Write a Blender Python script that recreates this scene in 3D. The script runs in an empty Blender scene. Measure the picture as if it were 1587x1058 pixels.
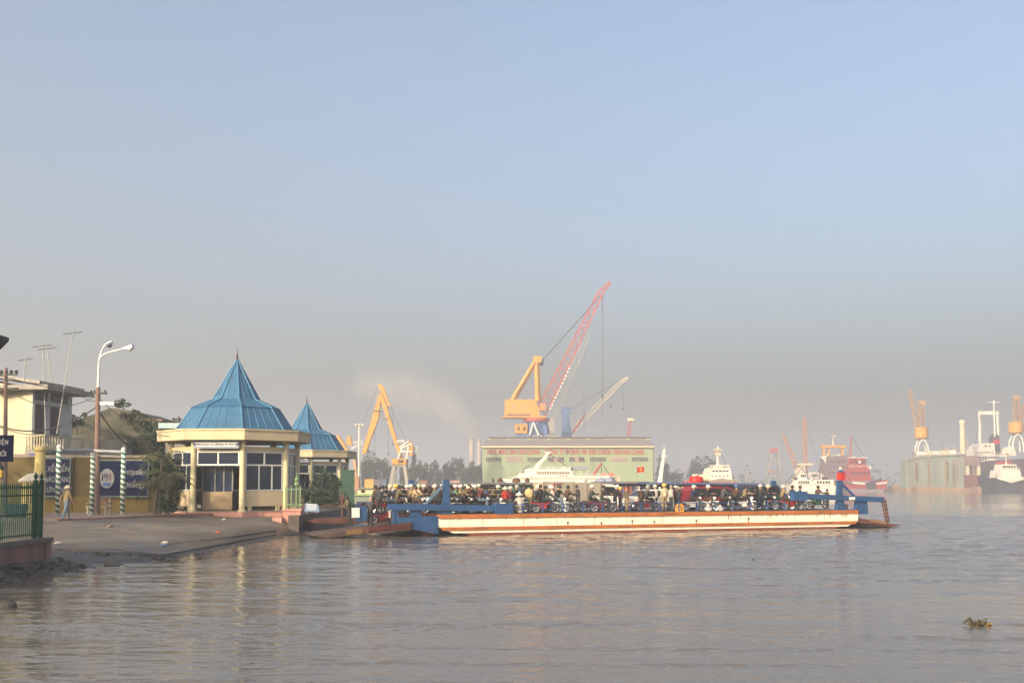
import bpy, bmesh, math, random
import numpy as np
from mathutils import Vector, Matrix
R = math.radians
rnd = random.Random(7)
scene = bpy.context.scene
col = scene.collection

# ------------------------------------------------------------------ camera, sky, sun, exposure
F, CX, CY = 1600.0, 793.5, 656.0          # photograph's focal length and principal point in its own pixels
CAM_Z = 3.0
PITCH = math.atan((751 - CY) / F)          # the horizon lies on row 751
cam_d = bpy.data.cameras.new('camera'); cam = bpy.data.objects.new('camera', cam_d); col.objects.link(cam)
cam.location = (0, 0, CAM_Z); cam.rotation_euler = (R(90) + PITCH, 0, 0)
cam_d.sensor_width = 36; cam_d.lens = F / 1587 * 36; cam_d.shift_y = (CY - 529) / 1587; cam_d.clip_start = 0.1; cam_d.clip_end = 12000
scene.camera = cam

SUN_AZ, SUN_EL = R(38), R(19)              # sun behind the camera to the left, low
sun_from = Vector((-math.sin(SUN_AZ) * math.cos(SUN_EL), -math.cos(SUN_AZ) * math.cos(SUN_EL), math.sin(SUN_EL)))
w = bpy.data.worlds.new('World'); scene.world = w; w.use_nodes = True
nt = w.node_tree; nt.nodes.clear()
sky = nt.nodes.new('ShaderNodeTexSky'); sky.sky_type = 'NISHITA'; sky.sun_disc = False
sky.sun_elevation = SUN_EL; sky.sun_rotation = math.atan2(sun_from.x, sun_from.y)
sky.air_density = 0.92; sky.dust_density = 10.0; sky.ozone_density = 0.55; sky.altitude = 0
bg = nt.nodes.new('ShaderNodeBackground'); bg.inputs['Strength'].default_value = 0.15
wo = nt.nodes.new('ShaderNodeOutputWorld')
wb = nt.nodes.new('ShaderNodeMix'); wb.data_type = 'RGBA'; wb.blend_type = 'MULTIPLY'; wb.inputs[0].default_value = 1.0; wb.inputs[7].default_value = (0.965, 0.995, 1.015, 1)   # white balance
nt.links.new(sky.outputs[0], wb.inputs[6]); nt.links.new(wb.outputs[2], bg.inputs[0]); nt.links.new(bg.outputs[0], wo.inputs[0])
sd = bpy.data.lights.new('sun', 'SUN'); sd.energy = 2.5; sd.angle = R(0.6); sd.color = (1.0, 0.83, 0.58)
so = bpy.data.objects.new('sun', sd); col.objects.link(so)
so.rotation_euler = sun_from.to_track_quat('Z', 'Y').to_euler(); so.location = sun_from * 300
scene.view_settings.view_transform = 'Standard'; scene.view_settings.look = 'None'
scene.view_settings.exposure = 1.22; scene.view_settings.gamma = 1.0; scene.view_settings.use_curve_mapping = False
cy = scene.cycles
cy.use_denoising = True; cy.max_bounces = 6; cy.diffuse_bounces = 2; cy.glossy_bounces = 3; cy.transmission_bounces = 4
cy.volume_bounces = 1; cy.transparent_max_bounces = 12; cy.caustics_reflective = False; cy.caustics_refractive = False
cy.use_fast_gi = False; cy.sample_clamp_indirect = 4.0

# ------------------------------------------------------------------ pixel -> place helpers
sp, cp = math.sin(PITCH), math.cos(PITCH)
def ray(x, y):
    dx, dy = (x - CX) / F, (CY - y) / F
    return Vector((dx, cp - dy * sp, sp + dy * cp))
def P(x, y, D):                              # the point seen at pixel (x, y), D metres ahead
    d = ray(x, y); return Vector((0, 0, CAM_Z)) + d * (D / d.y)
def G(x, y, z=0.0):                          # where the ray through (x, y) meets height z
    d = ray(x, y); return Vector((0, 0, CAM_Z)) + d * ((z - CAM_Z) / d.z)

# ------------------------------------------------------------------ materials
mats = {}
def M(name, c, rough=0.75, var=0.14, scale=1.5, metal=0.0, bump=0.0, dirt=None, damt=0.45, dscale=0.8, streak=False, emit=0.0, spec=0.35):
    """procedural paint/stone/metal: base colour broken by two noises, optional dirt or rust in shapes of its own"""
    if name in mats: return mats[name]
    m = bpy.data.materials.new(name); m.use_nodes = True; mats[name] = m
    n, L = m.node_tree.nodes, m.node_tree.links
    b = n['Principled BSDF']; b.inputs['Roughness'].default_value = rough; b.inputs['Metallic'].default_value = metal
    b.inputs['Specular IOR Level'].default_value = spec
    tc = n.new('ShaderNodeTexCoord')
    no = n.new('ShaderNodeTexNoise'); no.inputs['Scale'].default_value = scale; no.inputs['Detail'].default_value = 6; no.inputs['Roughness'].default_value = 0.65
    L.new(tc.outputs['Object'], no.inputs['Vector'])
    cr = n.new('ShaderNodeValToRGB')
    lo = tuple(max(0, v * (1 - 1.6 * var)) for v in c); hi = tuple(min(1, v * (1 + 1.1 * var)) for v in c)
    cr.color_ramp.elements[0].position = 0.28; cr.color_ramp.elements[1].position = 0.72
    cr.color_ramp.elements[0].color = (*lo, 1); cr.color_ramp.elements[1].color = (*hi, 1)
    L.new(no.outputs['Fac'], cr.inputs['Fac'])
    out = cr.outputs['Color']
    if dirt:
        mp = n.new('ShaderNodeMapping'); L.new(tc.outputs['Object'], mp.inputs['Vector'])
        mp.inputs['Scale'].default_value = (1, 1, 0.18) if streak else (1, 1, 1)
        n2 = n.new('ShaderNodeTexNoise'); n2.inputs['Scale'].default_value = dscale; n2.inputs['Detail'].default_value = 8; n2.inputs['Roughness'].default_value = 0.7
        L.new(mp.outputs[0], n2.inputs['Vector'])
        r2 = n.new('ShaderNodeValToRGB'); p0 = 0.72 - 0.4 * damt
        r2.color_ramp.elements[0].position = p0; r2.color_ramp.elements[1].position = min(1, p0 + 0.18)
        L.new(n2.outputs['Fac'], r2.inputs['Fac'])
        mx = n.new('ShaderNodeMix'); mx.data_type = 'RGBA'
        L.new(r2.outputs['Color'], mx.inputs[0]); L.new(out, mx.inputs[6]); mx.inputs[7].default_value = (*dirt, 1)
        out = mx.outputs[2]
    L.new(out, b.inputs['Base Color'])
    if bump:
        bp = n.new('ShaderNodeBump'); bp.inputs['Strength'].default_value = bump; bp.inputs['Distance'].default_value = 0.05
        n3 = n.new('ShaderNodeTexNoise'); n3.inputs['Scale'].default_value = scale * 6; n3.inputs['Detail'].default_value = 5
        L.new(tc.outputs['Object'], n3.inputs['Vector']); L.new(n3.outputs['Fac'], bp.inputs['Height']); L.new(bp.outputs[0], b.inputs['Normal'])
    if emit:
        L.new(out, b.inputs['Emission Color']); b.inputs['Emission Strength'].default_value = emit
    return m
def leafy(name, c, c2):
    if name in mats: return mats[name]
    m = M(name, c, 0.6, 0.35, 0.9)
    n, L = m.node_tree.nodes, m.node_tree.links
    cr = [x for x in n if x.type == 'VALTORGB'][0]
    cr.color_ramp.elements[0].color = (*c, 1); cr.color_ramp.elements[1].color = (*c2, 1)
    b = n['Principled BSDF']; b.inputs['Subsurface Weight'].default_value = 0.0
    return m
def glass(name, c=(0.02, 0.03, 0.05), rough=0.06):
    return M(name, c, rough, 0.3, 0.6, 0.0, spec=0.3)

# ------------------------------------------------------------------ mesh helpers
class MB:
    """collects pieces of one part; build() links them as ONE mesh object"""
    def __init__(s): s.v, s.f, s.m = [], [], []
    def add(s, vs, fs, m=0):
        o = len(s.v); s.v += [tuple(v) for v in vs]
        for f in fs: s.f.append(tuple(i + o for i in f)); s.m.append(m)
        return s
    def box(s, x0, x1, y0, y1, z0, z1, m=0):
        vs = [(x, y, z) for z in (z0, z1) for y in (y0, y1) for x in (x0, x1)]
        return s.add(vs, [(0,2,3,1),(4,5,7,6),(0,1,5,4),(2,6,7,3),(0,4,6,2),(1,3,7,5)], m)
    def bar(s, p0, p1, w, h=None, m=0, w1=None, h1=None):
        h = w if h is None else h; w1 = w if w1 is None else w1; h1 = h if h1 is None else h1
        p0, p1 = Vector(p0), Vector(p1); d = (p1 - p0).normalized()
        up = Vector((0, 0, 1)) if abs(d.z) < 0.97 else Vector((0, 1, 0))
        a = d.cross(up).normalized(); b = a.cross(d).normalized()
        vs = []
        for p, ww, hh in ((p0, w, h), (p1, w1, h1)):
            for sa, sb in ((-1,-1),(1,-1),(1,1),(-1,1)): vs.append(p + a * (sa * ww / 2) + b * (sb * hh / 2))
        return s.add(vs, [(3,2,1,0),(4,5,6,7),(0,1,5,4),(1,2,6,5),(2,3,7,6),(3,0,4,7)], m)
    def tube(s, p0, p1, r0, r1=None, n=8, m=0, cap=True):
        r1 = r0 if r1 is None else r1
        p0, p1 = Vector(p0), Vector(p1); d = (p1 - p0).normalized()
        up = Vector((0, 0, 1)) if abs(d.z) < 0.97 else Vector((0, 1, 0))
        a = d.cross(up).normalized(); b = a.cross(d).normalized()
        vs = [p + (a * math.cos(t) + b * math.sin(t)) * r for p, r in ((p0, r0), (p1, r1)) for t in (2 * math.pi * k / n for k in range(n))]
        fs = [(k, n + k, n + (k + 1) % n, (k + 1) % n) for k in range(n)]
        if cap: fs += [tuple(range(n)), tuple(range(2 * n - 1, n - 1, -1))]
        return s.add(vs, fs, m)
    def path(s, pts, r, n=6, m=0):
        for a, b in zip(pts, pts[1:]): s.tube(a, b, r, r, n, m)
        return s
    def prism(s, poly, y0, y1, m=0):          # polygon in x-z pushed along y
        n = len(poly); vs = [(x, y0, z) for x, z in poly] + [(x, y1, z) for x, z in poly]
        fs = [tuple(range(n)), tuple(range(2 * n - 1, n - 1, -1))] + [(k, n + k, n + (k + 1) % n, (k + 1) % n) for k in range(n)]
        return s.add(vs, fs, m)
    def slab(s, poly, z0, z1, m=0):           # polygon in x-y pushed along z
        n = len(poly); vs = [(x, y, z0) for x, y in poly] + [(x, y, z1) for x, y in poly]
        fs = [tuple(range(n - 1, -1, -1)), tuple(range(n, 2 * n))] + [(k, (k + 1) % n, n + (k + 1) % n, n + k) for k in range(n)]
        return s.add(vs, fs, m)
    def lathe(s, prof, n=12, c=(0, 0, 0), m=0, ph=0.0, sx=1, sy=1):
        vs = [(c[0] + sx * r * math.cos(2 * math.pi * k / n + ph), c[1] + sy * r * math.sin(2 * math.pi * k / n + ph), c[2] + z) for r, z in prof for k in range(n)]
        fs = [(j * n + k, j * n + (k + 1) % n, (j + 1) * n + (k + 1) % n, (j + 1) * n + k) for j in range(len(prof) - 1) for k in range(n)]
        fs += [tuple(range(n - 1, -1, -1)), tuple((len(prof) - 1) * n + k for k in range(n))]
        return s.add(vs, fs, m)
    def ball(s, c, r, n=8, rings=5, m=0, sz=1.0):
        prof = [(max(0.001, r * math.cos(t)), r * sz * math.sin(t)) for t in (-math.pi / 2 + math.pi * j / rings for j in range(rings + 1))]
        return s.lathe(prof, n, c, m)
    def lattice(s, p0, p1, w0, w1, bays, t, m=0, d0=None, d1=None):
        """four chords and zig-zag bracing of a boom or a mast"""
        p0, p1 = Vector(p0), Vector(p1); d = (p1 - p0).normalized(); d0 = w0 if d0 is None else d0; d1 = w1 if d1 is None else d1
        up = Vector((0, 1, 0)) if abs(d.y) < 0.9 else Vector((0, 0, 1))
        a = d.cross(up).normalized(); b = a.cross(d).normalized()
        def c(k, i):
            f = k / bays; sa, sb = ((-1,-1),(1,-1),(1,1),(-1,1))[i]
            return p0.lerp(p1, f) + a * (sa * (w0 + (w1 - w0) * f) / 2) + b * (sb * (d0 + (d1 - d0) * f) / 2)
        for i in range(4):
            s.bar(c(0, i), c(bays, i), t)
            for k in range(bays):
                j = (i + 1) % 4
                s.bar(c(k, i if k % 2 else j), c(k + 1, j if k % 2 else i), t * 0.6)
        return s
    def mesh(s, name, mat, smooth=False):
        me = bpy.data.meshes.new(name); me.from_pydata(s.v, [], s.f); me.update()
        ms = mat if isinstance(mat, (list, tuple)) else [mat]
        for x in ms: me.materials.append(x)
        if len(ms) > 1: me.polygons.foreach_set('material_index', s.m)
        if smooth: me.polygons.foreach_set('use_smooth', [True] * len(me.polygons))
        bm = bmesh.new(); bm.from_mesh(me); bmesh.ops.recalc_face_normals(bm, faces=bm.faces); bm.to_mesh(me); bm.free()
        return me
    def build(s, name, mat, parent=None, smooth=False, loc=None, rz=0.0):
        return obj(name, s.mesh(name, mat, smooth), parent, loc, rz)
def obj(name, me, parent=None, loc=None, rz=0.0):
    o = bpy.data.objects.new(name, me); col.objects.link(o)
    if parent: o.parent = parent
    if loc is not None: o.location = loc
    if rz: o.rotation_euler.z = rz
    return o
def tag(o, label=None, cat=None, group=None, kind=None):
    for k, v in (('label', label), ('category', cat), ('group', group), ('kind', kind)):
        if v: o[k] = v
    return o
def thing(name, label, cat, loc=(0, 0, 0), rz=0.0, group=None):
    o = bpy.data.objects.new(name, None); col.objects.link(o); o.location = loc; o.rotation_euler.z = rz; o.empty_display_size = 0.2
    return tag(o, label, cat, group)
def kids(o): return [c for c in bpy.data.objects if c.parent == o]
def copy_tree(o, parent=None, tree=None):
    if tree is None:
        tree = {}
        for c in bpy.data.objects:
            if c.parent: tree.setdefault(c.parent.name, []).append(c)
    c = o.copy(); col.objects.link(c); c.parent = parent
    for ch in tree.get(o.name, []): copy_tree(ch, c, tree)
    return c
def flat_text(s, size, mat, name, parent, loc, rot=(R(90), 0, 0), sx=1.0, align='CENTER', depth=0.01):
    cu = bpy.data.curves.new('t', 'FONT'); cu.body = s; cu.size = size; cu.align_x = align; cu.align_y = 'CENTER'; cu.extrude = depth; cu.resolution_u = 3
    cu.offset = size * 0.012
    t = bpy.data.objects.new('t', cu); col.objects.link(t); bpy.context.view_layer.update()
    me = bpy.data.meshes.new_from_object(t.evaluated_get(bpy.context.evaluated_depsgraph_get()))
    bpy.data.objects.remove(t); bpy.data.curves.remove(cu)
    for v in me.vertices: v.co.x *= sx
    me.materials.clear(); me.materials.append(mat); me.name = name
    o = obj(name, me, parent, loc); o.rotation_euler = rot
    return o

# ------------------------------------------------------------------ water, banks, slipway
def water_mat():
    m = bpy.data.materials.new('river_water'); m.use_nodes = True
    n, L = m.node_tree.nodes, m.node_tree.links
    b = n['Principled BSDF']; b.inputs['Roughness'].default_value = 0.05; b.inputs['IOR'].default_value = 1.33
    b.inputs['Base Color'].default_value = (0.106, 0.094, 0.085, 1)
    tc = n.new('ShaderNodeTexCoord')
    def noise(sx, sy, scale, detail, rot=0.0):
        mp = n.new('ShaderNodeMapping'); mp.inputs['Scale'].default_value = (sx, sy, 1); mp.inputs['Rotation'].default_value = (0, 0, rot)
        t = n.new('ShaderNodeTexNoise'); t.inputs['Scale'].default_value = scale; t.inputs['Detail'].default_value = detail
        L.new(tc.outputs['Object'], mp.inputs['Vector']); L.new(mp.outputs[0], t.inputs['Vector']); return t.outputs['Fac']
    def mul(a, k):
        x = n.new('ShaderNodeMath'); x.operation = 'MULTIPLY'; L.new(a, x.inputs[0])
        if isinstance(k, float): x.inputs[1].default_value = k
        else: L.new(k, x.inputs[1])
        return x.outputs[0]
    def add(a, c):
        x = n.new('ShaderNodeMath'); L.new(a, x.inputs[0]); L.new(c, x.inputs[1]); return x.outputs[0]
    mid = noise(0.35, 1.0, 2.2, 2.0, -0.08); fine = noise(0.6, 1.2, 9.0, 2.0, 0.1)
    patch = noise(0.03, 0.07, 1.0, 3.0)
    pr = n.new('ShaderNodeMapRange'); pr.inputs['From Min'].default_value = 0.38; pr.inputs['From Max'].default_value = 0.66
    pr.inputs['To Min'].default_value = 0.25; pr.inputs['To Max'].default_value = 1.0; L.new(patch, pr.inputs['Value'])
    h = add(mul(mul(mid, 0.03), pr.outputs[0]), mul(mul(fine, 0.013), pr.outputs[0]))
    bp = n.new('ShaderNodeBump'); bp.inputs['Strength'].default_value = 1.0; bp.inputs['Distance'].default_value = 1.0
    L.new(h, bp.inputs['Height']); L.new(bp.outputs[0], b.inputs['Normal'])
    return m
def river_mesh():
    """one sheet: rings round the landing stage, fine where the waves can be seen, running out to the horizon"""
    rs = [0.5, 2.0]
    while rs[-1] < 190: rs.append(rs[-1] + max(0.03, 0.0019 * rs[-1]) if rs[-1] >= 7 else rs[-1] + 1.0)
    n_near = len(rs); rs += [215, 260, 330, 450, 700, 1200, 2500, 6000]
    a1 = np.linspace(R(-33), R(33), 430); a2 = np.linspace(R(33), R(327), 32)[1:-1]
    an = np.concatenate([a1, a2]); r = np.array(rs); da = np.full(len(an), R(66) / 430); 
    RR, AA = np.meshgrid(r, an, indexing='ij'); X = RR * np.sin(AA); Y = RR * np.cos(AA); Zz = np.zeros_like(X)
    dr = np.gradient(r)[:, None]; g = np.random.RandomState(4)
    def lowf(sc, k):
        q = np.zeros_like(X); gg = np.random.RandomState(k)
        for _ in range(7):
            t = gg.uniform(0, 6.28); f = gg.uniform(0.5, 1.6) * sc; q += np.sin(X * f * 0.5 * math.cos(t) + Y * f * math.sin(t) * 1.6 + gg.uniform(0, 6.28))
        return q / 7
    calm = np.clip(0.62 + 1.25 * lowf(0.10, 11), 0.16, 1.25); calm2 = np.clip(0.55 + 1.4 * lowf(0.45, 12), 0.1, 1.4)
    step = np.maximum(dr, 0)
    # long smooth undulation everywhere; short steep wavelets only in broken lines along some crests
    crest = np.zeros_like(X)
    for q_, (lam, th, w0) in enumerate(((2.6, 0.18, 1.0), (4.3, -0.12, 0.9), (1.7, 0.05, 0.8))):
        c_ = np.sin(2 * math.pi / lam * (math.sin(th) * X + math.cos(th) * Y) + 2.2 * lowf(0.35, 60 + q_)); gate = np.clip((lowf(0.55, 70 + q_) - 0.02) * 5, 0, 1)
        crest = np.maximum(crest, w0 * np.clip((c_ - 0.55) / 0.4, 0, 1) * gate)
    far_ = np.clip((RR - 28) / 45, 0, 1); crest = np.maximum(crest, 0.55 * far_ * calm)
    for i in range(60):
        lam = 0.13 * (3.6 / 0.13) ** (i / 59.0); th = g.normal(0.12, 0.40 if lam < 1 else 0.3); k = 2 * math.pi / lam
        fade = np.clip((lam / step - 2.2) / 1.8, 0, 1); ph = k * (math.sin(th) * X + math.cos(th) * Y) + g.uniform(0, 6.28)
        if lam < 0.62: amp = (0.006 + 0.046 * crest) / k
        else: amp = 0.026 * (1.0 if lam < 1.3 else (1.3 / lam) ** 0.7) * calm * (1 + 0.35 * far_) / k
        Zz += amp * fade * np.sin(ph)
    edge = np.clip((185 - RR) / 40, 0, 1) * np.clip((R(33) - np.abs(AA)) / R(1.5), 0, 1); edge[n_near:] = 0
    Zz *= edge
    nr, na = X.shape; co = np.stack([X, Y, Zz], -1).reshape(-1, 3)
    i0 = (np.arange(nr - 1)[:, None] * na + np.arange(na)[None, :]); i1 = (np.arange(nr - 1)[:, None] * na + (np.arange(na)[None, :] + 1) % na)
    f = np.stack([i0, i0 + na, i1 + na, i1], -1).reshape(-1, 4)
    me = bpy.data.meshes.new('river'); me.vertices.add(len(co)); me.vertices.foreach_set('co', co.ravel())
    me.loops.add(f.size); me.loops.foreach_set('vertex_index', f.ravel().astype(np.int32)); me.polygons.add(len(f))
    me.polygons.foreach_set('loop_start', np.arange(0, f.size, 4, dtype=np.int32)); me.polygons.foreach_set('loop_total', np.full(len(f), 4, dtype=np.int32))
    me.update(calc_edges=True); me.polygons.foreach_set('use_smooth', np.ones(len(f), dtype=bool)); me.materials.append(water_mat())
    print('river faces', len(f)); return me
river = obj('river', river_mesh())
tag(river, 'grey brown rippled river water reflecting the hazy sky', kind='structure')

concrete = M('wet_concrete', (0.17, 0.145, 0.12), 0.55, 0.32, 0.6, bump=0.4, dirt=(0.09, 0.072, 0.058), damt=0.5, dscale=0.3)
def tide_band(m, z0, z1):
    n, L = m.node_tree.nodes, m.node_tree.links; b = n['Principled BSDF']
    g = n.new('ShaderNodeNewGeometry'); sx = n.new('ShaderNodeSeparateXYZ'); L.new(g.outputs['Position'], sx.inputs[0])
    no = n.new('ShaderNodeTexNoise'); no.inputs['Scale'].default_value = 0.5; no.inputs['Detail'].default_value = 6; L.new(g.outputs['Position'], no.inputs['Vector'])
    a = n.new('ShaderNodeMath'); a.operation = 'MULTIPLY_ADD'; L.new(no.outputs['Fac'], a.inputs[0]); a.inputs[1].default_value = 0.5; L.new(sx.outputs[2], a.inputs[2])
    mr = n.new('ShaderNodeMapRange'); mr.inputs['From Min'].default_value = z0 + 0.25; mr.inputs['From Max'].default_value = z1 + 0.25; L.new(a.outputs[0], mr.inputs['Value'])
    src = b.inputs['Base Color'].links[0].from_socket; mx = n.new('ShaderNodeMix'); mx.data_type = 'RGBA'
    L.new(mr.outputs[0], mx.inputs[0]); mx.inputs[6].default_value = (0.045, 0.038, 0.032, 1); L.new(src, mx.inputs[7]); L.new(mx.outputs[2], b.inputs['Base Color'])
    m2 = n.new('ShaderNodeMapRange'); m2.inputs['To Min'].default_value = 0.28; m2.inputs['To Max'].default_value = 0.75; L.new(mr.outputs[0], m2.inputs['Value']); L.new(m2.outputs[0], b.inputs['Roughness'])
tide_band(concrete, 0.18, 0.62)
asphalt = M('dusty_asphalt', (0.15, 0.13, 0.11), 0.8, 0.2, 0.5, bump=0.2, dirt=(0.24, 0.2, 0.16), damt=0.4, dscale=0.3)
earth = M('bank_earth', (0.16, 0.13, 0.10), 0.9, 0.25, 0.2, bump=0.3)
mud = M('wet_mud', (0.035, 0.03, 0.027), 0.45, 0.3, 1.2, bump=0.5)
# slipway: ruled slab between the kerb in front of the kiosk and the water's edge
top_px = [(-120, 812, 1.2), (88, 806, 1.2), (170, 803, 1.2), (265, 799.5, 1.15), (350, 798, 1.12), (440, 799, 1.08), (474, 810, 0.62)]
bot_px = [(-120, 842, 0.75), (90, 850, 0.32), (170, 856, 0.2), (252, 862, 0.10), (330, 845, 0.10), (438, 828, 0.08), (481, 826, 0.06)]
tops = [G(*p) for p in top_px]; bots = [G(*p) for p in bot_px]
mb = MB(); NS = 20; grid = []
for t, b in zip(tops, bots): grid.append([t.lerp(b, k / NS) for k in range(NS + 1)])
vs = [p for g in grid for p in g]; nb = len(vs); vs += [Vector((p[-1].x + 0.05, p[-1].y - 0.05, -0.6)) for p in grid]
fs = [(i * (NS + 1) + k, (i + 1) * (NS + 1) + k, (i + 1) * (NS + 1) + k + 1, i * (NS + 1) + k + 1) for i in range(len(grid) - 1) for k in range(NS)]
fs += [(i * (NS + 1) + NS, (i + 1) * (NS + 1) + NS, nb + i + 1, nb + i) for i in range(len(grid) - 1)]
tag(mb.add(vs, fs).build('slipway', concrete, smooth=True), 'worn concrete slipway sloping down into the river', kind='structure')
slip = bpy.data.objects['slipway']
jm = M('slab_joint', (0.05, 0.043, 0.036), 0.9, 0.3)
for f0, i0, i1 in ((0.78, 3, 5), (0.97, 1, 5)):      # ragged slab edges across the slope
    pts = [tops[i].lerp(bots[i], f0 + 0.05 * math.sin(i * 2.1)) + Vector((0, 0, -0.012)) for i in range(i0, i1 + 1)]
    fine_ = []
    for a_, b_ in zip(pts, pts[1:]):
        for k in range(8): fine_.append(a_.lerp(b_, k / 8) + Vector((rnd.uniform(-.05, .05), rnd.uniform(-.08, .08), 0)))
    mbj = MB()
    for a_, b_ in zip(fine_, fine_[1:]): mbj.bar(a_, b_, rnd.uniform(0.03, 0.10), 0.06)
    mbj.build('slab_joint', jm, slip)
# mud and rubble along the water's edge: lumpy sheets that dip under the water
def lumpy(name, quad, nu, nv, amp, mat, label, seed):
    g_ = random.Random(seed); a, b, c, d = quad; ph = [(g_.uniform(0.6, 5.0), g_.uniform(0.6, 5.0), g_.uniform(0, 6)) for _ in range(9)]; vs = []
    for i in range(nu + 1):
        for j in range(nv + 1):
            p = a.lerp(b, i / nu).lerp(d.lerp(c, i / nu), j / nv); q = sum(math.sin(p.x * k1 + p.y * k2 + k3) for k1, k2, k3 in ph) / 9
            edge = min(1.0, j / nv * 4, (1 - i / nu) * 5 + 0.2, i / nu * 5 + 0.2); vs.append(p + Vector((0, 0, amp * (q * 1.3 + g_.uniform(-.25, .25)) * edge)))
    fs = [(i * (nv + 1) + j, (i + 1) * (nv + 1) + j, (i + 1) * (nv + 1) + j + 1, i * (nv + 1) + j + 1) for i in range(nu) for j in range(nv)]
    o = MB().add(vs, fs).build(name, mat, None, smooth=True); tag(o, label, kind='structure'); return o
lumpy('mud_bank', (G(62, 851, 0.30), G(250, 862.5, 0.07), G(232, 880, -0.14), G(64, 915, -0.14)), 60, 30, 0.10, mud, 'dark wet mud below the slipway edge', 3)
lumpy('slipway_apron', (G(250, 862, 0.08), G(440, 828.5, 0.06), G(470, 834, -0.10), G(262, 877, -0.10)), 70, 14, 0.05, mud, 'wet lower slipway apron awash at the waterline', 4)
# the land on the left behind the kerb
kerb_line = [Vector((t.x, t.y, 0)) for t in tops[:6]]
land = [(k.x, k.y + 0.3) for k in kerb_line[1:]] + [(-13.2, 64.5), (-13.2, 75), (-14.4, 90), (-15.5, 104), (-19, 120), (-400, 130), (-400, 52.5)]
tag(MB().slab(land, -1.0, 1.05).build('ground', asphalt), 'flat land of the near bank behind the kerb', kind='structure')
pave = [(k.x, k.y) for k in kerb_line[1:6]] + [(-13.4, 64), (-13.4, 69), (-40, 66), (-40, kerb_line[1].y + .3)]
pvm = M('dusty_paving', (0.30, 0.22, 0.18), 0.85, 0.18, 0.8, bump=0.2)
tag(MB().slab(pave, 0.9, 1.24).build('pavement', pvm), 'raised dusty pavement in front of the kiosk and wall', kind='structure')
kb = MB()
kerb_root = tag(bpy.data.objects.new('kerb', None), 'reddish kerb stones along the pavement edge', kind='structure'); col.objects.link(kerb_root)
kmat = M('kerb_red', (0.34, 0.17, 0.13), 0.85, 0.2, 1.0)
for a, b in zip(kerb_line[1:6], kerb_line[2:6]):
    n = max(1, int((b - a).length / 1.0))
    for i in range(n):
        p, q = a.lerp(b, (i + 0.01) / n), a.lerp(b, (i + 0.985) / n)
        MB().bar(p + Vector((0, -0.1, 1.16)), q + Vector((0, -0.1, 1.16)), 0.2, 0.22).build('kerb_stone', kmat, kerb_root)
# land on the left of the fence and its retaining wall (faces the water, runs away from the camera)
tag(MB().slab([(-16.75, 12), (-16.75, 36.8), (-60, 36.8), (-60, 12)], -1.0, 1.02).build('fenced_ground', earth), 'bare ground behind the green fence', kind='structure')
# far bank
far = [(-420, 255), (-60, 250), (-20, 236), (30, 262), (62, 268), (66, 330), (120, 700), (900, 800), (2000, 1100), (2000, 4000), (-2500, 4000), (-2500, 500)]
tag(MB().slab(far, -2.0, 1.4).build('far_bank', M('far_earth', (0.17, 0.14, 0.11), 0.95, 0.2, 0.05)), 'low far bank with the shipyard', kind='structure')
# ------------------------------------------------------------------ shared paints
cream = M('cream_render', (0.52, 0.43, 0.28), 0.8, 0.10, 0.7, bump=0.08, dirt=(0.33, 0.27, 0.19), damt=0.25, dscale=0.9, streak=True)
col_paint = M('pale_yellow_column', (0.58, 0.52, 0.32), 0.7, 0.08, 1.0, dirt=(0.42, 0.36, 0.22), damt=0.2, dscale=1.5, streak=True)
white_frame = M('white_frame', (0.62, 0.62, 0.60), 0.5, 0.06, 2.0)
roof_blue = M('blue_roof_sheet', (0.030, 0.115, 0.225), 0.6, 0.16, 0.8, dirt=(0.06, 0.135, 0.205), damt=0.45, dscale=0.7, streak=True)
ridge_blue = M('blue_ridge_cap', (0.05, 0.17, 0.31), 0.45, 0.1, 1.0)
dark_glass = glass('dark_window_glass', (0.018, 0.028, 0.055), 0.08)
brown = M('finial_brown', (0.09, 0.04, 0.03), 0.6, 0.1)
sign_blue = M('sign_blue', (0.008, 0.014, 0.060), 0.9, 0.12, 1.0, spec=0.08)
lettering_white = M('lettering_white', (0.66, 0.66, 0.64), 0.6, 0.05)
pink = M('pink_plinth', (0.47, 0.24, 0.20), 0.8, 0.15, 1.2, bump=0.1, dirt=(0.25, 0.15, 0.12), damt=0.3)
M('bark', (0.10, 0.08, 0.06), 0.9, 0.25)
floor_grey = M('kiosk_floor', (0.22, 0.19, 0.16), 0.8, 0.1)

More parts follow.
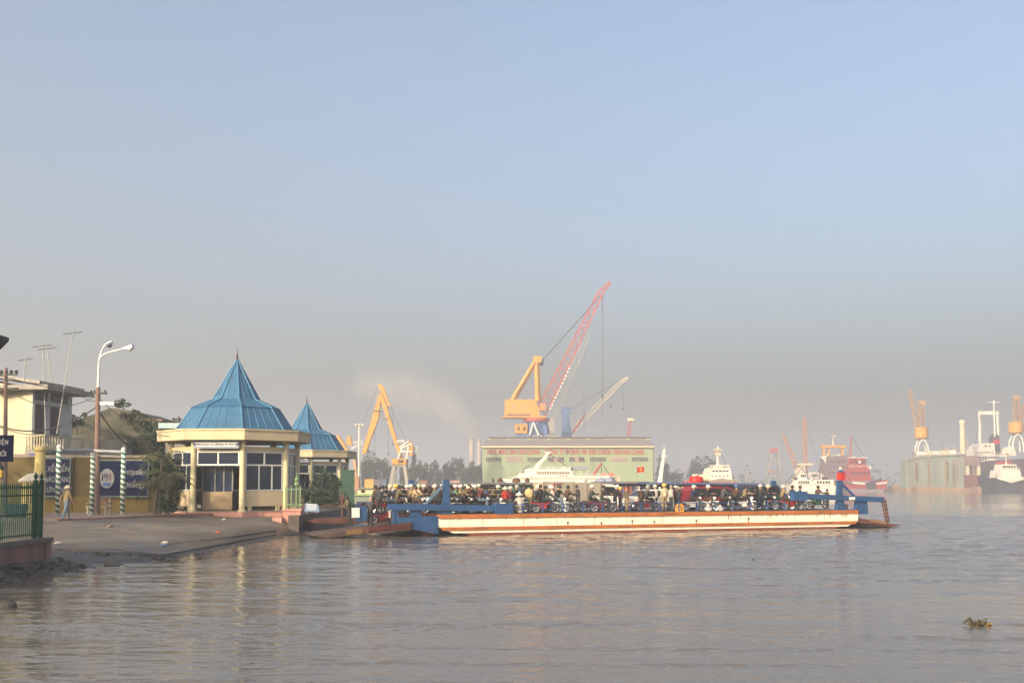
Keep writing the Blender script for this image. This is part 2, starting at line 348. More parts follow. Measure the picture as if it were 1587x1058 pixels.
# ------------------------------------------------------------------ octagonal ticket kiosk with two-tier blue roof
def octo(r, z, th0): return [Vector((r * math.sin(th0 + k * math.pi / 4), -r * math.cos(th0 + k * math.pi / 4), z)) for k in range(8)]
def make_kiosk(loc, th0, label, sc=1.0):
    t = thing('ticket_kiosk', label, 'kiosk', loc, 0.0, 'blue roofed kiosks at the landing'); t.scale = (sc, sc, sc)
    th0 = R(th0); Z = 1.31
    def ring(parts, name, mat, hips=None):
        mb = MB(); 
        for (r0, z0), (r1, z1) in zip(parts, parts[1:]):
            a, b = octo(r0, z0, th0), octo(r1, z1, th0)
            mb.add(a + b, [(k, (k + 1) % 8, 8 + (k + 1) % 8, 8 + k) for k in range(8)])
        return mb.build(name, mat, t)
    MB().lathe([(4.05, Z - 0.25), (4.05, Z + 0.1)], 8, ph=th0 + R(90) ).build('plinth', pink, t)
    MB().lathe([(3.9, Z + 0.1), (3.9, Z + 0.16)], 8, ph=th0 + R(90)).build('floor_slab', floor_grey, t)
    cols = octo(3.68, 0, th0)
    for c in cols:
        MB().lathe([(0.26, Z), (0.26, Z + 0.18), (0.17, Z + 0.25), (0.155, 5.3), (0.2, 5.36), (0.2, 5.5)], 12, (c.x, c.y, 0)).build('column', col_paint, t, smooth=False)
    ring([(4.45, 5.47), (4.5, 5.5), (4.5, 6.02), (4.56, 6.02), (4.56, 6.12), (3.3, 6.15)], 'fascia', cream)
    MB().lathe([(4.43, 5.47), (4.43, 5.56)], 8, ph=th0 + R(90)).build('ceiling', M('soffit', (0.45, 0.4, 0.3), 0.9), t)
    # panels between the columns: facet k runs from column k to column k + 1; facet 7 faces the river and holds the door
    for k in range(8):
        a, b = cols[k], cols[(k + 1) % 8]; d = (b - a).normalized(); nrm = Vector((d.y, -d.x, 0)); L = (b - a).length; inset = -0.05
        def at(u, z, off=0.0): p = a + d * u + nrm * (inset + off); return Vector((p.x, p.y, z))
        def pan(mb, u0, u1, z0, z1, th=0.1, off=0.0): mb.bar(at((u0 + u1) / 2, z0, off), at((u0 + u1) / 2, z1, off), th, u1 - u0) if False else mb.add([at(u, z, off + s) for s in (-th / 2, th / 2) for z in (z0, z1) for u in (u0, u1)], [(0,1,3,2),(4,6,7,5),(0,4,5,1),(2,3,7,6),(0,2,6,4),(1,5,7,3)]); return mb
        door = k == 7
        pan(MB(), 0.16, L - 0.16, 4.88, 5.14, 0.14).build('lintel', cream, t)
        zt0, zt1 = 4.12, 4.86
        fr = MB()
        for z in (zt0 - 0.03, zt1 - 0.03): pan(fr, 0.18, L - 0.18, z - 0.045, z + 0.045, 0.09)
        for u in (0.22, L / 2, L - 0.22): pan(fr, u - 0.045, u + 0.045, zt0, zt1 - 0.05, 0.085)
        f = fr.build('transom_window', white_frame, t)
        for u0, u1 in ((0.27, L / 2 - 0.05), (L / 2 + 0.05, L - 0.27)): pan(MB(), u0, u1, zt0 + 0.02, zt1 - 0.08, 0.03).build('pane', dark_glass, f)
        if not door:
            pan(MB(), 0.17, L - 0.17, Z + 0.42, Z + 1.28, 0.12).build('low_wall', cream, t)
            for u in (0.5, L - 0.5): pan(MB(), u - 0.12, u + 0.12, Z + 0.14, Z + 0.42, 0.1).build('wall_foot', cream, t)
            fr = MB(); z0, z1 = Z + 1.3, zt0 - 0.08
            pan(fr, 0.18, L - 0.18, z0, z0 + 0.07, 0.1)
            for u in (0.22, L * 0.38, L * 0.68, L - 0.22): pan(fr, u - 0.04, u + 0.04, z0 + 0.07, z1, 0.085)
            f = fr.build('window', white_frame, t)
            for u0, u1 in ((0.26, L * 0.38 - 0.04), (L * 0.38 + 0.04, L * 0.68 - 0.04), (L * 0.68 + 0.04, L - 0.26)):
                pan(MB(), u0, u1, z0 + 0.07, z1, 0.03).build('pane', dark_glass, f)
        else:
            sg = pan(MB(), 0.12, L - 0.12, 5.02, 5.42, 0.06, 0.42).build('name_board', M('board_grey_blue', (0.25, 0.30, 0.42), 0.6), t)
            pan(MB(), 0.24, L - 0.24, 5.12, 5.34, 0.02, 0.465).build('white_strip', white_frame, sg)
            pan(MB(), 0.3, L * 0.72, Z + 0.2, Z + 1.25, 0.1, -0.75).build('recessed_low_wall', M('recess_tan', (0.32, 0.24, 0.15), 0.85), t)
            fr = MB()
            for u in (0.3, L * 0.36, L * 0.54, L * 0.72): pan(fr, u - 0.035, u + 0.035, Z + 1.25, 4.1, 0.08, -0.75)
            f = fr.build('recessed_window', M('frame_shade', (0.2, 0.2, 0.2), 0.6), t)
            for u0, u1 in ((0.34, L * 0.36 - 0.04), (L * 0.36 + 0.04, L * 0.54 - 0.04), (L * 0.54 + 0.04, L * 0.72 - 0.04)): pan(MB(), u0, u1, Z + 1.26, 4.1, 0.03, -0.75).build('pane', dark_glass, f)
            p = at(L / 2, 5.23, 0.48)
            flat_text('PHÒNG KHÁCH VÉ CẤM BÁN VÉ TRÊN PHÀ', 0.145, sign_blue, 'lettering', sg, p, (R(90), 0, math.atan2(d.y, d.x)), 0.9)
    # inside: a counter wall across the back so the doorway reads deep and dark
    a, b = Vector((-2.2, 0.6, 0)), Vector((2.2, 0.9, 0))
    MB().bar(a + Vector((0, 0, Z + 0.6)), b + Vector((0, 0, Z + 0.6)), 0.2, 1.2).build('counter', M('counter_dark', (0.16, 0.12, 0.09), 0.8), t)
    # roof: steep skirt, shallow shoulder, spire
    rf = ring([(3.5, 6.12), (2.52, 7.55)], 'lower_roof', roof_blue)
    ring([(2.62, 7.50), (1.32, 8.06)], 'shoulder_roof', roof_blue)
    sprf = ring([(1.40, 8.02), (0.03, 10.5)], 'spire_roof', roof_blue)
    for k in range(8):
        mb = MB()
        for (r0, z0), (r1, z1) in (((3.52, 6.12), (2.54, 7.56)), ((2.64, 7.52), (1.34, 8.08)), ((1.42, 8.03), (0.05, 10.5))):
            mb.tube(octo(r0, z0, th0)[k], octo(r1, z1, th0)[k], 0.05, 0.05, 6)
        mb.build('roof_hip', ridge_blue, t)
    for k in range(8):      # laps of the roof sheets
        for (r0, z0), (r1, z1), fr_ in (((3.5, 6.13), (2.52, 7.56), (0.2, 0.4, 0.6, 0.8)), ((1.40, 8.03), (0.5, 9.66), (0.33, 0.67))):
            a0, a1 = octo(r0, z0, th0), octo(r1, z1, th0)
            for f_ in fr_: MB().tube(a0[k].lerp(a0[(k + 1) % 8], f_), a1[k].lerp(a1[(k + 1) % 8], f_), 0.018, 0.018, 4).build('sheet_lap', ridge_blue, t)
    MB().lathe([(0.07, 10.42), (0.10, 10.52), (0.05, 10.6), (0.075, 10.7), (0.015, 10.95), (0.008, 11.25)], 8).build('finial', brown, t)
    return t
KC = P(364.5, 751, 67.5)
make_kiosk((KC.x, KC.y, 1.22 - 1.31 * 1.085), 21, 'nearer octagonal kiosk with blue two-tier spire roof and cream columns by the slipway', 1.085)
KC2 = P(474, 751, 93.0)
make_kiosk((KC2.x, KC2.y, -0.1), 18, 'farther blue spire-roofed kiosk half hidden behind the nearer kiosk')

# ------------------------------------------------------------------ yellow compound wall with billboards
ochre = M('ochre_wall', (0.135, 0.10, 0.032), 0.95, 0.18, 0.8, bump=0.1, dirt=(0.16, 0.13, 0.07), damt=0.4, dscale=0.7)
cope = M('wall_cope', (0.30, 0.25, 0.2), 0.9, 0.2)
DW = 66.0
def wx(x): return P(x, 751, DW).x
t = thing('compound_wall', 'long yellow ochre compound wall behind the striped poles', 'wall', (wx(150), DW, 0))
x0 = wx(150)
MB().box(wx(-40) - x0, wx(240) - x0, 0, 0.22, 1.2, 4.75).build('wall_face', ochre, t)
MB().box(wx(-41) - x0, wx(241) - x0, -0.06, 0.28, 4.75, 4.9).build('coping', cope, t)
MB().box(wx(-40) - x0, wx(240) - x0, -0.10, -0.002, 1.2, 2.25).build('plinth_band', M('ochre_plinth', (0.19, 0.135, 0.03), 0.85, 0.2), t)
for x in (-10, 66, 110, 146, 236): MB().box(wx(x) - x0 - 0.18, wx(x) - x0 + 0.18, -0.14, -0.001, 1.2, 4.74).build('pier', ochre, t)
def billboard(xa, xb, ya, yb, label, name='billboard'):
    p0, p1 = P(xa, yb, DW - 0.25), P(xb, ya, DW - 0.25); c = (p0 + p1) / 2
    o = thing(name, label, 'billboard', (c.x, DW - 0.3, p0.z)); w_, h_ = p1.x - p0.x, p1.z - p0.z
    MB().box(-w_ / 2, w_ / 2, 0, 0.06, 0, h_).build('panel', sign_blue, o)
    fr = M('board_frame', (0.16, 0.22, 0.22), 0.6, 0.1)
    for a in ((-w_/2-.06, w_/2+.06, h_, h_+.08), (-w_/2-.06, w_/2+.06, -.08, 0)): MB().box(a[0], a[1], -0.03, 0.08, a[2], a[3]).build('frame_rail', fr, o)
    for s in (-1, 1): MB().box(s*(w_/2+.03)-.03, s*(w_/2+.03)+.03, -0.025, 0.075, 0, h_).build('frame_stile', fr, o)
    return o, w_, h_
dull_white = M('faded_white', (0.33, 0.34, 0.34), 0.7, 0.2, 3.0)
o, w_, h_ = billboard(152, 230, 714, 768, 'dark blue billboard with oval white emblem and two lines of white letters')
em = MB().lathe([(0.01, 0), (0.46, 0.0), (0.46, 0.02), (0.01, 0.02)], 24, sx=1.0, sy=1.35).build('emblem', dull_white, o, loc=(-w_ * 0.32, -0.012, h_ * 0.5)); em.rotation_euler = (R(90), 0, 0)
flat_text('P', 0.62, M('emblem_dark', (0.03, 0.05, 0.05), 0.6), 'emblem_letter', o, (-w_ * 0.32 - 0.2, -0.04, h_ * 0.52))
flat_text('J', 0.5, M('emblem_navy', (0.03, 0.05, 0.2), 0.6), 'emblem_letter', o, (-w_ * 0.32 + 0.02, -0.04, h_ * 0.54))
flat_text('I', 0.62, M('emblem_red', (0.22, 0.03, 0.05), 0.6), 'emblem_letter', o, (-w_ * 0.32 + 0.2, -0.04, h_ * 0.52))
MB().prism([(-0.28, -0.1), (0.28, -0.1), (0.2, -0.3), (-0.2, -0.3)], -0.012, 0.0).build('emblem_band', M('emblem_blue', (0.05, 0.14, 0.38), 0.6), o, loc=(-w_ * 0.32, -0.034, h_ * 0.42))
flat_text('a hợpsiến', 0.50, dull_white, 'lettering', o, (w_ * 0.21, -0.02, h_ * 0.68), sx=0.82)
flat_text('nợtiếngp', 0.50, dull_white, 'lettering', o, (w_ * 0.21, -0.02, h_ * 0.32), sx=0.86)
o, w_, h_ = billboard(68, 109, 711, 768, 'narrow faded blue billboard behind the leftmost striped pole')
flat_text('XẾP BẾN', 0.5, dull_white, 'lettering', o, (0.1, -0.02, h_ * 0.72), sx=0.7)
flat_text('KHÁCH HÀNG', 0.5, dull_white, 'lettering', o, (0, -0.02, h_ * 0.44), sx=0.52)
flat_text('LÊN PHÀ', 0.45, dull_white, 'lettering', o, (0, -0.02, h_ * 0.16), sx=0.7)

# ------------------------------------------------------------------ green and white spiral poles with their cross pipe
def spiral_mat():
    m = bpy.data.materials.new('barber_spiral'); m.use_nodes = True; n, L = m.node_tree.nodes, m.node_tree.links
    tc = n.new('ShaderNodeTexCoord'); sx = n.new('ShaderNodeSeparateXYZ'); L.new(tc.outputs['Object'], sx.inputs[0])
    at2 = n.new('ShaderNodeMath'); at2.operation = 'ARCTAN2'; L.new(sx.outputs[1], at2.inputs[0]); L.new(sx.outputs[0], at2.inputs[1])
    k = n.new('ShaderNodeMath'); k.operation = 'MULTIPLY_ADD'; L.new(sx.outputs[2], k.inputs[0]); k.inputs[1].default_value = 2 * math.pi / 0.30; L.new(at2.outputs[0], k.inputs[2])
    s_ = n.new('ShaderNodeMath'); s_.operation = 'SINE'; L.new(k.outputs[0], s_.inputs[0])
    g = n.new('ShaderNodeMath'); g.operation = 'GREATER_THAN'; g.inputs[1].default_value = -0.05; L.new(s_.outputs[0], g.inputs[0])
    mx = n.new('ShaderNodeMix'); mx.data_type = 'RGBA'; L.new(g.outputs[0], mx.inputs[0]); mx.inputs[6].default_value = (0.02, 0.12, 0.07, 1); mx.inputs[7].default_value = (0.66, 0.68, 0.62, 1)
    L.new(mx.outputs[2], n['Principled BSDF'].inputs['Base Color']); return m
spm = spiral_mat()
pipe = M('galvanised_pipe', (0.30, 0.32, 0.33), 0.5, 0.1, metal=0.3)
pole_px = [(89, 793, 695, 'leftmost green and white spiral pole behind the walking person', 0.13), (142, 793, 705, 'middle green and white spiral pole between the two billboards', 0.13), (189.5, 793, 699, 'rightmost green and white spiral pole in front of the emblem billboard', 0.13)]
tops_ = []
for x, yb, yt, lab, r in pole_px:
    D = 58.0 if x < 100 else 60.5
    b_ = P(x, yb, D); zt = P(x, yt, D).z
    o = thing('striped_pole', lab, 'pole', (b_.x, D, 1.24), group='striped poles of the gate frame')
    MB().tube((0, 0, 0), (0, 0, zt - 1.24), r, r, 12).build('shaft', spm, o, smooth=True)
    MB().ball((0, 0, zt - 1.24 + 0.1), 0.15, 8, 5).build('cap', lettering_white, o, smooth=True)
    MB().lathe([(0.2, 0), (0.2, 0.06), (0.14, 0.1)], 10).build('base', pipe, o)
    tops_.append(Vector((b_.x, D, zt)))
o = thing('gate_frame_pipe', 'grey horizontal pipe joining the tops of the striped poles', 'pipe', tops_[0])
MB().path([Vector((0, 0, -0.1)), tops_[1] - tops_[0] + Vector((0, 0.0, 0.25)), tops_[2] - tops_[0] + Vector((0, 0, -0.05))], 0.10, 8).build('tube', pipe, o)
MB().path([Vector((0.3, 0, -0.3)), tops_[1] - tops_[0] + Vector((0, 0.0, 0.0)), tops_[2] - tops_[0] + Vector((-0.1, 0, -0.35))], 0.03, 6).build('lower_wire', pipe, o)

# ------------------------------------------------------------------ bench, gate pillar, blue rubbish box
bp_ = G(152, 796, 1.24)
o = thing('park_bench', 'white and red slatted bench on the pavement below the emblem billboard', 'bench', (bp_.x, bp_.y, 1.24), R(-12))
wb = M('bench_white', (0.6, 0.56, 0.5), 0.7); rb_ = M('bench_red', (0.24, 0.13, 0.10), 0.7)
for z in (0.42, ): 
    for y in (-0.15, 0.0, 0.15): MB().box(-0.75, 0.75, y - 0.06, y + 0.06, z, z + 0.05).build('seat_slat', wb, o)
for z in (0.55, 0.7, 0.85): MB().box(-0.75, 0.75, 0.24, 0.29, z, z + 0.11).build('back_slat', rb_, o)
for s in (-0.6, 0.6):
    MB().prism([(-0.06, 0), (0.06, 0), (0.04, 0.42), (-0.04, 0.42)], -0.2, -0.12).build('leg', wb, o, loc=(s, 0, 0))
    MB().prism([(-0.06, 0), (0.06, 0), (0.04, 0.98), (-0.04, 0.98)], 0.2, 0.26).build('leg', wb, o, loc=(s, 0.04, 0))
    MB().box(s - 0.04, s + 0.04, -0.22, 0.26, 0.62, 0.68).build('armrest', wb, o)
yel = M('gatepost_yellow', (0.62, 0.50, 0.20), 0.8, 0.12, 1.0, dirt=(0.4, 0.33, 0.15), damt=0.25)
gp = P(50, 795, 57.0)
o = thing('gate_pillar', 'short yellow gate pillar with pyramid cap behind the green fence', 'pillar', (gp.x, 57.0, 1.2))
MB().box(-0.42, 0.42, -0.42, 0.42, 0, 1.95).build('shaft', yel, o)
for xx in (-0.12, 0.12): MB().box(xx - 0.025, xx + 0.025, -0.44, -0.421, 0.8, 1.9).build('groove', M('groove_tan', (0.30, 0.22, 0.10), 0.8), o)
MB().lathe([(0.78, 1.95), (0.80, 2.05), (0.30, 2.4), (0.02, 2.45)], 4, ph=R(45)).build('cap', M('cap_grey', (0.5, 0.46, 0.38), 0.8), o)
gp2 = P(60, 795, 59.5)
o = thing('yellow_chimney_column', 'tall round pale yellow column rising behind the gate pillar', 'column', (gp2.x, 59.5, 1.2))
MB().lathe([(0.4, 0), (0.4, 0.2), (0.33, 0.3), (0.32, 2.6), (0.34, 2.65)], 14).build('lower_shaft', yel, o, smooth=False)
MB().lathe([(0.30, 2.65), (0.27, 3.7), (0.36, 3.8), (0.36, 4.0)], 14).build('upper_shaft', yel, o)
bb = G(42, 802, 1.2)
o = thing('blue_bin', 'low dark blue box standing at the foot of the gate pillar', 'bin', (bb.x, 55.5, 1.2))
MB().prism([(-0.42, 0), (0.42, 0), (0.48, 0.72), (-0.48, 0.72)], -0.3, 0.3).build('bin_body', M('bin_blue', (0.012, 0.04, 0.10), 0.6), o)
MB().box(-0.52, 0.52, -0.33, 0.33, 0.72, 0.78).build('bin_lid', M('bin_blue', ()), o)

# ------------------------------------------------------------------ pink retaining wall, stones, green fence with lamps
rw = thing('retaining_wall', 'faded pink retaining wall under the green fence', 'wall', (-16.45, 25, 0))
pw = M('faded_pink', (0.22, 0.115, 0.105), 0.85, 0.2, 1.0, bump=0.15, dirt=(0.09, 0.07, 0.06), damt=0.45, dscale=0.9, streak=True)
cg = M('coping_grey', (0.13, 0.115, 0.10), 0.9, 0.2, 1.2, bump=0.15)
MB().box(-0.3, 0.0, -14, 11.9, 0.30, 0.98).build('wall_face', pw, rw)
MB().box(-0.5, 0.1, -14, 12.0, 0.98, 1.14).build('coping', cg, rw)
for y in (11.7, 8.35, 4.9, 1.4, -2.1): MB().box(0.0, 0.08, y - 0.2, y + 0.2, 0.30, 0.97).build('pier', pw, rw)
MB().box(-0.6, 0.25, -14, 12.1, -0.9, 0.30).build('footing', M('footing_dark', (0.07, 0.065, 0.06), 0.9), rw)
stm = [M('riprap_stone_%d' % i, c, 0.85, 0.3, 2.5, bump=0.5, dirt=(0.05, 0.055, 0.045), damt=0.5, dscale=2.0) for i, c in enumerate([(0.075, 0.068, 0.06), (0.13, 0.12, 0.105), (0.05, 0.046, 0.042)])]
def rock_mesh(seed, s=1.0, mat=None):
    r_ = random.Random(seed); bm = bmesh.new(); bmesh.ops.create_icosphere(bm, subdivisions=2, radius=s)
    k = [Vector((r_.uniform(-1, 1), r_.uniform(-1, 1), r_.uniform(-1, 1))).normalized() for _ in range(7)]
    for v in bm.verts:
        d = v.co.normalized(); f = 1.0
        for q in k: f = min(f, 0.72 / max(0.3, d.dot(q)) if d.dot(q) > 0.6 else 1.0)
        v.co = d * s * f * r_.uniform(0.96, 1.04); v.co.z *= 0.7
    me = bpy.data.meshes.new('stone'); bm.to_mesh(me); bm.free(); me.materials.append(mat); return me
rocks = [rock_mesh(i, 1.0, stm[i % 3]) for i in range(7)]
rip = thing('riprap', 'bank of rough dark stones between the pink wall and the water', 'stones', (-16.2, 30, 0))
MB().add([(-0.2, -20, 0.42), (-0.2, 7.6, 0.42), (0.9, 7.2, -0.25), (0.9, -20, -0.25), (-0.2, 8.4, -0.3)], [(0, 1, 2, 3), (1, 4, 2)]).build('mud_bed', mud, rip)
r_ = random.Random(3)
for i in range(210):
    u = r_.random(); y = r_.uniform(-6, 7.6); s = r_.uniform(0.10, 0.24)
    st = obj('stone', rocks[i % 7], rip, (-0.12 + u * 0.95, y, 0.36 - u * 0.52)); st.scale = (s * 1.1, s * 1.3, s); st.rotation_euler = (r_.uniform(-.5, .5), r_.uniform(-.5, .5), r_.uniform(0, 6))
r_ = random.Random(5)
for i in range(36):   # spill of stones past the corner of the wall
    a = r_.uniform(0, 2.0); q = r_.uniform(0.1, 1.5); s = r_.uniform(0.08, 0.2)
    st = obj('stone', rocks[i % 7], rip, (-0.2 + q * math.cos(a) * 0.8, 7.3 + q * math.sin(a) * 0.7, 0.30 - q * 0.26)); st.scale = (s * 1.2, s * 1.2, s); st.rotation_euler = (r_.uniform(-.5, .5), 0, r_.uniform(0, 6))
for (x, y, s, lab) in ((176, 874, 0.34, 'pale stone alone at the edge of the wet mud'), (8, 940, 0.28, 'dark stone breaking the water at the left edge')):
    g = G(x, y, 0.02); st = tag(obj('loose_stone', rock_mesh(40 + x, s, stm[1] if x > 100 else stm[2]), None, g), lab, 'stone')
green_iron = M('green_iron', (0.007, 0.045, 0.03), 0.85, 0.25, 3.0, spec=0.1)
gilt = M('gilt', (0.5, 0.34, 0.06), 0.45, 0.1)
fence = thing('iron_fence', 'dark green iron fence standing on the pink retaining wall', 'fence', (-16.65, 25, 1.14))
ZB, ZT = 0.12, 1.62
barm = MB().box(-0.014, 0.014, -0.014, 0.014, 0.05, 1.75); barm.lathe([(0.03, 1.72), (0.035, 1.78), (0.004, 1.95)], 4)
barm = barm.mesh('fence_bar', green_iron)
posts_y = [11.6, 8.35, 4.9, 1.4, -2.1]
y = 11.5
while y > -2.0:
    if min(abs(y - p) for p in posts_y) > 0.1: obj('fence_bar', barm, fence, (0, y, 0))
    y -= 0.145
for a, b in zip(posts_y, posts_y[1:]):
    for z in (0.15, 0.85, 1.5): MB().box(-0.022, 0.022, b + 0.06, a - 0.06, z - 0.022, z + 0.022).build('fence_rail', green_iron, fence)
for p in posts_y:
    for q in ((p,) if p != 11.6 else (p, 11.15)):
        po = MB().box(-0.06, 0.06, q - 0.06, q + 0.06, 0, 1.95).build('fence_post', green_iron, fence)
        MB().lathe([(0.09, 1.95), (0.09, 2.0), (0.03, 2.06), (0.075, 2.15), (0.01, 2.3)], 8, (0, q, 0)).build('post_finial', green_iron, po)
# twin lamp standard rising from the near post
lp = thing('lamp_standard', 'ornamental dark lamp standard with two gilt lanterns rising from the green fence', 'lamp', (-16.65, 8.0 + 25, 1.14))
MB().lathe([(0.13, 0), (0.13, 0.3), (0.06, 0.4), (0.05, 2.1), (0.08, 2.15)], 10).build('shaft', M('lamp_dark', (0.02, 0.03, 0.025), 0.5), lp)
for s in (-1, 1):
    MB().path([(0, 0, 2.0), (s * 0.2, 0, 1.95), (s * 0.3, 0, 2.08)], 0.022, 6).build('arm', M('lamp_dark', ()), lp)
    l_ = MB().lathe([(0.05, 2.05), (0.13, 2.1), (0.14, 2.28), (0.10, 2.36)], 8, (s * 0.3, 0, 0)).build('lantern', gilt, lp)
    MB().lathe([(0.15, 2.36), (0.10, 2.46), (0.03, 2.55), (0.01, 2.64)], 8, (s * 0.3, 0, 0)).build('lantern_cap', M('lamp_dark', ()), l_)
    MB().box(s * 0.11 - 0.02, s * 0.11 + 0.02, -0.09, -0.07, 0.7 + 0.3 * s, 1.6 + 0.2 * s).build('white_mark', lettering_white, lp)
# blue direction sign cut by the frame
sg = P(-12, 715, 36.0)
o = thing('road_sign', 'blue road sign with two white lines cut off by the left edge', 'sign', (sg.x, 36.0, 1.02))
zz = P(0, 715, 36.0).z - 1.02; zt = P(0, 674, 36.0).z - 1.02
MB().box(-0.72, 0.72, -0.03, 0.03, zz, zt).build('panel', sign_blue, o)
for s in (-0.3, 0.35): MB().tube((s, 0.06, 0), (s, 0.06, zt - 0.1), 0.035, 0.035, 8).build('post', pipe, o)
flat_text('PHƯƠNG TIỆN', 0.24, lettering_white, 'lettering', o, (-0.02, -0.045, zz + (zt - zz) * 0.72), sx=0.72)
flat_text('XE CƠ GIỚI', 0.24, lettering_white, 'lettering', o, (0.02, -0.045, zz + (zt - zz) * 0.28), sx=0.78)

# ------------------------------------------------------------------ house with balcony
hw = M('house_wall', (0.52, 0.46, 0.33), 0.85, 0.12, 0.5, bump=0.08, dirt=(0.34, 0.30, 0.24), damt=0.3, dscale=0.6, streak=True)
hside = M('house_side_wall', (0.50, 0.52, 0.52), 0.85, 0.12, 0.6, dirt=(0.3, 0.3, 0.28), damt=0.3, streak=True)
slab_g = M('slab_grey', (0.30, 0.28, 0.25), 0.9, 0.2)
HA = P(47, 700, 67.0); HL = P(-120, 700, 70.5); 
dirv = Vector((0.09, 0.995, 0)).normalized()          # the shaded wall runs away to the right
hs = thing('house', 'two-storey cream house with balcony behind the yellow wall', 'house', (HA.x, HA.y, 1.2))
def hl(v): return Vector((v.x - HA.x, v.y - HA.y, v.z - 1.2))
zr = P(47, 604, 67.0).z - 1.2
lw = Vector((HL.x - HA.x, HL.y - HA.y, 0)); lend = 5.0
ed = dirv * lend
mb = MB()
poly = [Vector((0, 0, 0)), ed, ed + lw, lw]
mb.add([Vector((p.x, p.y, 0)) for p in poly] + [Vector((p.x, p.y, zr + (1.9 if i in (2, 3) else 0.0))) for i, p in enumerate(poly)], [(0,1,5,4),(1,2,6,5),(2,3,7,6),(3,0,4,7),(4,5,6,7)])
mb.build('wall', hw, hs)
nr = Vector((dirv.y, -dirv.x, 0))
def hp(u, off, z): v = dirv * u + nr * off; return Vector((v.x, v.y, z))
def hbox(name, mat, u0, u1, o0, o1, z0, z1, par=None):
    return MB().add([hp(u, o_, z) for z in (z0, z1) for o_ in (o0, o1) for u in (u0, u1)], [(0,2,3,1),(4,5,7,6),(0,1,5,4),(2,6,7,3),(0,4,6,2),(1,3,7,5)]).build(name, mat, par or hs)
hbox('side_wall', hside, 0.01, lend, 0.004, 0.06, 4.4, zr)
z_b = P(55, 697, 67).z - 1.2
dk = M('door_maroon', (0.06, 0.028, 0.035), 0.6, 0.15)
d_ = hbox('door', dk, 0.25, 1.35, 0.05, 0.1, z_b + 0.05, z_b + 3.05)
hbox('door_frame', M('frame_green', (0.32, 0.42, 0.36), 0.6), 0.08, 0.25, 0.05, 0.12, z_b + 0.05, z_b + 3.15, d_)
w1 = hbox('window', dk, 2.2, 3.25, 0.05, 0.1, z_b + 1.0, z_b + 3.0)
hbox('window_sill', white_frame, 2.1, 3.35, 0.05, 0.18, z_b + 0.9, z_b + 1.0, w1)
hbox('transom_vent', dark_glass, 0.25, 1.75, 0.05, 0.1, z_b + 3.3, z_b + 3.85)
hbox('transom_vent', dark_glass, 2.2, 4.3, 0.05, 0.1, z_b + 3.3, z_b + 3.85)
hbox('roof_slab', slab_g, -0.7, lend + 0.4, -3, 1.45, zr - 0.02, zr + 0.28)
mb = MB(); q = [lw * 1.03 + Vector((-1.0, -0.7, zr + 2.1)), Vector((0.9, -0.9, zr + 0.30)), Vector((0.9, 0, zr + 0.3)) + ed, lw * 1.03 + ed + Vector((-1, 0.5, zr + 2.1))]
mb.add(q + [p + Vector((0, 0, 0.22)) for p in q], [(3,2,1,0),(4,5,6,7),(0,1,5,4),(1,2,6,5),(2,3,7,6),(3,0,4,7)]); mb.build('sloping_roof', slab_g, hs)
bal = hbox('balcony_slab', slab_g, -0.6, 4.6, 0.0, 1.3, z_b - 0.25, z_b)
hbox('balcony_rail', hw, -0.6, 4.6, 1.16, 1.3, z_b + 0.85, z_b + 0.98, bal)
bmesh_ = MB().lathe([(0.05, 0), (0.08, 0.22), (0.04, 0.45), (0.06, 0.7), (0.05, 0.85)], 6).mesh('baluster', hw)
for i in range(30):
    u = -0.5 + i * 0.33
    if u < 4.5: obj('baluster', bmesh_, bal, hp(u, 1.23, z_b))
hbox('balcony_rail', hw, -0.64, -0.5, 0.0, 1.15, z_b + 0.85, z_b + 0.98, bal)
for i in range(7): obj('baluster', bmesh_, bal, Vector((0, 0, 0)) + hp(-0.56, 0.05 + i * 0.18, z_b))
np_ = hbox('number_plate', M('plate_blue', (0.05, 0.05, 0.35), 0.5), -0.67, -0.63, 0.3, 1.2, z_b - 0.62, z_b - 0.27)
# ground floor annex seen under the balcony
MB().box(-2, 1.15, -0.5, 5.0, 0, z_b - 0.27).build('lower_storey', M('annex_grey', (0.30, 0.27, 0.25), 0.9, 0.15, 0.6, dirt=(0.18, 0.16, 0.15), damt=0.4), hs)

def antenna(x, yb, yt, D, lab, xt=None, arms=4, w_=0.9):
    b_ = P(x, yb, D); tp = P(xt if xt else x, yt, D)
    o = thing('tv_antenna', lab, 'antenna', b_, group='antennas on the house')
    am = M('antenna_grey', (0.16, 0.15, 0.15), 0.6)
    v = tp - b_
    MB().tube((0, 0, 0), v, 0.045, 0.028, 6).build('mast', M('mast_grey', (0.34, 0.33, 0.33), 0.6), o)
    MB().tube(v + Vector((-w_ * 0.6, 0, -0.08)), v + Vector((w_ * 0.6, 0, 0.08)), 0.022, 0.022, 5).build('boom', am, o)
    for i in range(arms):
        f = -0.55 + 1.1 * i / (arms - 1)
        c = v + Vector((w_ * f, 0, 0.08 * f)); h = 0.36 - 0.12 * abs(f)
        MB().tube(c + Vector((-0.05, -h, -0.3 * h)), c + Vector((0.05, h, 0.3 * h)), 0.016, 0.016, 4).build('element', am, o)
antenna(71, 672, 536, 67.5, 'straight antenna mast with long flat boom over the balcony', 66)
antenna(80, 604, 540, 69, 'leaning short antenna mast with bent elements above the roof slab', 73, 5)
antenna(88, 672, 516, 67.5, 'tallest antenna mast leaning right beside the street lamp', 113, 5)
antenna(37, 592, 557, 66, 'small antenna at the back of the sloping roof', 39, 3, 0.6)

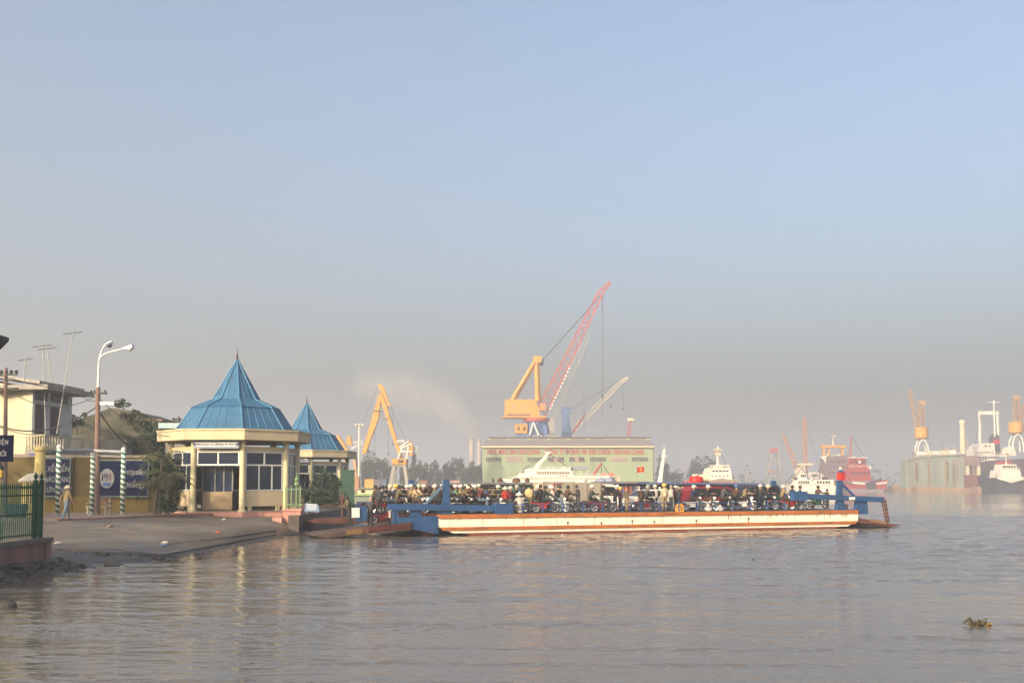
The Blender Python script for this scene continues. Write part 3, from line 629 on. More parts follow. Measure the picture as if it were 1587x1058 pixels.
# ------------------------------------------------------------------ old concrete building with growth on top
oldc = M('mossy_concrete', (0.105, 0.098, 0.072), 0.95, 0.55, 1.1, bump=0.6, dirt=(0.03, 0.042, 0.028), damt=0.62, dscale=0.55)
OD = 84.0
o = thing('derelict_building', 'grey mossy derelict building with sloping ragged top behind the street lamp', 'building', (P(180, 751, OD).x, OD, 1.2))
ox = P(180, 751, OD).x
prof = [(108, 660), (122, 650), (150, 640), (170, 632), (190, 634), (208, 640), (222, 648), (236, 651), (249, 652)]
pts = [(P(x, y, OD).x - ox, P(x, y, OD).z - 1.2) for x, y in prof]
poly = [(pts[0][0], 0)] + [(a, b) for a, b in pts] + [(pts[-1][0], 0)]
MB().prism(poly, 0, 9).build('wall', oldc, o)
MB().box(pts[-3][0], pts[-1][0] + 0.15, -0.1, 9.1, pts[-1][1] - 0.02, pts[-1][1] + 0.15).build('parapet', M('parapet_brick', (0.2, 0.13, 0.1), 0.9, 0.2), o)
MB().box(pts[0][0] - 3, pts[5][0], -1.6, -0.1, 0, P(150, 682, OD).z - 1.2).build('lean_to', M('leanto_grey', (0.17, 0.165, 0.15), 0.9, 0.25), o)

# ------------------------------------------------------------------ street lamp and wires
LD = 62.0
lb = P(149.5, 797, LD); lj = P(152, 600, LD); la = P(153.5, 560, LD)
sl = thing('street_lamp', 'tall brown concrete street lamp with two white curved arms', 'street lamp', (lb.x, LD, 1.24))
def sl_(v): return v - Vector((lb.x, LD, 1.24))
MB().tube((0, 0, 0), sl_(lj), 0.20, 0.13, 10).build('concrete_pole', M('pole_brown', (0.19, 0.12, 0.10), 0.9, 0.2, 0.8), sl)
lwh = M('lamp_white', (0.6, 0.6, 0.58), 0.45, 0.05)
MB().tube(sl_(lj), sl_(la), 0.085, 0.07, 8).build('upper_tube', lwh, sl)
arm1 = [sl_(P(x, y, LD + d)) for x, y, d in ((153.5, 560, 0), (155, 551, 0.4), (158, 543, 0.9), (162, 536, 1.4))]
arm2 = [sl_(P(x, y, LD + d)) for x, y, d in ((154.5, 556, 0), (159, 550, 0), (168, 546, -0.1), (192, 540, -0.3))]
for a in (arm1, arm2): MB().path(a, 0.055, 7).build('arm', lwh, sl)
def head(c, d, dark):
    d = d.normalized(); mb = MB(); mb.bar(c, c + d * 0.62, 0.2, 0.14, w1=0.28, h1=0.2); h_ = mb.build('lamp_head', lwh, sl)
    q = c + d * 0.42 + Vector((0, 0, -0.12))
    MB().ball(q, 0.17, 10, 6, sz=0.8).build('lens', dark, h_, smooth=True)
head(arm1[-1], Vector((0.3, 0.6, 0.35)), M('lens_dark', (0.12, 0.10, 0.13), 0.2)); head(arm2[-1], Vector((1, -0.2, 0.22)), M('lens_grey', (0.5, 0.5, 0.46), 0.2))
cr_z = sl_(P(150, 609, LD))
MB().box(-0.6, 0.45, -0.1, 0.1, cr_z.z - 0.06, cr_z.z + 0.06).build('cross_arm', M('lamp_dark', ()), sl)
for xx in (-0.5, -0.3, 0.35): MB().ball((xx, 0, cr_z.z + 0.12), 0.07, 6, 4).build('insulator', M('lamp_dark', ()), sl)
MB().box(0.1, 0.95, -0.16, -0.06, sl_(P(150, 625, LD)).z - 0.1, sl_(P(150, 625, LD)).z + 0.1).build('fluorescent_lamp', lwh, sl)
wm = M('cable_black', (0.03, 0.03, 0.03), 0.6)
def cable(a, b, sag, lab, r=0.022, n=12):
    mb = MB(); pts = [a.lerp(b, i / n) - Vector((0, 0, 4 * sag * (i / n) * (1 - i / n))) - a for i in range(n + 1)]
    mb.path(pts, r, 5); o = mb.build('cable', wm, None, loc=a); tag(o, lab, 'cable', 'overhead cables')
cable(P(152, 609, LD), P(-30, 572, 60), 0.25, 'upper cable from the street lamp to the left edge', 0.028)
cable(P(150, 620, LD), P(130, 615, 72), 0.15, 'short cable from the street lamp to the roof slab')
cable(P(150, 630, LD), P(-20, 652, 62), 1.0, 'sagging cable crossing in front of the house doors', 0.04)
cable(P(153, 616, LD), P(262, 676, 60.5), 0.5, 'cable from the street lamp down to the kiosk roof', 0.026)
cable(P(153, 636, LD), P(246, 700, 66), 0.9, 'thick cable drooping in front of the mossy building', 0.045)
cable(P(150, 664, LD), P(-20, 655, 62), 0.6, 'lowest cable crossing above the balcony')
cable(P(10, 602, 62), P(152, 612, LD), 0.9, 'slack cable running along the roof edge')
up = P(10, 700, 62.0); ut = P(8, 570, 62.0)
o = thing('utility_pole', 'slim dark utility pole with wires in front of the lit house wall', 'pole', (up.x, 62, 1.2))
MB().tube((0, 0, 0), (ut.x - up.x + 0.05, 0, ut.z - 1.2), 0.16, 0.10, 8).build('shaft', M('pole_brown', ()), o)
for z_, wv in ((P(8, 602, 62).z - 1.2, 0.6), (P(8, 580, 62).z - 1.2, 0.5)): MB().box(-wv, wv, -0.06, 0.06, z_ - 0.05, z_ + 0.05).build('cross_arm', M('lamp_dark', ()), o)
for i in range(4): MB().ball((-0.45 + 0.3 * i, 0, P(8, 576, 62).z - 1.2), 0.12, 6, 4).build('insulator', M('lamp_dark', ()), o)
# eave corner of a neighbouring house at the very left
ev = P(14, 523, 36.0)
o = thing('tiled_eave', 'dark roof eave corner jutting in at the left edge', 'house', (ev.x - 5, 36, 1.02))
h_ = ev.z - 1.02
MB().prism([(5, h_), (5, h_ - 0.12), (4.72, h_ - 0.42), (4.4, h_ - 0.3), (-1, h_ + 1.4), (-1, h_ + 1.6)], -4.0, 0.0).build('roof', M('eave_dark', (0.05, 0.045, 0.06), 0.8), o)
MB().box(-1, 3.2, -3.6, -0.6, 0, h_ + 0.2).build('wall', hw, o)

# ------------------------------------------------------------------ low building and far things beside the kiosk
o = thing('shed', 'low shed with pale blue roof edge behind the nearer kiosk', 'shed', (P(275, 751, 80).x, 80, 1.2))
zt = P(275, 658, 80).z - 1.2
MB().box(-1.0, 3.0, 0, 4, 0, zt - 0.3).build('wall', hw, o)
MB().box(-1.4, 3.3, -0.5, 4.4, zt - 0.3, zt + 0.12).build('roof', M('shed_roof', (0.35, 0.47, 0.50), 0.6), o)
# pink pedestal with green railing on the right of the kiosk
pd = P(456, 808, 63.6)
o = thing('railing_pedestal', 'pink block pedestal carrying a pale green railing beside the kiosk', 'pedestal', (pd.x, 63.6, 0.62))
MB().box(-0.62, 0.45, -0.35, 0.4, 0.1, 0.80).build('block', pink, o)
MB().box(-0.70, 0.53, -0.42, 0.46, 0.80, 0.92).build('cap', pink, o)
MB().box(-1.2, -0.62, -0.7, 0.2, 0.0, 0.42).build('low_block', pink, o)
pg = M('pale_green_iron', (0.16, 0.27, 0.13), 0.6, 0.15)
for xx in (-0.55, -0.2, 0.1, 0.35): 
    MB().box(xx - 0.03, xx + 0.03, -0.03, 0.03, 0.92, 2.35).build('railing_bar', pg, o)
for xx in (0.12,): MB().lathe([(0.09, 2.3), (0.17, 2.4), (0.08, 2.55), (0.14, 2.7), (0.03, 2.9), (0.02, 3.2)], 8, (xx, 0, 0)).build('post_finial', pg, o)
for z in (1.15, 2.1): MB().box(-0.6, 0.5, -0.02, 0.02, z, z + 0.05).build('railing_rail', pg, o)
# dark green gate panels and notice board beyond
gd = M('gate_green', (0.02, 0.065, 0.04), 0.6, 0.2)
o = thing('gate_leaf', 'tall dark green sheet gate at the end of the farther kiosk', 'gate', (P(539, 751, 86).x, 86, 1.2))
zt = P(539, 730, 86).z - 1.2
MB().box(-0.55, 0.55, -0.05, 0.05, 0, zt).build('sheet', gd, o)
MB().box(-0.6, 0.6, -0.08, 0.08, zt, zt + 0.12).build('top_rail', gd, o)
o = thing('notice_board', 'small blue notice board on the ground by the green railing', 'sign', (P(483, 795, 66).x, 66, 1.2))
z0 = P(483, 792, 66).z - 1.2; z1 = P(483, 779, 66).z - 1.2
MB().prism([(-0.45, z0), (0.5, z0 - 0.05), (0.42, z1 - 0.1), (-0.4, z1)], -0.03, 0.03).build('panel', M('notice_blue', (0.18, 0.26, 0.45), 0.6), o)
for i in range(3): MB().box(-0.3, 0.3, -0.045, -0.031, z0 + 0.12 + i * 0.14, z0 + 0.18 + i * 0.14).build('text_line', lettering_white, o)
for s in (-0.3, 0.3): MB().box(s - 0.03, s + 0.03, -0.03, 0.03, 0 if z0 > 0 else z0 - 0.2, max(z0, 0.02)).build('leg', pipe, o)
# quay edge stones seen end-on at the landing
o = thing('landing_wall', 'low dark quay wall behind the ferry ramp', 'wall', (-13.2, 66, 0))
MB().box(-0.3, 0.35, -3.5, 24, -0.8, 1.16).build('wall_face', M('quay_dark', (0.10, 0.08, 0.07), 0.9, 0.25), o)

# ------------------------------------------------------------------ vegetation
def leaf_mass(name, center, rad, n, size, mat, parent, seed, clumps=10, flat=0.5, hollow=0.5):
    r_ = random.Random(seed); mb = MB()
    cl = []
    for _ in range(clumps):
        v = Vector((r_.gauss(0, 1), r_.gauss(0, 1), r_.gauss(0, 1))).normalized() * (hollow + (1 - hollow) * r_.random()) 
        cl.append((Vector((v.x * rad[0], v.y * rad[1], v.z * rad[2])) * 0.8, r_.uniform(0.28, 0.5)))
    for i in range(n):
        c, q = cl[i % clumps]
        v = Vector((r_.gauss(0, 1), r_.gauss(0, 1), r_.gauss(0, 1))).normalized() * q * (0.6 + 0.4 * r_.random())
        p = Vector(center) + c + Vector((v.x * rad[0], v.y * rad[1], v.z * rad[2]))
        s = size * r_.uniform(0.6, 1.3)
        a = Vector((r_.gauss(0, 1), r_.gauss(0, 1), r_.gauss(0, flat))).normalized(); b = a.cross(Vector((r_.gauss(0, 1), r_.gauss(0, 1), r_.gauss(0, 1))).normalized())
        mb.add([p - a * s, p + b * s * 0.45, p + a * s, p - b * s * 0.45], [(0, 1, 2, 3)])
    return mb.build(name, mat, parent)
def tree(name, label, loc, h, rad, n, size, mat, seed, trunk=0.25, cat='tree', group=None, clumps=12):
    t = thing(name, label, cat, loc, 0, group); r_ = random.Random(seed)
    tm = M('bark', (0.10, 0.08, 0.06), 0.9, 0.25)
    mb = MB(); ch = h - rad[2]
    mb.tube((0, 0, -0.05), (r_.uniform(-.2, .2), 0, ch), trunk, trunk * 0.6, 7)
    for i in range(5):
        a = i * 1.3 + r_.random(); z = ch * r_.uniform(0.7, 1.0)
        mb.tube((0, 0, z), (rad[0] * 0.6 * math.cos(a), rad[1] * 0.6 * math.sin(a), z + rad[2] * r_.uniform(0.3, 0.9)), trunk * 0.4, trunk * 0.12, 5)
    mb.build('trunk', tm, t)
    leaf_mass('crown', (0, 0, ch), rad, n, size, mat, t, seed + 1, clumps)
    return t
lf_y = leafy('leaf_olive', (0.025, 0.034, 0.010), (0.075, 0.08, 0.022)); lf_d = leafy('leaf_dark', (0.014, 0.03, 0.012), (0.04, 0.075, 0.025)); lf_m = leafy('leaf_mid', (0.03, 0.05, 0.018), (0.085, 0.11, 0.045))
def palm(loc, h, label, seed, nf=13, fl=1.5):
    t = thing('palm', label, 'palm', loc, 0, 'palms beside the kiosk'); r_ = random.Random(seed)
    MB().tube((0, 0, 0), (0.1, 0, h), 0.11, 0.08, 8).build('trunk', M('bark', ()), t)
    for i in range(nf):
        a = i * 2.4; up_ = r_.uniform(0.2, 1.1); L_ = fl * r_.uniform(0.8, 1.15); mb = MB(); pts = []
        for k in range(7):
            s = k / 6; pts.append(Vector((0.1 + L_ * s * math.cos(a) * math.cos(up_ * (1 - s * 0.6)), L_ * s * math.sin(a) * math.cos(up_ * (1 - s * 0.6)), h + L_ * (s * math.sin(up_) - 0.75 * s * s))))
        sd = Vector((-math.sin(a), math.cos(a), 0))
        for k in range(6):
            p, q = pts[k], pts[k + 1]; mb.bar(p, q, 0.02)
            for s_ in (-1, 1):
                for j in range(2):
                    o_ = p.lerp(q, j / 2); w_ = 0.42 * math.sin(math.pi * (0.12 + 0.8 * (k + j / 2) / 6))
                    e_ = o_ + sd * s_ * w_ + (q - p) * 0.8 - Vector((0, 0, w_ * 0.5))
                    mb.add([o_, o_ + (q - p) * 0.3, e_], [(0, 1, 2)])
        mb.build('frond', lf_y, t)
for x, D, h, lab, sd_ in ((247, 62.5, 3.4, 'taller yellowish palm between billboard and kiosk', 11), (258, 60.9, 2.3, 'middle low palm close to the kiosk columns', 12), (240, 61.5, 1.6, 'smallest palm at the right end of the yellow wall', 13)):
    b_ = P(x, 790, D); palm((b_.x, D, 1.24), h, lab, sd_)
def shrub(name, x, D, yt, w_, lab, mat, seed, n=500, z0=1.2, size=0.16, cat='shrub', grp=None):
    b_ = P(x, 751, D); h = P(x, yt, D).z - z0
    t = thing(name, lab, cat, (b_.x, D, z0), 0, grp)
    MB().tube((0, 0, 0), (0, 0, h * 0.5), 0.06, 0.03, 5).build('stem', M('bark', ()), t)
    leaf_mass('foliage', (0, 0, h * 0.55), (w_ / 2, w_ / 2, h * 0.5), n, size, mat, t, seed, 14, 0.6, 0.25)
shrub('potted_shrub', 262, 60.2, 776, 1.0, 'low dark shrub in front of the palms by the kiosk', lf_d, 21, z0=1.24)
shrub('tall_shrub', 247, 64.6, 694, 2.2, 'tall dense dark shrub behind the palms left of the kiosk', lf_d, 26, 1300, size=0.17)
shrub('tall_shrub', 259, 64.9, 704, 1.7, 'dense dark shrub touching the left kiosk columns', lf_m, 27, 1000, size=0.16)
shrub('climbing_shrub', 498, 87.5, 722, 3.2, 'dark climbing shrub over the front of the farther kiosk', lf_d, 22, 900)
shrub('climbing_shrub', 518, 86.5, 728, 2.4, 'dark leafy shrub next to the green gate leaf', lf_d, 23, 700)
shrub('hedge_shrub', 489, 84.0, 752, 3.0, 'left rounded hedge shrub under the farther kiosk', lf_d, 24, 700)
shrub('hedge_shrub', 512, 83.0, 758, 2.8, 'right rounded hedge shrub under the farther kiosk', lf_d, 25, 700)
tree('leafy_tree', 'small green tree crown showing over the shed roof behind the kiosk', (P(272, 751, 95).x, 95, 1.2), P(270, 640, 95).z - 1.2, (1.9, 1.9, 1.6), 1100, 0.22, lf_m, 31)
tree('roof_shrub', 'tuft of green growth on top of the mossy derelict building', (P(190, 751, 86).x, 86, P(190, 637, 86).z), 1.1, (0.75, 0.6, 0.45), 260, 0.14, lf_d, 32, 0.05, 'shrub', clumps=6)
tree('roof_shrub', 'thin dark plant growing above the lean-to beside the house', (P(117, 751, 80).x, 80, P(117, 672, 80).z), 1.6, (0.7, 0.5, 0.8), 300, 0.15, lf_d, 33, 0.05, 'shrub', clumps=6)
for i, (x, y) in enumerate(((204, 639), (213, 643), (221, 648), (128, 646))):
    tree('roof_weed', 'low weed tuft, number %s along the ragged top of the derelict building' % ('one two three four'.split()[i]) if False else ['first low weed tuft right of the roof shrub on the derelict building', 'second low weed tuft right of the roof shrub on the derelict building', 'last low weed tuft beside the brick parapet', 'low weed tuft on the left slope of the derelict building'][i],
         (P(x, 751, 85).x, 85, P(x, y + 3, 85).z), 0.55, (0.4, 0.3, 0.25), 90, 0.12, lf_y, 50 + i, 0.03, 'weed', clumps=4)

# big street trees left of the frame; their shade lies over the yellow wall, the road and the slipway
for i, (x, y_, h, rr, lab) in enumerate(((-40, 48, 13, 5.0, 'large spreading tree left of the frame beyond the fence'), (-47, 41, 13, 5.0, 'second large tree further left behind the fence'), (-33.5, 43.5, 9.5, 3.6, 'smaller street tree left of the frame near the road'), (-50, 53, 12, 5, 'third large tree beside the house left of the frame'))):
    tree('street_tree', lab, (x, y_, 1.1), h, (rr, rr, h * 0.36), 3800, 0.42, lf_m, 70 + i, 0.35, clumps=26)

# rubble, litter and weed along the slipway edge
r_ = random.Random(19); edge_pts = [G(90, 851, 0.28), G(170, 857, 0.2), G(252, 863, 0.06), G(330, 847, 0.05), G(438, 829, 0.04)]
rub = thing('edge_rubble', 'broken stones and rubble scattered along the slipway edge', 'rubble', (edge_pts[2].x, edge_pts[2].y, 0)); rub['kind'] = 'thing'
for i in range(90):
    k = r_.randrange(4); p = edge_pts[k].lerp(edge_pts[k + 1], r_.random()) + Vector((r_.uniform(-.15, .6), r_.uniform(-.7, .15), -0.03)); s_ = r_.uniform(0.04, 0.13)
    st = obj('stone', rocks[i % 7], rub, p - Vector((edge_pts[2].x, edge_pts[2].y, 0))); st.scale = (s_ * 1.4, s_, s_ * 0.8); st.rotation_euler = (r_.uniform(-.5, .5), 0, r_.uniform(0, 6))
lit = [(120, 835, 0.62, (0.5, 0.48, 0.44)), (215, 828, 0.8, (0.12, 0.2, 0.35)), (258, 840, 0.4, (0.55, 0.5, 0.4)), (330, 822, 0.62, (0.4, 0.1, 0.06)), (370, 812, 0.85, (0.5, 0.48, 0.44)), (180, 816, 1.0, (0.3, 0.22, 0.12))]
lw_ = ['white scrap of litter on the slipway near the fence', 'blue scrap of litter in the middle of the slipway', 'pale scrap of litter at the slipway corner', 'reddish scrap of litter below the kiosk door', 'white scrap of litter near the kiosk kerb', 'brown cardboard scrap near the bench']
for (x, y, z, c), l_ in zip(lit, lw_):
    # find the slab surface under this pixel
    best = None
    for g0 in grid:
        for q in g0:
            dd = (P(x, y, q.y) - q).length
            if best is None or dd < best[0]: best = (dd, q)
    q = best[1]; o = thing('paper_scrap', l_, 'scrap', q + Vector((0, 0, 0.015)), r_.uniform(0, 3))
    MB().prism([(-0.13, 0), (0.12, 0.0), (0.15, 0.05), (0.02, 0.09), (-0.1, 0.04)], -0.08, 0.08).build('scrap', M('litter_%d' % x, c, 0.9, 0.2), o)
    MB().prism([(0.05, 0.0), (0.2, 0.0), (0.18, 0.03)], -0.05, 0.12).build('flap', M('litter_%d' % x, c), o); o['kind'] = 'thing'

# creepers over the derelict building
db = [o_ for o_ in bpy.data.objects if o_.name == 'derelict_building'][0]
for i, (x, y, rx, rz) in enumerate(((232, 668, 1.2, 1.4), (214, 656, 1.5, 0.9), (198, 648, 1.2, 0.7), (243, 690, 0.9, 1.6), (175, 690, 1.6, 0.8), (205, 690, 1.8, 1.0))):
    c_ = P(x, y, OD); leaf_mass('creeper', (c_.x - ox, -0.15, c_.z - 1.2), (rx, 0.22, rz), 260, 0.15, [lf_d, lf_m, lf_y][i % 3], db, 300 + i, 9, 0.6, 0.1)
# ------------------------------------------------------------------ the vehicle ferry
FL, FR = G(680, 830, 0), G(1330, 818, 0)
ax = (FR - FL); FLEN = ax.length; FA = math.atan2(ax.y, ax.x); ax.normalize(); ay = Vector((-ax.y, ax.x, 0))
FW = 8.4; HL_ = FLEN / 2
fc = (FL + FR) / 2 + ay * (FW / 2)
def fl(v):   # world -> ferry frame
    d = v - fc; return Vector((d.dot(ax), d.dot(ay), d.z))
def fw(v): return fc + ax * v[0] + ay * v[1] + Vector((0, 0, v[2]))
def FP(x, y, yl):   # pixel -> ferry frame on the lengthwise plane yl
    d = ray(x, y); o = Vector((0, 0, CAM_Z)); k = ((fc - o).dot(ay) + yl) / d.dot(ay); return fl(o + d * k)
NY = -FW / 2; DECK = 1.22
hull_white = M('hull_white', (0.76, 0.71, 0.60), 0.65, 0.10, 1.4, bump=0.12, dirt=(0.40, 0.25, 0.13), damt=0.26, dscale=1.1, streak=True)
hull_orange = M('rubbing_orange', (0.40, 0.125, 0.03), 0.7, 0.2, 1.2, dirt=(0.22, 0.08, 0.03), damt=0.35, dscale=1.5)
hull_red = M('boot_red', (0.20, 0.05, 0.03), 0.7, 0.25, 1.0, dirt=(0.09, 0.04, 0.03), damt=0.4)
f_blue = M('ferry_blue', (0.022, 0.07, 0.185), 0.55, 0.14, 0.9, dirt=(0.10, 0.12, 0.17), damt=0.25, dscale=1.3)
f_blue_d = M('ferry_rail_blue', (0.03, 0.07, 0.20), 0.55, 0.15, 1.0)
deckm = M('deck_steel', (0.09, 0.085, 0.085), 0.7, 0.25, 0.6, bump=0.2)
rust = M('rusty_plate', (0.11, 0.042, 0.026), 0.85, 0.3, 1.0, bump=0.2, dirt=(0.07, 0.04, 0.03), damt=0.4)
fe = thing('vehicle_ferry', 'long low vehicle ferry with white hull, orange bands and blue ramp gear', 'ferry', fc, FA)
def bandx(z0, z1, grow, name, mat, rake=1.7):
    # closed hull course with raked ends: the lower it lies, the shorter it is
    def e(z): return HL_ - rake * max(0.0, (0.55 - z)) / 0.55 * (1 if z < 0.55 else 0)
    x0, x1 = e(z0), e(z1); g = grow
    vs = [(-x0, NY - g, z0), (x0, NY - g, z0), (x0, -NY + g, z0), (-x0, -NY + g, z0), (-x1, NY - g, z1), (x1, NY - g, z1), (x1, -NY + g, z1), (-x1, -NY + g, z1)]
    return MB().add(vs, [(3,2,1,0),(4,5,6,7),(0,1,5,4),(1,2,6,5),(2,3,7,6),(3,0,4,7)]).build(name, mat, fe)
bandx(-0.5, 0.14, 0.0, 'hull_bottom', hull_red, 2.0)
bandx(0.14, 0.30, 0.012, 'lower_white_band', hull_white, 1.2)
bandx(0.30, 0.50, 0.075, 'rubbing_strake', hull_orange, 0.6)
bandx(0.50, 1.02, 0.0, 'hull_side', hull_white, 0.0)
bandx(1.02, 1.25, 0.085, 'rubbing_strake', hull_orange, 0.0)
MB().box(-HL_ + 0.05, HL_ - 0.05, NY + 0.05, -NY - 0.05, 1.25, 1.262).build('deck_plating', deckm, fe)
DECK = 1.262
blk = M('port_dark', (0.06, 0.05, 0.045), 0.7)
for x, y in ((880, 809), (932, 810), (1014, 808), (1079, 806), (980, 807), (1160, 803)):
    p = FP(x, y, NY); MB().box(p.x - 0.06, p.x + 0.06, NY - 0.012, NY + 0.02, p.z - 0.06, p.z + 0.06).build('scupper', blk, fe)
    MB().box(p.x - 0.03, p.x + 0.03, NY - 0.008, NY + 0.01, 0.5, p.z - 0.06).build('scupper_stain', M('rust_stain', (0.32, 0.16, 0.07), 0.8), fe)
sm_ = M('weld_seam', (0.42, 0.33, 0.22), 0.7)
for i in range(1, 12):
    x = -HL_ + FLEN * i / 12 + rnd.uniform(-.3, .3); MB().box(x - 0.018, x + 0.018, NY - 0.006, NY + 0.01, 0.505, 1.015).build('weld_seam', sm_, fe)
for i in range(26):
    x = rnd.uniform(-HL_ + 0.5, HL_ - 0.5); h_ = rnd.uniform(0.08, 0.35); w_ = rnd.uniform(0.02, 0.07)
    MB().prism([(x - w_, 1.016), (x + w_, 1.016), (x + w_ * 0.3, 1.016 - h_), (x - w_ * 0.4, 1.016 - h_ * 0.8)], NY - 0.004, NY + 0.01).build('rust_run', M('rust_run_%d' % (i % 3), [(0.45, 0.27, 0.13), (0.36, 0.2, 0.1), (0.52, 0.4, 0.26)][i % 3], 0.8), fe)
for i in range(14):
    x = rnd.uniform(-HL_ + 0.5, HL_ - 0.5); w_ = rnd.uniform(0.15, 0.6); z_ = rnd.choice((0.40, 1.13)) + rnd.uniform(-.05, .05)
    MB().box(x - w_, x + w_, NY - 0.092, NY - 0.07, z_ - rnd.uniform(.01, .04), z_ + rnd.uniform(.01, .04)).build('scrape', M('scrape_dark', (0.16, 0.07, 0.035), 0.9), fe)
# mooring bollard on the near right corner
MB().lathe([(0.12, DECK), (0.09, DECK + 0.05), (0.09, DECK + 0.3), (0.14, DECK + 0.34), (0.14, DECK + 0.4)], 8, (HL_ - 0.7, NY + 0.3, 0)).build('bollard', blk, fe)
# guard rails along both sides between the ramp gear
gx0, gx1 = FP(778, 790, NY).x, FP(1218, 785, NY).x
for side in (NY + 0.12, -NY - 0.12):
    for z in (0.28, 0.56): MB().box(gx0, gx1, side - 0.02, side + 0.02, DECK + z - 0.02, DECK + z + 0.02).build('guard_rail', f_blue_d, fe)
    n = 15
    for i in range(n + 1):
        x = gx0 + (gx1 - gx0) * i / n; MB().box(x - 0.03, x + 0.03, side - 0.03, side + 0.03, DECK, DECK + 0.6).build('rail_post', f_blue_d, fe)
# ramp gear: post, lever beam with counterweight, brace; one set each side at each end
def gear(end, side, zb, dz_in, dz_out, link):
    """end -1 left, +1 right; lever beam height zb at the post, dz towards each end"""
    xp_ = end * (HL_ - (0.55 if end < 0 else 1.25)); s = side; e = end
    zt = DECK + 2.05
    MB().bar((xp_, s, DECK - 0.25), (xp_, s, zt), 0.34, 0.30).build('gear_post', f_blue, fe)
    MB().prism([(xp_ - 0.45, DECK - 0.3), (xp_ + 0.45, DECK - 0.3), (xp_ + 0.18, DECK + 0.75), (xp_ - 0.18, DECK + 0.75)], s - 0.19, s + 0.19).build('post_bracket', f_blue, fe)
    inb = (xp_ - e * 4.1, s, zb + dz_in); outb = (xp_ + e * 3.6, s, zb + dz_out); off = 0.22 if s < 0 else -0.22
    def o_(p): return (p[0], p[1] - off, p[2])
    bm_ = MB().bar(o_(inb), o_(outb), 0.2, 0.36).build('lever_beam', f_blue, fe)
    MB().box(min(inb[0], inb[0] + e * 1.1), max(inb[0], inb[0] + e * 1.1), o_(inb)[1] - 0.22, o_(inb)[1] + 0.22, inb[2] - 0.34, inb[2] + 0.28).build('counterweight', f_blue, bm_)
    p1 = Vector((xp_ + e * 0.05, s - off * 0.4, zt - 0.15)); f = 1.9 / 3.6
    p2 = Vector((xp_ + e * 1.9, s - off * 0.4, zb + dz_out * f - 0.45))
    MB().bar(p1, p2, 0.1, 0.14).build('stay', f_blue_d if link else M('stay_grey_blue', (0.10, 0.16, 0.25), 0.6), fe)
    if e < 0: MB().prism([(xp_ - 1.72, zb + 0.1), (xp_ - 2.12, zb + 0.1), (xp_ - 2.2, DECK - 0.1), (xp_ - 1.55, DECK - 0.1)], s - 0.17, s + 0.17).build('hinge_plate', f_blue, fe)
    else: MB().prism([(xp_ + e * 1.5, zb + dz_out * f + 0.1), (xp_ + e * 2.15, zb + dz_out * f + 0.1), (xp_ + e * 2.3, DECK + 0.02), (xp_ + e * 1.25, DECK + 0.02)], s - 0.17, s + 0.17).build('hinge_plate', f_blue, fe)
    if e > 0: MB().box(min(xp_ + e * 0.2, xp_ + e * 2.25), max(xp_ + e * 0.2, xp_ + e * 2.25), s - 0.2, s + 0.2, DECK - 0.30, DECK + 0.04).build('hinge_arm', f_blue, fe)
    return Vector(outb) - Vector((0, off, 0))
zR = FP(1303, 770, NY).z; zL = FP(668, 786, NY).z
for side in (NY + 0.35, -NY - 0.35):
    ob = gear(1, side, zR, 0.12, -0.20, True)
    MB().lattice(ob, ob + Vector((0.32, 0, -1.62)), 0.22, 0.16, 6, 0.05).build('ramp_link', rust, fe)
    ob = gear(-1, side, zL, -0.1, 0.05, False)
# left apron boxes, right lamp box
p0, p1 = FP(637, 803, NY).x, -HL_ - 0.01
MB().prism([(p0, DECK - 0.12), (p1, DECK - 0.12), (p1, 0.12), (p1 - 0.25, 0.12), (p0, 0.45)], NY + 0.02, NY + 0.9).build('apron_side', f_blue, fe)
MB().prism([(p0, DECK - 0.12), (p1, DECK - 0.12), (p1, 0.12), (p1 - 0.25, 0.12), (p0, 0.45)], -NY - 0.9, -NY - 0.02).build('apron_side', f_blue, fe)
MB().prism([(p0 + 0.02, DECK - 0.16), (p1, DECK - 0.16), (p1, -0.1), (p1 - 0.6, 0.0), (p0 + 0.02, 0.42)], NY + 0.9, -NY - 0.9).build('apron_underside', hull_red, fe)
q0 = FP(611, 803, NY).x
MB().prism([(q0, DECK - 0.15), (p0, DECK - 0.15), (p0, 0.5), (q0 + 0.3, 0.72)], NY + 0.05, NY + 0.3).build('apron_gusset', f_blue, fe)
for x in (611, 616):
    v = FP(x, 800, NY); MB().box(v.x - 0.07, v.x + 0.07, NY + 0.1, NY + 0.3, DECK - 0.55, zL + 0.15).build('apron_stanchion', f_blue, fe)
v = FP(563, 792, NY + 0.3); MB().box(v.x - 0.45, v.x + 0.2, NY + 0.2, NY + 0.5, DECK - 0.35, zL + 0.05).build('apron_end_box', f_blue, fe)
v = FP(551, 794, NY + 0.1); MB().box(v.x - 0.22, v.x + 0.24, NY + 0.1, NY + 0.14, v.z - 0.28, v.z + 0.28).build('notice_plate', lettering_white, fe)
v = FP(1303, 742, NY + 0.35); lb_ = MB().box(v.x - 0.2, v.x + 0.2, NY + 0.1, NY + 0.5, DECK + 2.06, DECK + 2.6).build('signal_lamp', M('signal_red', (0.42, 0.03, 0.02), 0.5, 0.1), fe)
MB().lathe([(0.2, 0), (0.22, 0.05), (0.02, 0.2)], 8, (v.x, NY + 0.3, DECK + 2.6)).build('lamp_hood', f_blue, lb_)
v = FP(1320, 772, NY); MB().box(v.x - 0.25, v.x + 0.25, NY - 0.06, NY - 0.03, v.z - 0.1, v.z + 0.1).build('name_plate', lettering_white, fe)
v = FP(645, 745, NY); 
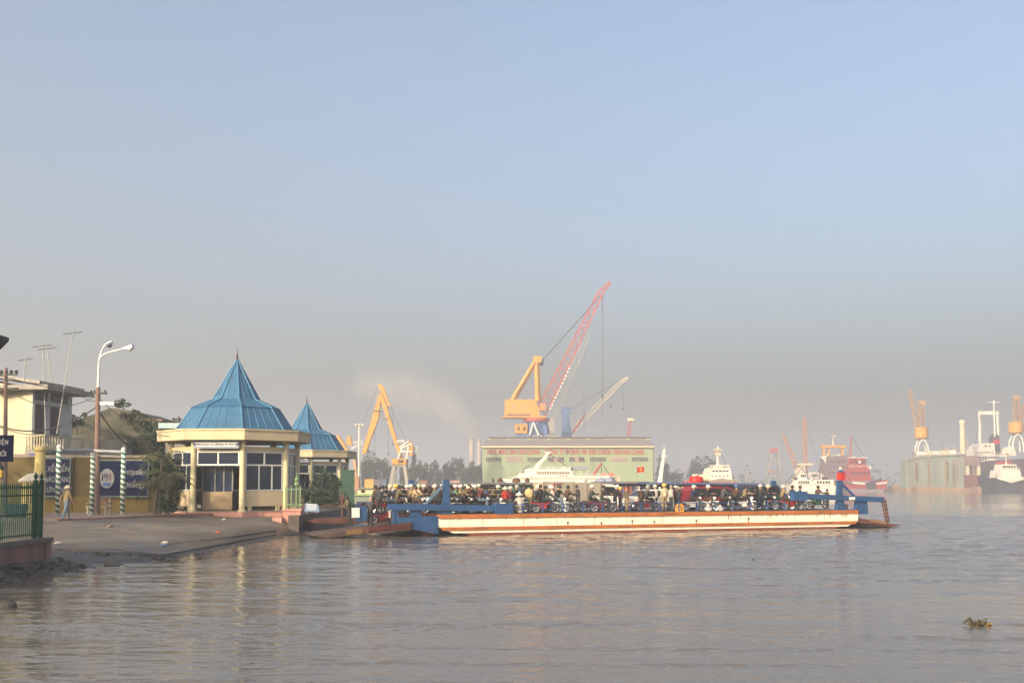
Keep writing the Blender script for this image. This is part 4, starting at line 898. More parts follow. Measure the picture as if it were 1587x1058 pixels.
# landing ramps: near and far halves at the left end (down on the slipway), one wide flap at the right end
def flap(name, x0, z0, x1, z1, y0, y1, th, mat, par, tip=0.8):
    mb = MB(); a = [(x0, z0), (x1 + (tip if x1 < x0 else -tip), z1 + 0.12), (x1, z1 + 0.02)]
    poly = [(x0, z0), (x1 + (tip if x1 < x0 else -tip), z1 + 0.14), (x1, z1 + 0.04), (x1 + (tip if x1 < x0 else -tip) * 0.9, z1 - 0.10), (x0, z0 - th)]
    return mb.prism(poly, y0, y1).build(name, mat, par)
rampm = M('ramp_deck', (0.085, 0.055, 0.045), 0.85, 0.25, 0.8, bump=0.2)
v0, v1 = FP(636, 805, NY), FP(484, 825, NY)
flap('landing_ramp', v0.x + 0.1, 0.80, v1.x, 0.10, NY - 0.05, NY + 3.6, 0.42, rampm, fe)
for xa, xb, mt, nm in ((v0.x, FP(572, 820, NY).x, M('skirt_red', (0.085, 0.022, 0.016), 0.8, 0.3), 'ramp_skirt'), (FP(572, 820, NY).x - 0.02, FP(562, 820, NY).x, rust, 'ramp_skirt'), (FP(562, 820, NY).x - 0.02, FP(536, 820, NY).x, M('ramp_yellow', (0.17, 0.095, 0.03), 0.8, 0.2), 'ramp_skirt')):
    def rz(x): f = (v0.x - x) / (v0.x - v1.x); return 0.80 * (1 - f) + 0.2 * f
    MB().prism([(xa, rz(xa) + 0.02), (xb, rz(xb) + 0.02), (xb, rz(xb) - 0.24), (xa, rz(xa) - 0.30)], NY - 0.11, NY - 0.05).build(nm, mt, fe)
u1 = FP(472, 797, -NY - 3.4)
flap('landing_ramp', v0.x + 0.1, 0.95, u1.x, 0.75, -NY - 3.6, -NY + 0.05, 0.35, rust, fe)
w0, w1 = FP(1332, 803, NY), FP(1400, 815, NY)
flap('landing_ramp', w0.x - 0.05, 0.72, w1.x, 0.14, NY + 0.1, -NY - 0.1, 0.36, rust, fe, 1.2)
MB().prism([(w0.x + 1.0, 0.63), (w0.x + 2.4, 0.40), (w0.x + 2.4, 0.22), (w0.x + 1.0, 0.40)], NY + 0.04, NY + 0.1).build('ramp_patch', M('patch_tan', (0.22, 0.12, 0.06), 0.8), fe)
cb = MB(); p = FP(680, 815, NY); q = FP(655, 832, NY - 0.2); cb.path([(p.x, NY - 0.02, p.z), (q.x, NY - 0.3, 0.0)], 0.018, 5)
cb.build('mooring_chain', rust, fe)

# ------------------------------------------------------------------ people
skinm = M('skin', (0.36, 0.20, 0.13), 0.6, 0.08, 4.0); shoem = M('shoe', (0.03, 0.028, 0.026), 0.6)
hairm = M('black_hair', (0.012, 0.010, 0.010), 0.5)
_bodies = {}
def pose(name):
    """joints (position, radius) and bones of one figure facing -y, feet or seat at z = 0"""
    J = {}
    def s(n, p, r): J[n] = (Vector(p), r)
    sit = name in ('ride', 'pillion', 'squat')
    if not sit:
        lean = {'stand': 0.0, 'look': 0.05, 'walk': 0.04, 'push': 0.16, 'reach': 0.12}[name]
        s('pelvis', (0, 0, 0.94), 0.135); s('waist', (0, -lean * 0.3, 1.10), 0.125); s('chest', (0, -lean * 0.8, 1.30), 0.155); s('neck', (0, -lean - 0.01, 1.45), 0.065)
        s('head', (0, -lean - 0.03 - (0.05 if name in ('look', 'reach') else 0), 1.555), 0.085); s('crown', (0, -lean - 0.02 - (0.04 if name in ('look', 'reach') else 0), 1.635), 0.078)
        for i, q in ((-1, 'l'), (1, 'r')):
            s('hip' + q, (i * 0.09, 0, 0.88), 0.095)
            k = i * (0.16 if name == 'walk' else 0.0) ; k2 = i * 0.26 if name == 'walk' else 0.0
            s('knee' + q, (i * 0.10, -0.02 - k, 0.49), 0.066); s('ankle' + q, (i * 0.10, 0.01 - k2, 0.09), 0.046); s('toe' + q, (i * 0.11, -0.14 - k2, 0.035), 0.036)
            s('sh' + q, (i * 0.185, -lean * 0.9, 1.385), 0.07)
            if name == 'stand': e, wv, h = (i * 0.235, 0.03, 1.12), (i * 0.22, -0.07, 0.90), (i * 0.21, -0.09, 0.83)
            elif name == 'look': e, wv, h = (i * 0.24, 0.0, 1.12), (i * 0.12, -0.2, 1.05), (i * 0.07, -0.26, 1.06)
            elif name == 'walk': e, wv, h = (i * 0.235, 0.03 + i * 0.1, 1.13), (i * 0.23, -0.02 + i * 0.2, 0.93), (i * 0.22, -0.03 + i * 0.23, 0.86)
            elif name == 'push': e, wv, h = (i * 0.24, -0.22, 1.15), (i * 0.20, -0.44, 1.10), (i * 0.19, -0.52, 1.09)
            else: e, wv, h = (i * 0.25, -0.15, 1.17), (i * 0.17, -0.38, 1.0), (i * 0.15, -0.45, 0.97)
            s('elbow' + q, e, 0.05); s('wrist' + q, wv, 0.034); s('hand' + q, h, 0.036)
    else:
        low = name == 'squat'
        s('pelvis', (0, 0.02, 0.12), 0.145); s('waist', (0, -0.03, 0.28), 0.13); s('chest', (0, -0.09 if not low else -0.16, 0.48), 0.155); s('neck', (0, -0.13 if not low else -0.22, 0.63), 0.065)
        hy = -0.15 if not low else -0.26
        s('head', (0, hy, 0.735), 0.085); s('crown', (0, hy + 0.01, 0.815), 0.078)
        for i, q in ((-1, 'l'), (1, 'r')):
            s('hip' + q, (i * 0.10, -0.02, 0.08), 0.10)
            s('knee' + q, (i * 0.17, -0.42, 0.07 if not low else 0.22), 0.07); s('ankle' + q, (i * 0.17, -0.40 if not low else -0.30, -0.36 if not low else -0.2), 0.046); s('toe' + q, (i * 0.18, -0.54 if not low else -0.42, -0.40 if not low else -0.24), 0.036)
            s('sh' + q, (i * 0.185, -0.10 if not low else -0.18, 0.56), 0.07)
            if name == 'ride': e, wv, h = (i * 0.27, -0.25, 0.36), (i * 0.29, -0.47, 0.37), (i * 0.29, -0.54, 0.38)
            elif name == 'pillion': e, wv, h = (i * 0.25, -0.16, 0.32), (i * 0.16, -0.36, 0.24), (i * 0.13, -0.42, 0.22)
            else: e, wv, h = (i * 0.25, -0.35, 0.36), (i * 0.12, -0.46, 0.36), (i * 0.07, -0.5, 0.37)
            s('elbow' + q, e, 0.05); s('wrist' + q, wv, 0.034); s('hand' + q, h, 0.036)
    for k in J:
        if k[:2] in ('sh', 'el', 'ch', 'wa', 'pe', 'kn', 'hi') : J[k] = (J[k][0], J[k][1] * 1.14)
    B = [('pelvis', 'waist'), ('waist', 'chest'), ('chest', 'neck'), ('neck', 'head'), ('head', 'crown')]
    for q in 'lr': B += [('pelvis', 'hip' + q), ('hip' + q, 'knee' + q), ('knee' + q, 'ankle' + q), ('ankle' + q, 'toe' + q), ('chest', 'sh' + q), ('sh' + q, 'elbow' + q), ('elbow' + q, 'wrist' + q), ('wrist' + q, 'hand' + q)]
    return J, B
def body_mesh(name):
    if name in _bodies: return _bodies[name]
    J, B = pose(name); ks = list(J); ix = {k: i for i, k in enumerate(ks)}
    me = bpy.data.meshes.new('b'); me.from_pydata([J[k][0] for k in ks], [(ix[a], ix[b]) for a, b in B], [])
    o = bpy.data.objects.new('b', me); col.objects.link(o)
    md = o.modifiers.new('s', 'SKIN'); md.use_smooth_shade = True; md.branch_smoothing = 0.4
    for i, k in enumerate(ks):
        r = J[k][1]; sv = me.skin_vertices[0].data[i]
        sv.radius = (r * 1.22, r * 0.85) if k in ('chest', 'waist', 'pelvis') else (r, r); sv.use_root = (k == 'pelvis')
    o.modifiers.new('u', 'SUBSURF').levels = 1
    bpy.context.view_layer.update()
    me2 = bpy.data.meshes.new_from_object(o.evaluated_get(bpy.context.evaluated_depsgraph_get()))
    bpy.data.objects.remove(o); bpy.data.meshes.remove(me)
    reg = []
    for a, b in B:
        r = 3 if a.startswith('ankle') else 1 if a[:3] in ('hip', 'kne') or b[:3] == 'hip' else 2 if b[:4] in ('head', 'crow', 'hand') or a == 'head' else 0
        reg.append((J[a][0], J[b][0], r))
    bm = bmesh.new(); bm.from_mesh(me2)
    for f in bm.faces:
        c = f.calc_center_median(); best = None
        for a, b, r in reg:
            d = b - a; t_ = max(0, min(1, (c - a).dot(d) / d.length_squared)); q = (c - a - d * t_).length
            if best is None or q < best[0]: best = (q, r)
        f.material_index = best[1]; f.smooth = True
    bm.to_mesh(me2); bm.free()
    # fingers, nose, ears and shoes' soles grow out of the same mesh
    mb = MB()
    for q, i in (('l', -1), ('r', 1)):
        h, w_ = J['hand' + q][0], J['wrist' + q][0]; d = (h - w_).normalized(); sd = d.cross(Vector((0, 0, 1))); sd = sd.normalized() if sd.length > 0.2 else Vector((0, 1, 0))
        if abs(d.z) > 0.8: sd = Vector((0, 1, 0))
        for k in range(4):
            b0 = h + sd * (0.024 * (k - 1.5)) + d * 0.02; L_ = (0.055, 0.068, 0.064, 0.05)[k]
            m_ = b0 + d * L_ * 0.6; mb.tube(b0, m_, 0.011, 0.010, 5, 2); mb.tube(m_, m_ + (d + sd.cross(d) * 0.8 * i).normalized() * L_ * 0.6, 0.010, 0.007, 5, 2)
        b0 = h - d * 0.015 + sd * 0.034; mb.tube(b0, b0 + (d + sd * 0.9).normalized() * 0.055, 0.012, 0.008, 5, 2)
    hd = J['head'][0]
    mb.add([hd + Vector(v) for v in ((-0.016, -0.075, -0.01), (0.016, -0.075, -0.01), (0, -0.072, 0.05), (0, -0.115, -0.005))], [(0, 1, 3), (1, 2, 3), (2, 0, 3)], 2)
    for i in (-1, 1):
        mb.ball(hd + Vector((i * 0.082, 0.0, 0.015)), 0.024, 6, 4, 2)
        mb.ball(hd + Vector((i * 0.032, -0.074, 0.03)), 0.010, 5, 4, 3)
    mb.tube(hd + Vector((-0.025, -0.078, -0.045)), hd + Vector((0.025, -0.078, -0.045)), 0.007, 0.007, 5, 3)
    m3 = mb.mesh('f', [skinm] * 4, True)
    bm = bmesh.new(); bm.from_mesh(me2); bm.from_mesh(m3); bm.to_mesh(me2); bm.free(); bpy.data.meshes.remove(m3)
    for x in (M('cloth_grey', (0.05, 0.05, 0.055), 0.9), M('trouser_dark', (0.03, 0.03, 0.04), 0.9), skinm, shoem): me2.materials.append(x)
    me2.name = 'person_' + name; _bodies[name] = (me2, J); return _bodies[name]
_hats = {}
def hat_mesh(kind):
    if kind in _hats: return _hats[kind]
    mb = MB()
    if kind == 'helmet':
        mb.lathe([(0.128, -0.03), (0.135, 0.02), (0.128, 0.07), (0.10, 0.115), (0.055, 0.14), (0.005, 0.147)], 12, sx=0.95, sy=1.08); mb.prism([(-0.11, -0.005), (0.11, -0.005), (0.10, 0.012), (-0.10, 0.012)], -0.185, -0.12)
    elif kind == 'pith':
        mb.lathe([(0.18, -0.02), (0.175, 0.0), (0.115, 0.02), (0.11, 0.07), (0.07, 0.115), (0.005, 0.13)], 12, sx=0.95, sy=1.1)
    elif kind == 'cone':
        mb.lathe([(0.235, -0.03), (0.225, -0.025), (0.12, 0.08), (0.008, 0.185)], 14)
    elif kind == 'cap':
        mb.lathe([(0.10, -0.01), (0.102, 0.04), (0.085, 0.085), (0.04, 0.105), (0.005, 0.11)], 10, sx=0.95, sy=1.05); mb.prism([(-0.075, 0), (0.075, 0), (0.06, 0.012), (-0.06, 0.012)], -0.19, -0.09)
    else:  # hair
        mb.lathe([(0.092, -0.075), (0.101, -0.02), (0.103, 0.035), (0.092, 0.08), (0.06, 0.112), (0.005, 0.122)], 12, (0, 0.014, 0), sx=0.95, sy=1.02)
    me = mb.mesh(kind, hairm, True); _hats[kind] = me; return me
cloth = {'black': (0.014, 0.014, 0.017), 'charcoal': (0.03, 0.032, 0.035), 'navy': (0.015, 0.02, 0.05), 'brown': (0.07, 0.04, 0.028), 'maroon': (0.09, 0.02, 0.028), 'olive': (0.10, 0.085, 0.045), 'khaki': (0.22, 0.165, 0.09), 'tan': (0.38, 0.28, 0.16), 'cream': (0.50, 0.42, 0.29), 'red': (0.36, 0.03, 0.02), 'grey': (0.13, 0.13, 0.125), 'denim': (0.08, 0.15, 0.26), 'white': (0.42, 0.40, 0.37), 'jeans': (0.12, 0.18, 0.24), 'greygreen': (0.09, 0.10, 0.075), 'yellow': (0.62, 0.40, 0.05), 'blue': (0.05, 0.12, 0.35), 'green': (0.10, 0.20, 0.10)}
def clothm(c): return M('cloth_' + c, cloth[c], 0.9, 0.2, 3.0)
def hatm(c, k):
    if k == 'hair': return hairm
    return M('hat_' + c, {'white': (0.58, 0.55, 0.48), 'yellow': (0.72, 0.48, 0.04), 'cream': (0.66, 0.56, 0.38), 'black': (0.02, 0.02, 0.02), 'green': (0.09, 0.11, 0.06), 'blue': (0.05, 0.10, 0.30), 'red': (0.45, 0.05, 0.04), 'palegreen': (0.40, 0.55, 0.35), 'grey': (0.3, 0.3, 0.3)}[c], 0.4, 0.06, spec=0.5)
def person(loc, face, ps, jacket, trousers, hat, hcol, label, cat='person', size=1.0, group='people on the ferry deck'):
    """face: world heading the figure looks along (radians)"""
    me, J = body_mesh(ps)
    o = obj('person', me, None, loc, face + math.pi / 2); o.scale = (size,) * 3; tag(o, label, cat, group)
    for i, m in ((0, clothm(jacket)), (1, clothm(trousers))): o.material_slots[i].link = 'OBJECT'; o.material_slots[i].material = m
    c = J['crown'][0]; h = J['head'][0]
    hn = {'helmet': 'helmet', 'pith': 'pith_helmet', 'cone': 'conical_hat', 'cap': 'cap', 'hair': 'hair'}[hat]
    k = obj(hn, hat_mesh(hat), o, (h.x, h.y + 0.012, h.z + (0.055 if hat != 'hair' else 0.03)))
    k.material_slots[0].link = 'OBJECT'; k.material_slots[0].material = hatm(hcol, hat)
    return o

# ------------------------------------------------------------------ motorbikes
tyre = M('tyre_rubber', (0.02, 0.02, 0.02), 0.85); chrome = M('chrome', (0.55, 0.55, 0.55), 0.25, 0.05, metal=0.8); bseat = M('bike_seat', (0.02, 0.02, 0.022), 0.6)
lampw = M('headlamp_glass', (0.75, 0.75, 0.72), 0.15, 0.03)
def make_bike():
    """underbone motorbike, front towards -y, tyres on z = 0"""
    o = thing('motorbike', '', 'motorbike')
    for yy in (-0.60, 0.60):
        wmb = MB(); prof = [(0.20, -0.03), (0.285, -0.035), (0.30, 0), (0.285, 0.035), (0.20, 0.03), (0.20, -0.03)]
        n = 16
        def ringm(prof, mat, nm, par):
            vs = [(x, yy + r * math.cos(2 * math.pi * k / n), 0.30 + r * math.sin(2 * math.pi * k / n)) for r, x in prof for k in range(n)]
            fs = [(j * n + k, j * n + (k + 1) % n, (j + 1) * n + (k + 1) % n, (j + 1) * n + k) for j in range(len(prof) - 1) for k in range(n)]
            return MB().add(vs, fs).build(nm, mat, par)
        wh = ringm([(0.225, -0.04), (0.285, -0.042), (0.305, 0), (0.285, 0.042), (0.225, 0.04), (0.225, -0.04)], tyre, 'wheel', o)
        ringm([(0.19, -0.022), (0.226, -0.03), (0.226, 0.03), (0.19, 0.022), (0.19, -0.022)], chrome, 'rim', wh)
        sp_ = MB()
        for k in range(8): sp_.tube((0, yy, 0.30), (0, yy + 0.2 * math.cos(k * math.pi / 4), 0.30 + 0.2 * math.sin(k * math.pi / 4)), 0.006, 0.006, 4)
        sp_.tube((-0.06, yy, 0.3), (0.06, yy, 0.3), 0.04, 0.04, 8); sp_.build('spokes', chrome, wh)
    b = MB(); b.prism([(0, 0)] * 0 or [(-0.06, 0.26), (0.06, 0.26), (0.07, 0.6), (-0.07, 0.6)], -0.1, 0.28)
    b.add([(-0.05, -0.32, 0.74), (0.05, -0.32, 0.74), (0.09, 0.25, 0.60), (-0.09, 0.25, 0.60), (-0.05, -0.30, 0.52), (0.05, -0.30, 0.52), (0.10, 0.3, 0.45), (-0.10, 0.3, 0.45), (0.06, 0.86, 0.66), (-0.06, 0.86, 0.66), (0.05, 0.84, 0.54), (-0.05, 0.84, 0.54)], [(0,1,2,3),(4,7,6,5),(0,3,7,4),(1,5,6,2),(0,4,5,1),(3,2,8,9),(7,11,10,6),(2,6,10,8),(3,9,11,7),(8,10,11,9)])
    body = b.build('bike_body', M('bike_red', (0.28, 0.02, 0.02), 0.3, 0.05, spec=0.5), o)
    MB().add([(-0.15, -0.42, 0.42), (0.15, -0.42, 0.42), (0.17, -0.36, 0.78), (-0.17, -0.36, 0.78), (-0.14, -0.34, 0.36), (0.14, -0.34, 0.36), (0.15, -0.30, 0.78), (-0.15, -0.30, 0.78)], [(0,1,2,3),(4,7,6,5),(0,3,7,4),(1,5,6,2),(0,4,5,1),(3,2,6,7)]).build('leg_shield', lettering_white, o)
    MB().add([(-0.11, -0.08, 0.70), (0.11, -0.08, 0.70), (0.13, 0.62, 0.74), (-0.13, 0.62, 0.74), (-0.11, -0.1, 0.62), (0.11, -0.1, 0.62), (0.13, 0.66, 0.66), (-0.13, 0.66, 0.66)], [(0,1,2,3),(4,7,6,5),(0,3,7,4),(1,5,6,2),(0,4,5,1),(3,2,6,7)]).build('bike_seat', bseat, o)
    for s in (-0.07, 0.07): MB().tube((s, -0.60, 0.30), (s, -0.40, 0.82), 0.022, 0.022, 6).build('fork', chrome, o)
    MB().path([(-0.34, -0.26, 0.98), (-0.18, -0.36, 0.95), (0, -0.40, 0.90), (0.18, -0.36, 0.95), (0.34, -0.26, 0.98)], 0.018, 6).build('handlebar', chrome, o)
    MB().ball((0, -0.47, 0.86), 0.10, 10, 6).build('headlight', lampw, o, smooth=True)
    MB().prism([(-0.06, 0.62), (0.06, 0.62), (0.05, 0.66), (-0.05, 0.66)], -0.78, -0.42).build('mudguard', lettering_white, o)
    MB().tube((0.13, 0.1, 0.28), (0.15, 0.82, 0.36), 0.035, 0.045, 8).build('exhaust', chrome, o)
    MB().ball((0, 0.88, 0.62), 0.05, 8, 5).build('tail_light', M('tail_red', (0.4, 0.02, 0.02), 0.3), o, smooth=True)
    for s in (-1, 1):
        MB().tube((s * 0.26, -0.3, 0.97), (s * 0.34, -0.3, 1.16), 0.008, 0.008, 4).build('mirror_stalk', bseat, o)
        MB().ball((s * 0.34, -0.3, 1.18), 0.05, 8, 4, sz=0.7).build('mirror', bseat, o)
    return o
bike0 = make_bike(); bike_tree = {}
for c_ in bpy.data.objects:
    if c_.parent: bike_tree.setdefault(c_.parent.name, []).append(c_)
bcols = {'red': (0.28, 0.02, 0.02), 'black': (0.015, 0.015, 0.017), 'blue': (0.03, 0.06, 0.25), 'silver': (0.4, 0.4, 0.4), 'maroon': (0.12, 0.015, 0.025), 'green': (0.03, 0.12, 0.06)}
bike_used = [False]
def bike(loc, face, color, label, group='motorbikes on the ferry deck'):
    if bike_used[0]: o = copy_tree(bike0, None, bike_tree)
    else: o = bike0; bike_used[0] = True
    o.location = loc; o.rotation_euler = (0, 0, face + math.pi / 2); tag(o, label, 'motorbike', group)
    mt = M('bike_' + color, bcols[color], 0.3, 0.05, spec=0.5)
    for ch in bpy.data.objects if False else [c for c in col.objects if c.parent == o]:
        if ch.name.startswith('bike_body'): ch.material_slots[0].link = 'OBJECT'; ch.material_slots[0].material = mt
    return o

# ------------------------------------------------------------------ the crowd
FWD, BACK, NEAR, FARS = FA, FA + math.pi, FA - math.pi / 2, FA + math.pi / 2
ordw = ['first', 'second', 'third', 'fourth', 'fifth', 'sixth', 'seventh', 'eighth', 'ninth', 'tenth', 'eleventh', 'twelfth', 'thirteenth', 'fourteenth', 'fifteenth', 'sixteenth', 'seventeenth', 'eighteenth', 'nineteenth', 'twentieth']
def fpos(px, yl, py=775, z=None):
    v = FP(px, py, yl); return fw((v.x, yl, DECK if z is None else z))
# riders on their bikes: (pixel x, row across the deck, jacket, headgear, hat colour, bike colour, heading jitter)
riders = [(598, 1.2, 'black', 'hair', 'black', 'black'), (618, -2.9, 'olive', 'hair', 'black', 'black'), (630, 1.4, 'brown', 'helmet', 'white', 'black'), (643, -2.9, 'tan', 'hair', 'black', 'blue'), (665, 1.2, 'black', 'hair', 'black', 'black'), (684, 1.4, 'charcoal', 'helmet', 'white', 'black'), (696, -2.9, 'grey', 'hair', 'black', 'black'), (709, 1.6, 'black', 'hair', 'black', 'blue'), (719, -3.0, 'khaki', 'hair', 'black', 'black'), (731, 1.5, 'charcoal', 'helmet', 'white', 'black'), (745, -3.1, 'maroon', 'hair', 'black', 'black'), (758, 1.0, 'brown', 'hair', 'black', 'maroon'), (766, -3.1, 'olive', 'hair', 'black', 'blue'), (778, -1.9, 'brown', 'hair', 'black', 'black'), (790, 0.2, 'charcoal', 'hair', 'black', 'red'), (828, 0.6, 'navy', 'hair', 'black', 'black'), (845, -3.1, 'black', 'hair', 'black', 'red'), (880, -3.2, 'brown', 'hair', 'black', 'silver'), (935, -3.3, 'charcoal', 'hair', 'black', 'maroon'), (1075, -3.1, 'navy', 'helmet', 'white', 'silver'), (1122, -3.2, 'grey', 'hair', 'black', 'black'), (1156, -3.2, 'khaki', 'hair', 'black', 'silver'), (1228, -3.2, 'navy', 'hair', 'black', 'red'), (581, -2.0, 'brown', 'hair', 'black', 'black'), (592, -0.6, 'white', 'hair', 'black', 'blue'), (604, -2.4, 'charcoal', 'helmet', 'cream', 'red'), (613, -1.0, 'navy', 'helmet', 'yellow', 'black'), (624, 0.4, 'black', 'hair', 'black', 'maroon'),
    (636, -2.6, 'khaki', 'helmet', 'white', 'black'), (648, -1.0, 'tan', 'helmet', 'palegreen', 'red'), (656, 0.6, 'brown', 'helmet', 'white', 'black'), (673, -2.4, 'greygreen', 'helmet', 'white', 'blue'), (680, -0.9, 'black', 'hair', 'black', 'red'),
    (690, -2.7, 'brown', 'helmet', 'white', 'black'), (699, 0.6, 'charcoal', 'hair', 'black', 'silver'), (705, -1.2, 'green', 'helmet', 'white', 'red'), (713, -2.5, 'khaki', 'helmet', 'white', 'black'), (721, 0.4, 'olive', 'helmet', 'palegreen', 'blue'),
    (728, -1.6, 'maroon', 'hair', 'black', 'black'), (736, -2.6, 'black', 'helmet', 'white', 'maroon'), (742, 0.2, 'brown', 'helmet', 'cream', 'red'), (748, -1.2, 'charcoal', 'hair', 'black', 'black'), (753, -2.8, 'denim', 'hair', 'black', 'silver'),
    (763, -0.6, 'navy', 'hair', 'black', 'black'), (771, -2.2, 'black', 'helmet', 'white', 'red'), (800, -1.4, 'charcoal', 'cap', 'white', 'black'), (833, -0.6, 'charcoal', 'helmet', 'white', 'black'), (853, -2.4, 'greygreen', 'helmet', 'white', 'black'),
    (866, -3.0, 'charcoal', 'helmet', 'black', 'blue'), (917, -2.9, 'grey', 'helmet', 'white', 'maroon'), (1004, -2.6, 'grey', 'helmet', 'grey', 'red'), (1097, -3.0, 'black', 'helmet', 'white', 'silver'), (1141, -2.6, 'brown', 'helmet', 'blue', 'black'),
    (1178, -2.7, 'charcoal', 'helmet', 'white', 'black'), (1190, -1.6, 'charcoal', 'helmet', 'cream', 'red'), (1214, -3.0, 'khaki', 'helmet', 'white', 'black'), (1268, -0.5, 'brown', 'hair', 'black', 'green'), (1240, -2.0, 'charcoal', 'hair', 'black', 'black')]
hatn = {'helmet': 'helmet', 'hair': 'bare black hair', 'cap': 'peaked cap', 'cone': 'conical hat', 'pith': 'pith helmet'}
place = lambda px: 'behind the left lever beam' if px < 665 else 'left of the counterweight box' if px < 770 else 'by the box truck' if px < 935 else 'by the white car' if px < 1030 else 'in front of the red van' if px < 1150 else 'near the right ramp gear'
seen = {}
rq = random.Random(17)
def uniq(base, where):
    k = (base, where); seen[k] = seen.get(k, 0) + 1; n = seen[k]
    return '%s %s' % (base, where) if n == 1 else '%s from left, %s' % (ordw[n - 1] + ' ' + base, where)
for i, (px, yl, jk, hat, hc, bc) in enumerate(riders):
    face = FWD + rq.uniform(-0.25, 0.25) - (rq.uniform(0.3, 0.9) if i % 3 == 0 else 0)
    base = fpos(px, yl)
    if px == 1268: face = FWD
    head = Vector((math.cos(face), math.sin(face), 0))
    lab = 'rider in %s jacket, %s' % (jk, (hc + ' ' + hatn[hat]) if hat != 'hair' else hatn[hat])
    person(base + Vector((0, 0, 0.74)) - head * 0.12, face, 'ride', jk, rq.choice(['black', 'navy', 'charcoal', 'jeans', 'brown']), hat, hc, uniq(lab, place(px)), size=rq.uniform(1.06, 1.14))
    bike(base, face, bc, uniq('%s motorbike of %s jacketed rider' % (bc, jk), place(px)))
# pillion passengers
for px, yl, jk, hat, hc, own in ((685, -2.7, 'charcoal', 'hair', 'black', 690), (709, -2.5, 'white', 'hair', 'black', 713), (732, -2.6, 'olive', 'helmet', 'cream', 736), (861, -3.0, 'white', 'helmet', 'white', 866), (1173, -2.7, 'black', 'hair', 'black', 1178)):
    base = fpos(own, yl); head = Vector((math.cos(FWD), math.sin(FWD), 0))
    person(base + Vector((0, 0, 0.74)) - head * 0.58, FWD, 'pillion', jk, 'charcoal', hat, hc, uniq('pillion passenger in %s jacket' % jk, place(px)), size=1.0)
# people on foot: (x, row, pose, heading, jacket, trousers, hat, hat colour, size, words)
foot = [(783, -3.5, 'stand', FARS, 'red', 'charcoal', 'cone', 'cream', 0.93, 'standing person in bright red jacket and cream conical hat at the rail'),
    (792, -2.9, 'stand', BACK, 'maroon', 'jeans', 'helmet', 'white', 0.95, 'standing person in maroon jacket and white helmet beside the conical hat'),
    (811, -1.5, 'stand', FWD, 'charcoal', 'black', 'hair', 'black', 1.06, 'tall bareheaded person in charcoal coat above the crowd'),
    (822, -2.6, 'look', FWD, 'tan', 'khaki', 'hair', 'black', 0.98, 'standing person in tan jacket carrying a load on the back'),
    (838, -1.8, 'stand', BACK, 'black', 'black', 'hair', 'black', 1.03, 'broad standing person in black coat left of the box truck'),
    (896, -3.3, 'look', BACK, 'charcoal', 'grey', 'hair', 'black', 1.02, 'standing person in dark coat looking down before the grey cargo box'),
    (953, -3.2, 'reach', FWD, 'black', 'navy', 'helmet', 'white', 1.0, 'standing person in black coat and white helmet by the truck cab'),
    (961, -2.3, 'stand', FWD, 'maroon', 'black', 'helmet', 'yellow', 0.93, 'standing person in yellow helmet half hidden behind a black coat'),
    (971, -3.4, 'stand', FWD, 'olive', 'khaki', 'cap', 'red', 0.92, 'standing person in olive jacket and reddish cap by the white car'),
    (994, -3.3, 'stand', FARS, 'brown', 'charcoal', 'hair', 'black', 0.95, 'standing person in brown jacket with back to the rail before the white car'),
    (1030, -3.45, 'stand', FARS, 'cream', 'khaki', 'helmet', 'yellow', 1.05, 'standing person in cream coat and yellow helmet at the rail'),
    (1040, -2.4, 'stand', FWD, 'white', 'charcoal', 'cap', 'grey', 1.0, 'standing person in white shirt right of the cream coat'),
    (1052, -3.3, 'look', FWD, 'charcoal', 'navy', 'cap', 'black', 1.0, 'standing person in dark jacket and black cap above the yellow bag'),
    (1047, -2.2, 'stand', FWD, 'maroon', 'black', 'helmet', 'white', 0.97, 'standing person in maroon jacket behind the dark capped person'),
    (1016, -1.6, 'stand', BACK, 'white', 'navy', 'helmet', 'white', 1.0, 'standing person in white coat beside the white car'),
    (1282, -1.0, 'stand', FWD, 'brown', 'charcoal', 'hair', 'black', 0.85, 'bareheaded person in brown under the right lever beam'),
    (588, -3.0, 'stand', FARS, 'grey', 'charcoal', 'hair', 'black', 0.95, 'standing person in grey jacket behind the left ramp corner'),
    (641, 0.9, 'stand', FWD, 'greygreen', 'black', 'helmet', 'palegreen', 0.95, 'standing person in pale green helmet behind the stay')]
for px, yl, ps, fc_, jk, tr, hat, hc, sz, lab in foot:
    person(fpos(px, yl), fc_, ps, jk, tr, hat, hc, lab, size=sz)
# a low seated vendor with a conical hat near the rail
person(fpos(807, -3.5, 790, DECK + 0.26), FARS, 'squat', 'white', 'greygreen', 'cone', 'white', 'vendor in white top squatting at the rail under a wide conical hat', size=1.1)
# loads: sack, yellow bag, white boxes
v = fpos(820, -2.25); o = thing('sack', 'bulging tan sack on the back of a standing person', 'sack', v + Vector((0, 0, 0.95)))
MB().lathe([(0.05, 0), (0.24, 0.06), (0.3, 0.25), (0.24, 0.45), (0.1, 0.55), (0.06, 0.6)], 10).build('sack_body', M('sack_tan', (0.50, 0.37, 0.18), 0.9, 0.15), o, smooth=True)
MB().lathe([(0.07, 0.57), (0.075, 0.61)], 8).build('tie', M('bark', ()), o)
v = fpos(1053, -3.75, 793); o = thing('bag', 'bright yellow bag standing on the deck behind the rail', 'bag', v)
MB().prism([(-0.26, 0), (0.26, 0), (0.3, 0.3), (0.16, 0.52), (-0.14, 0.5), (-0.3, 0.28)], -0.12, 0.12).build('bag_body', M('bag_yellow', (0.65, 0.33, 0.02), 0.6, 0.1), o)
MB().path([(-0.1, 0, 0.5), (-0.05, 0, 0.68), (0.08, 0, 0.68), (0.1, 0, 0.5)], 0.02, 5).build('bag_handle', bseat, o)
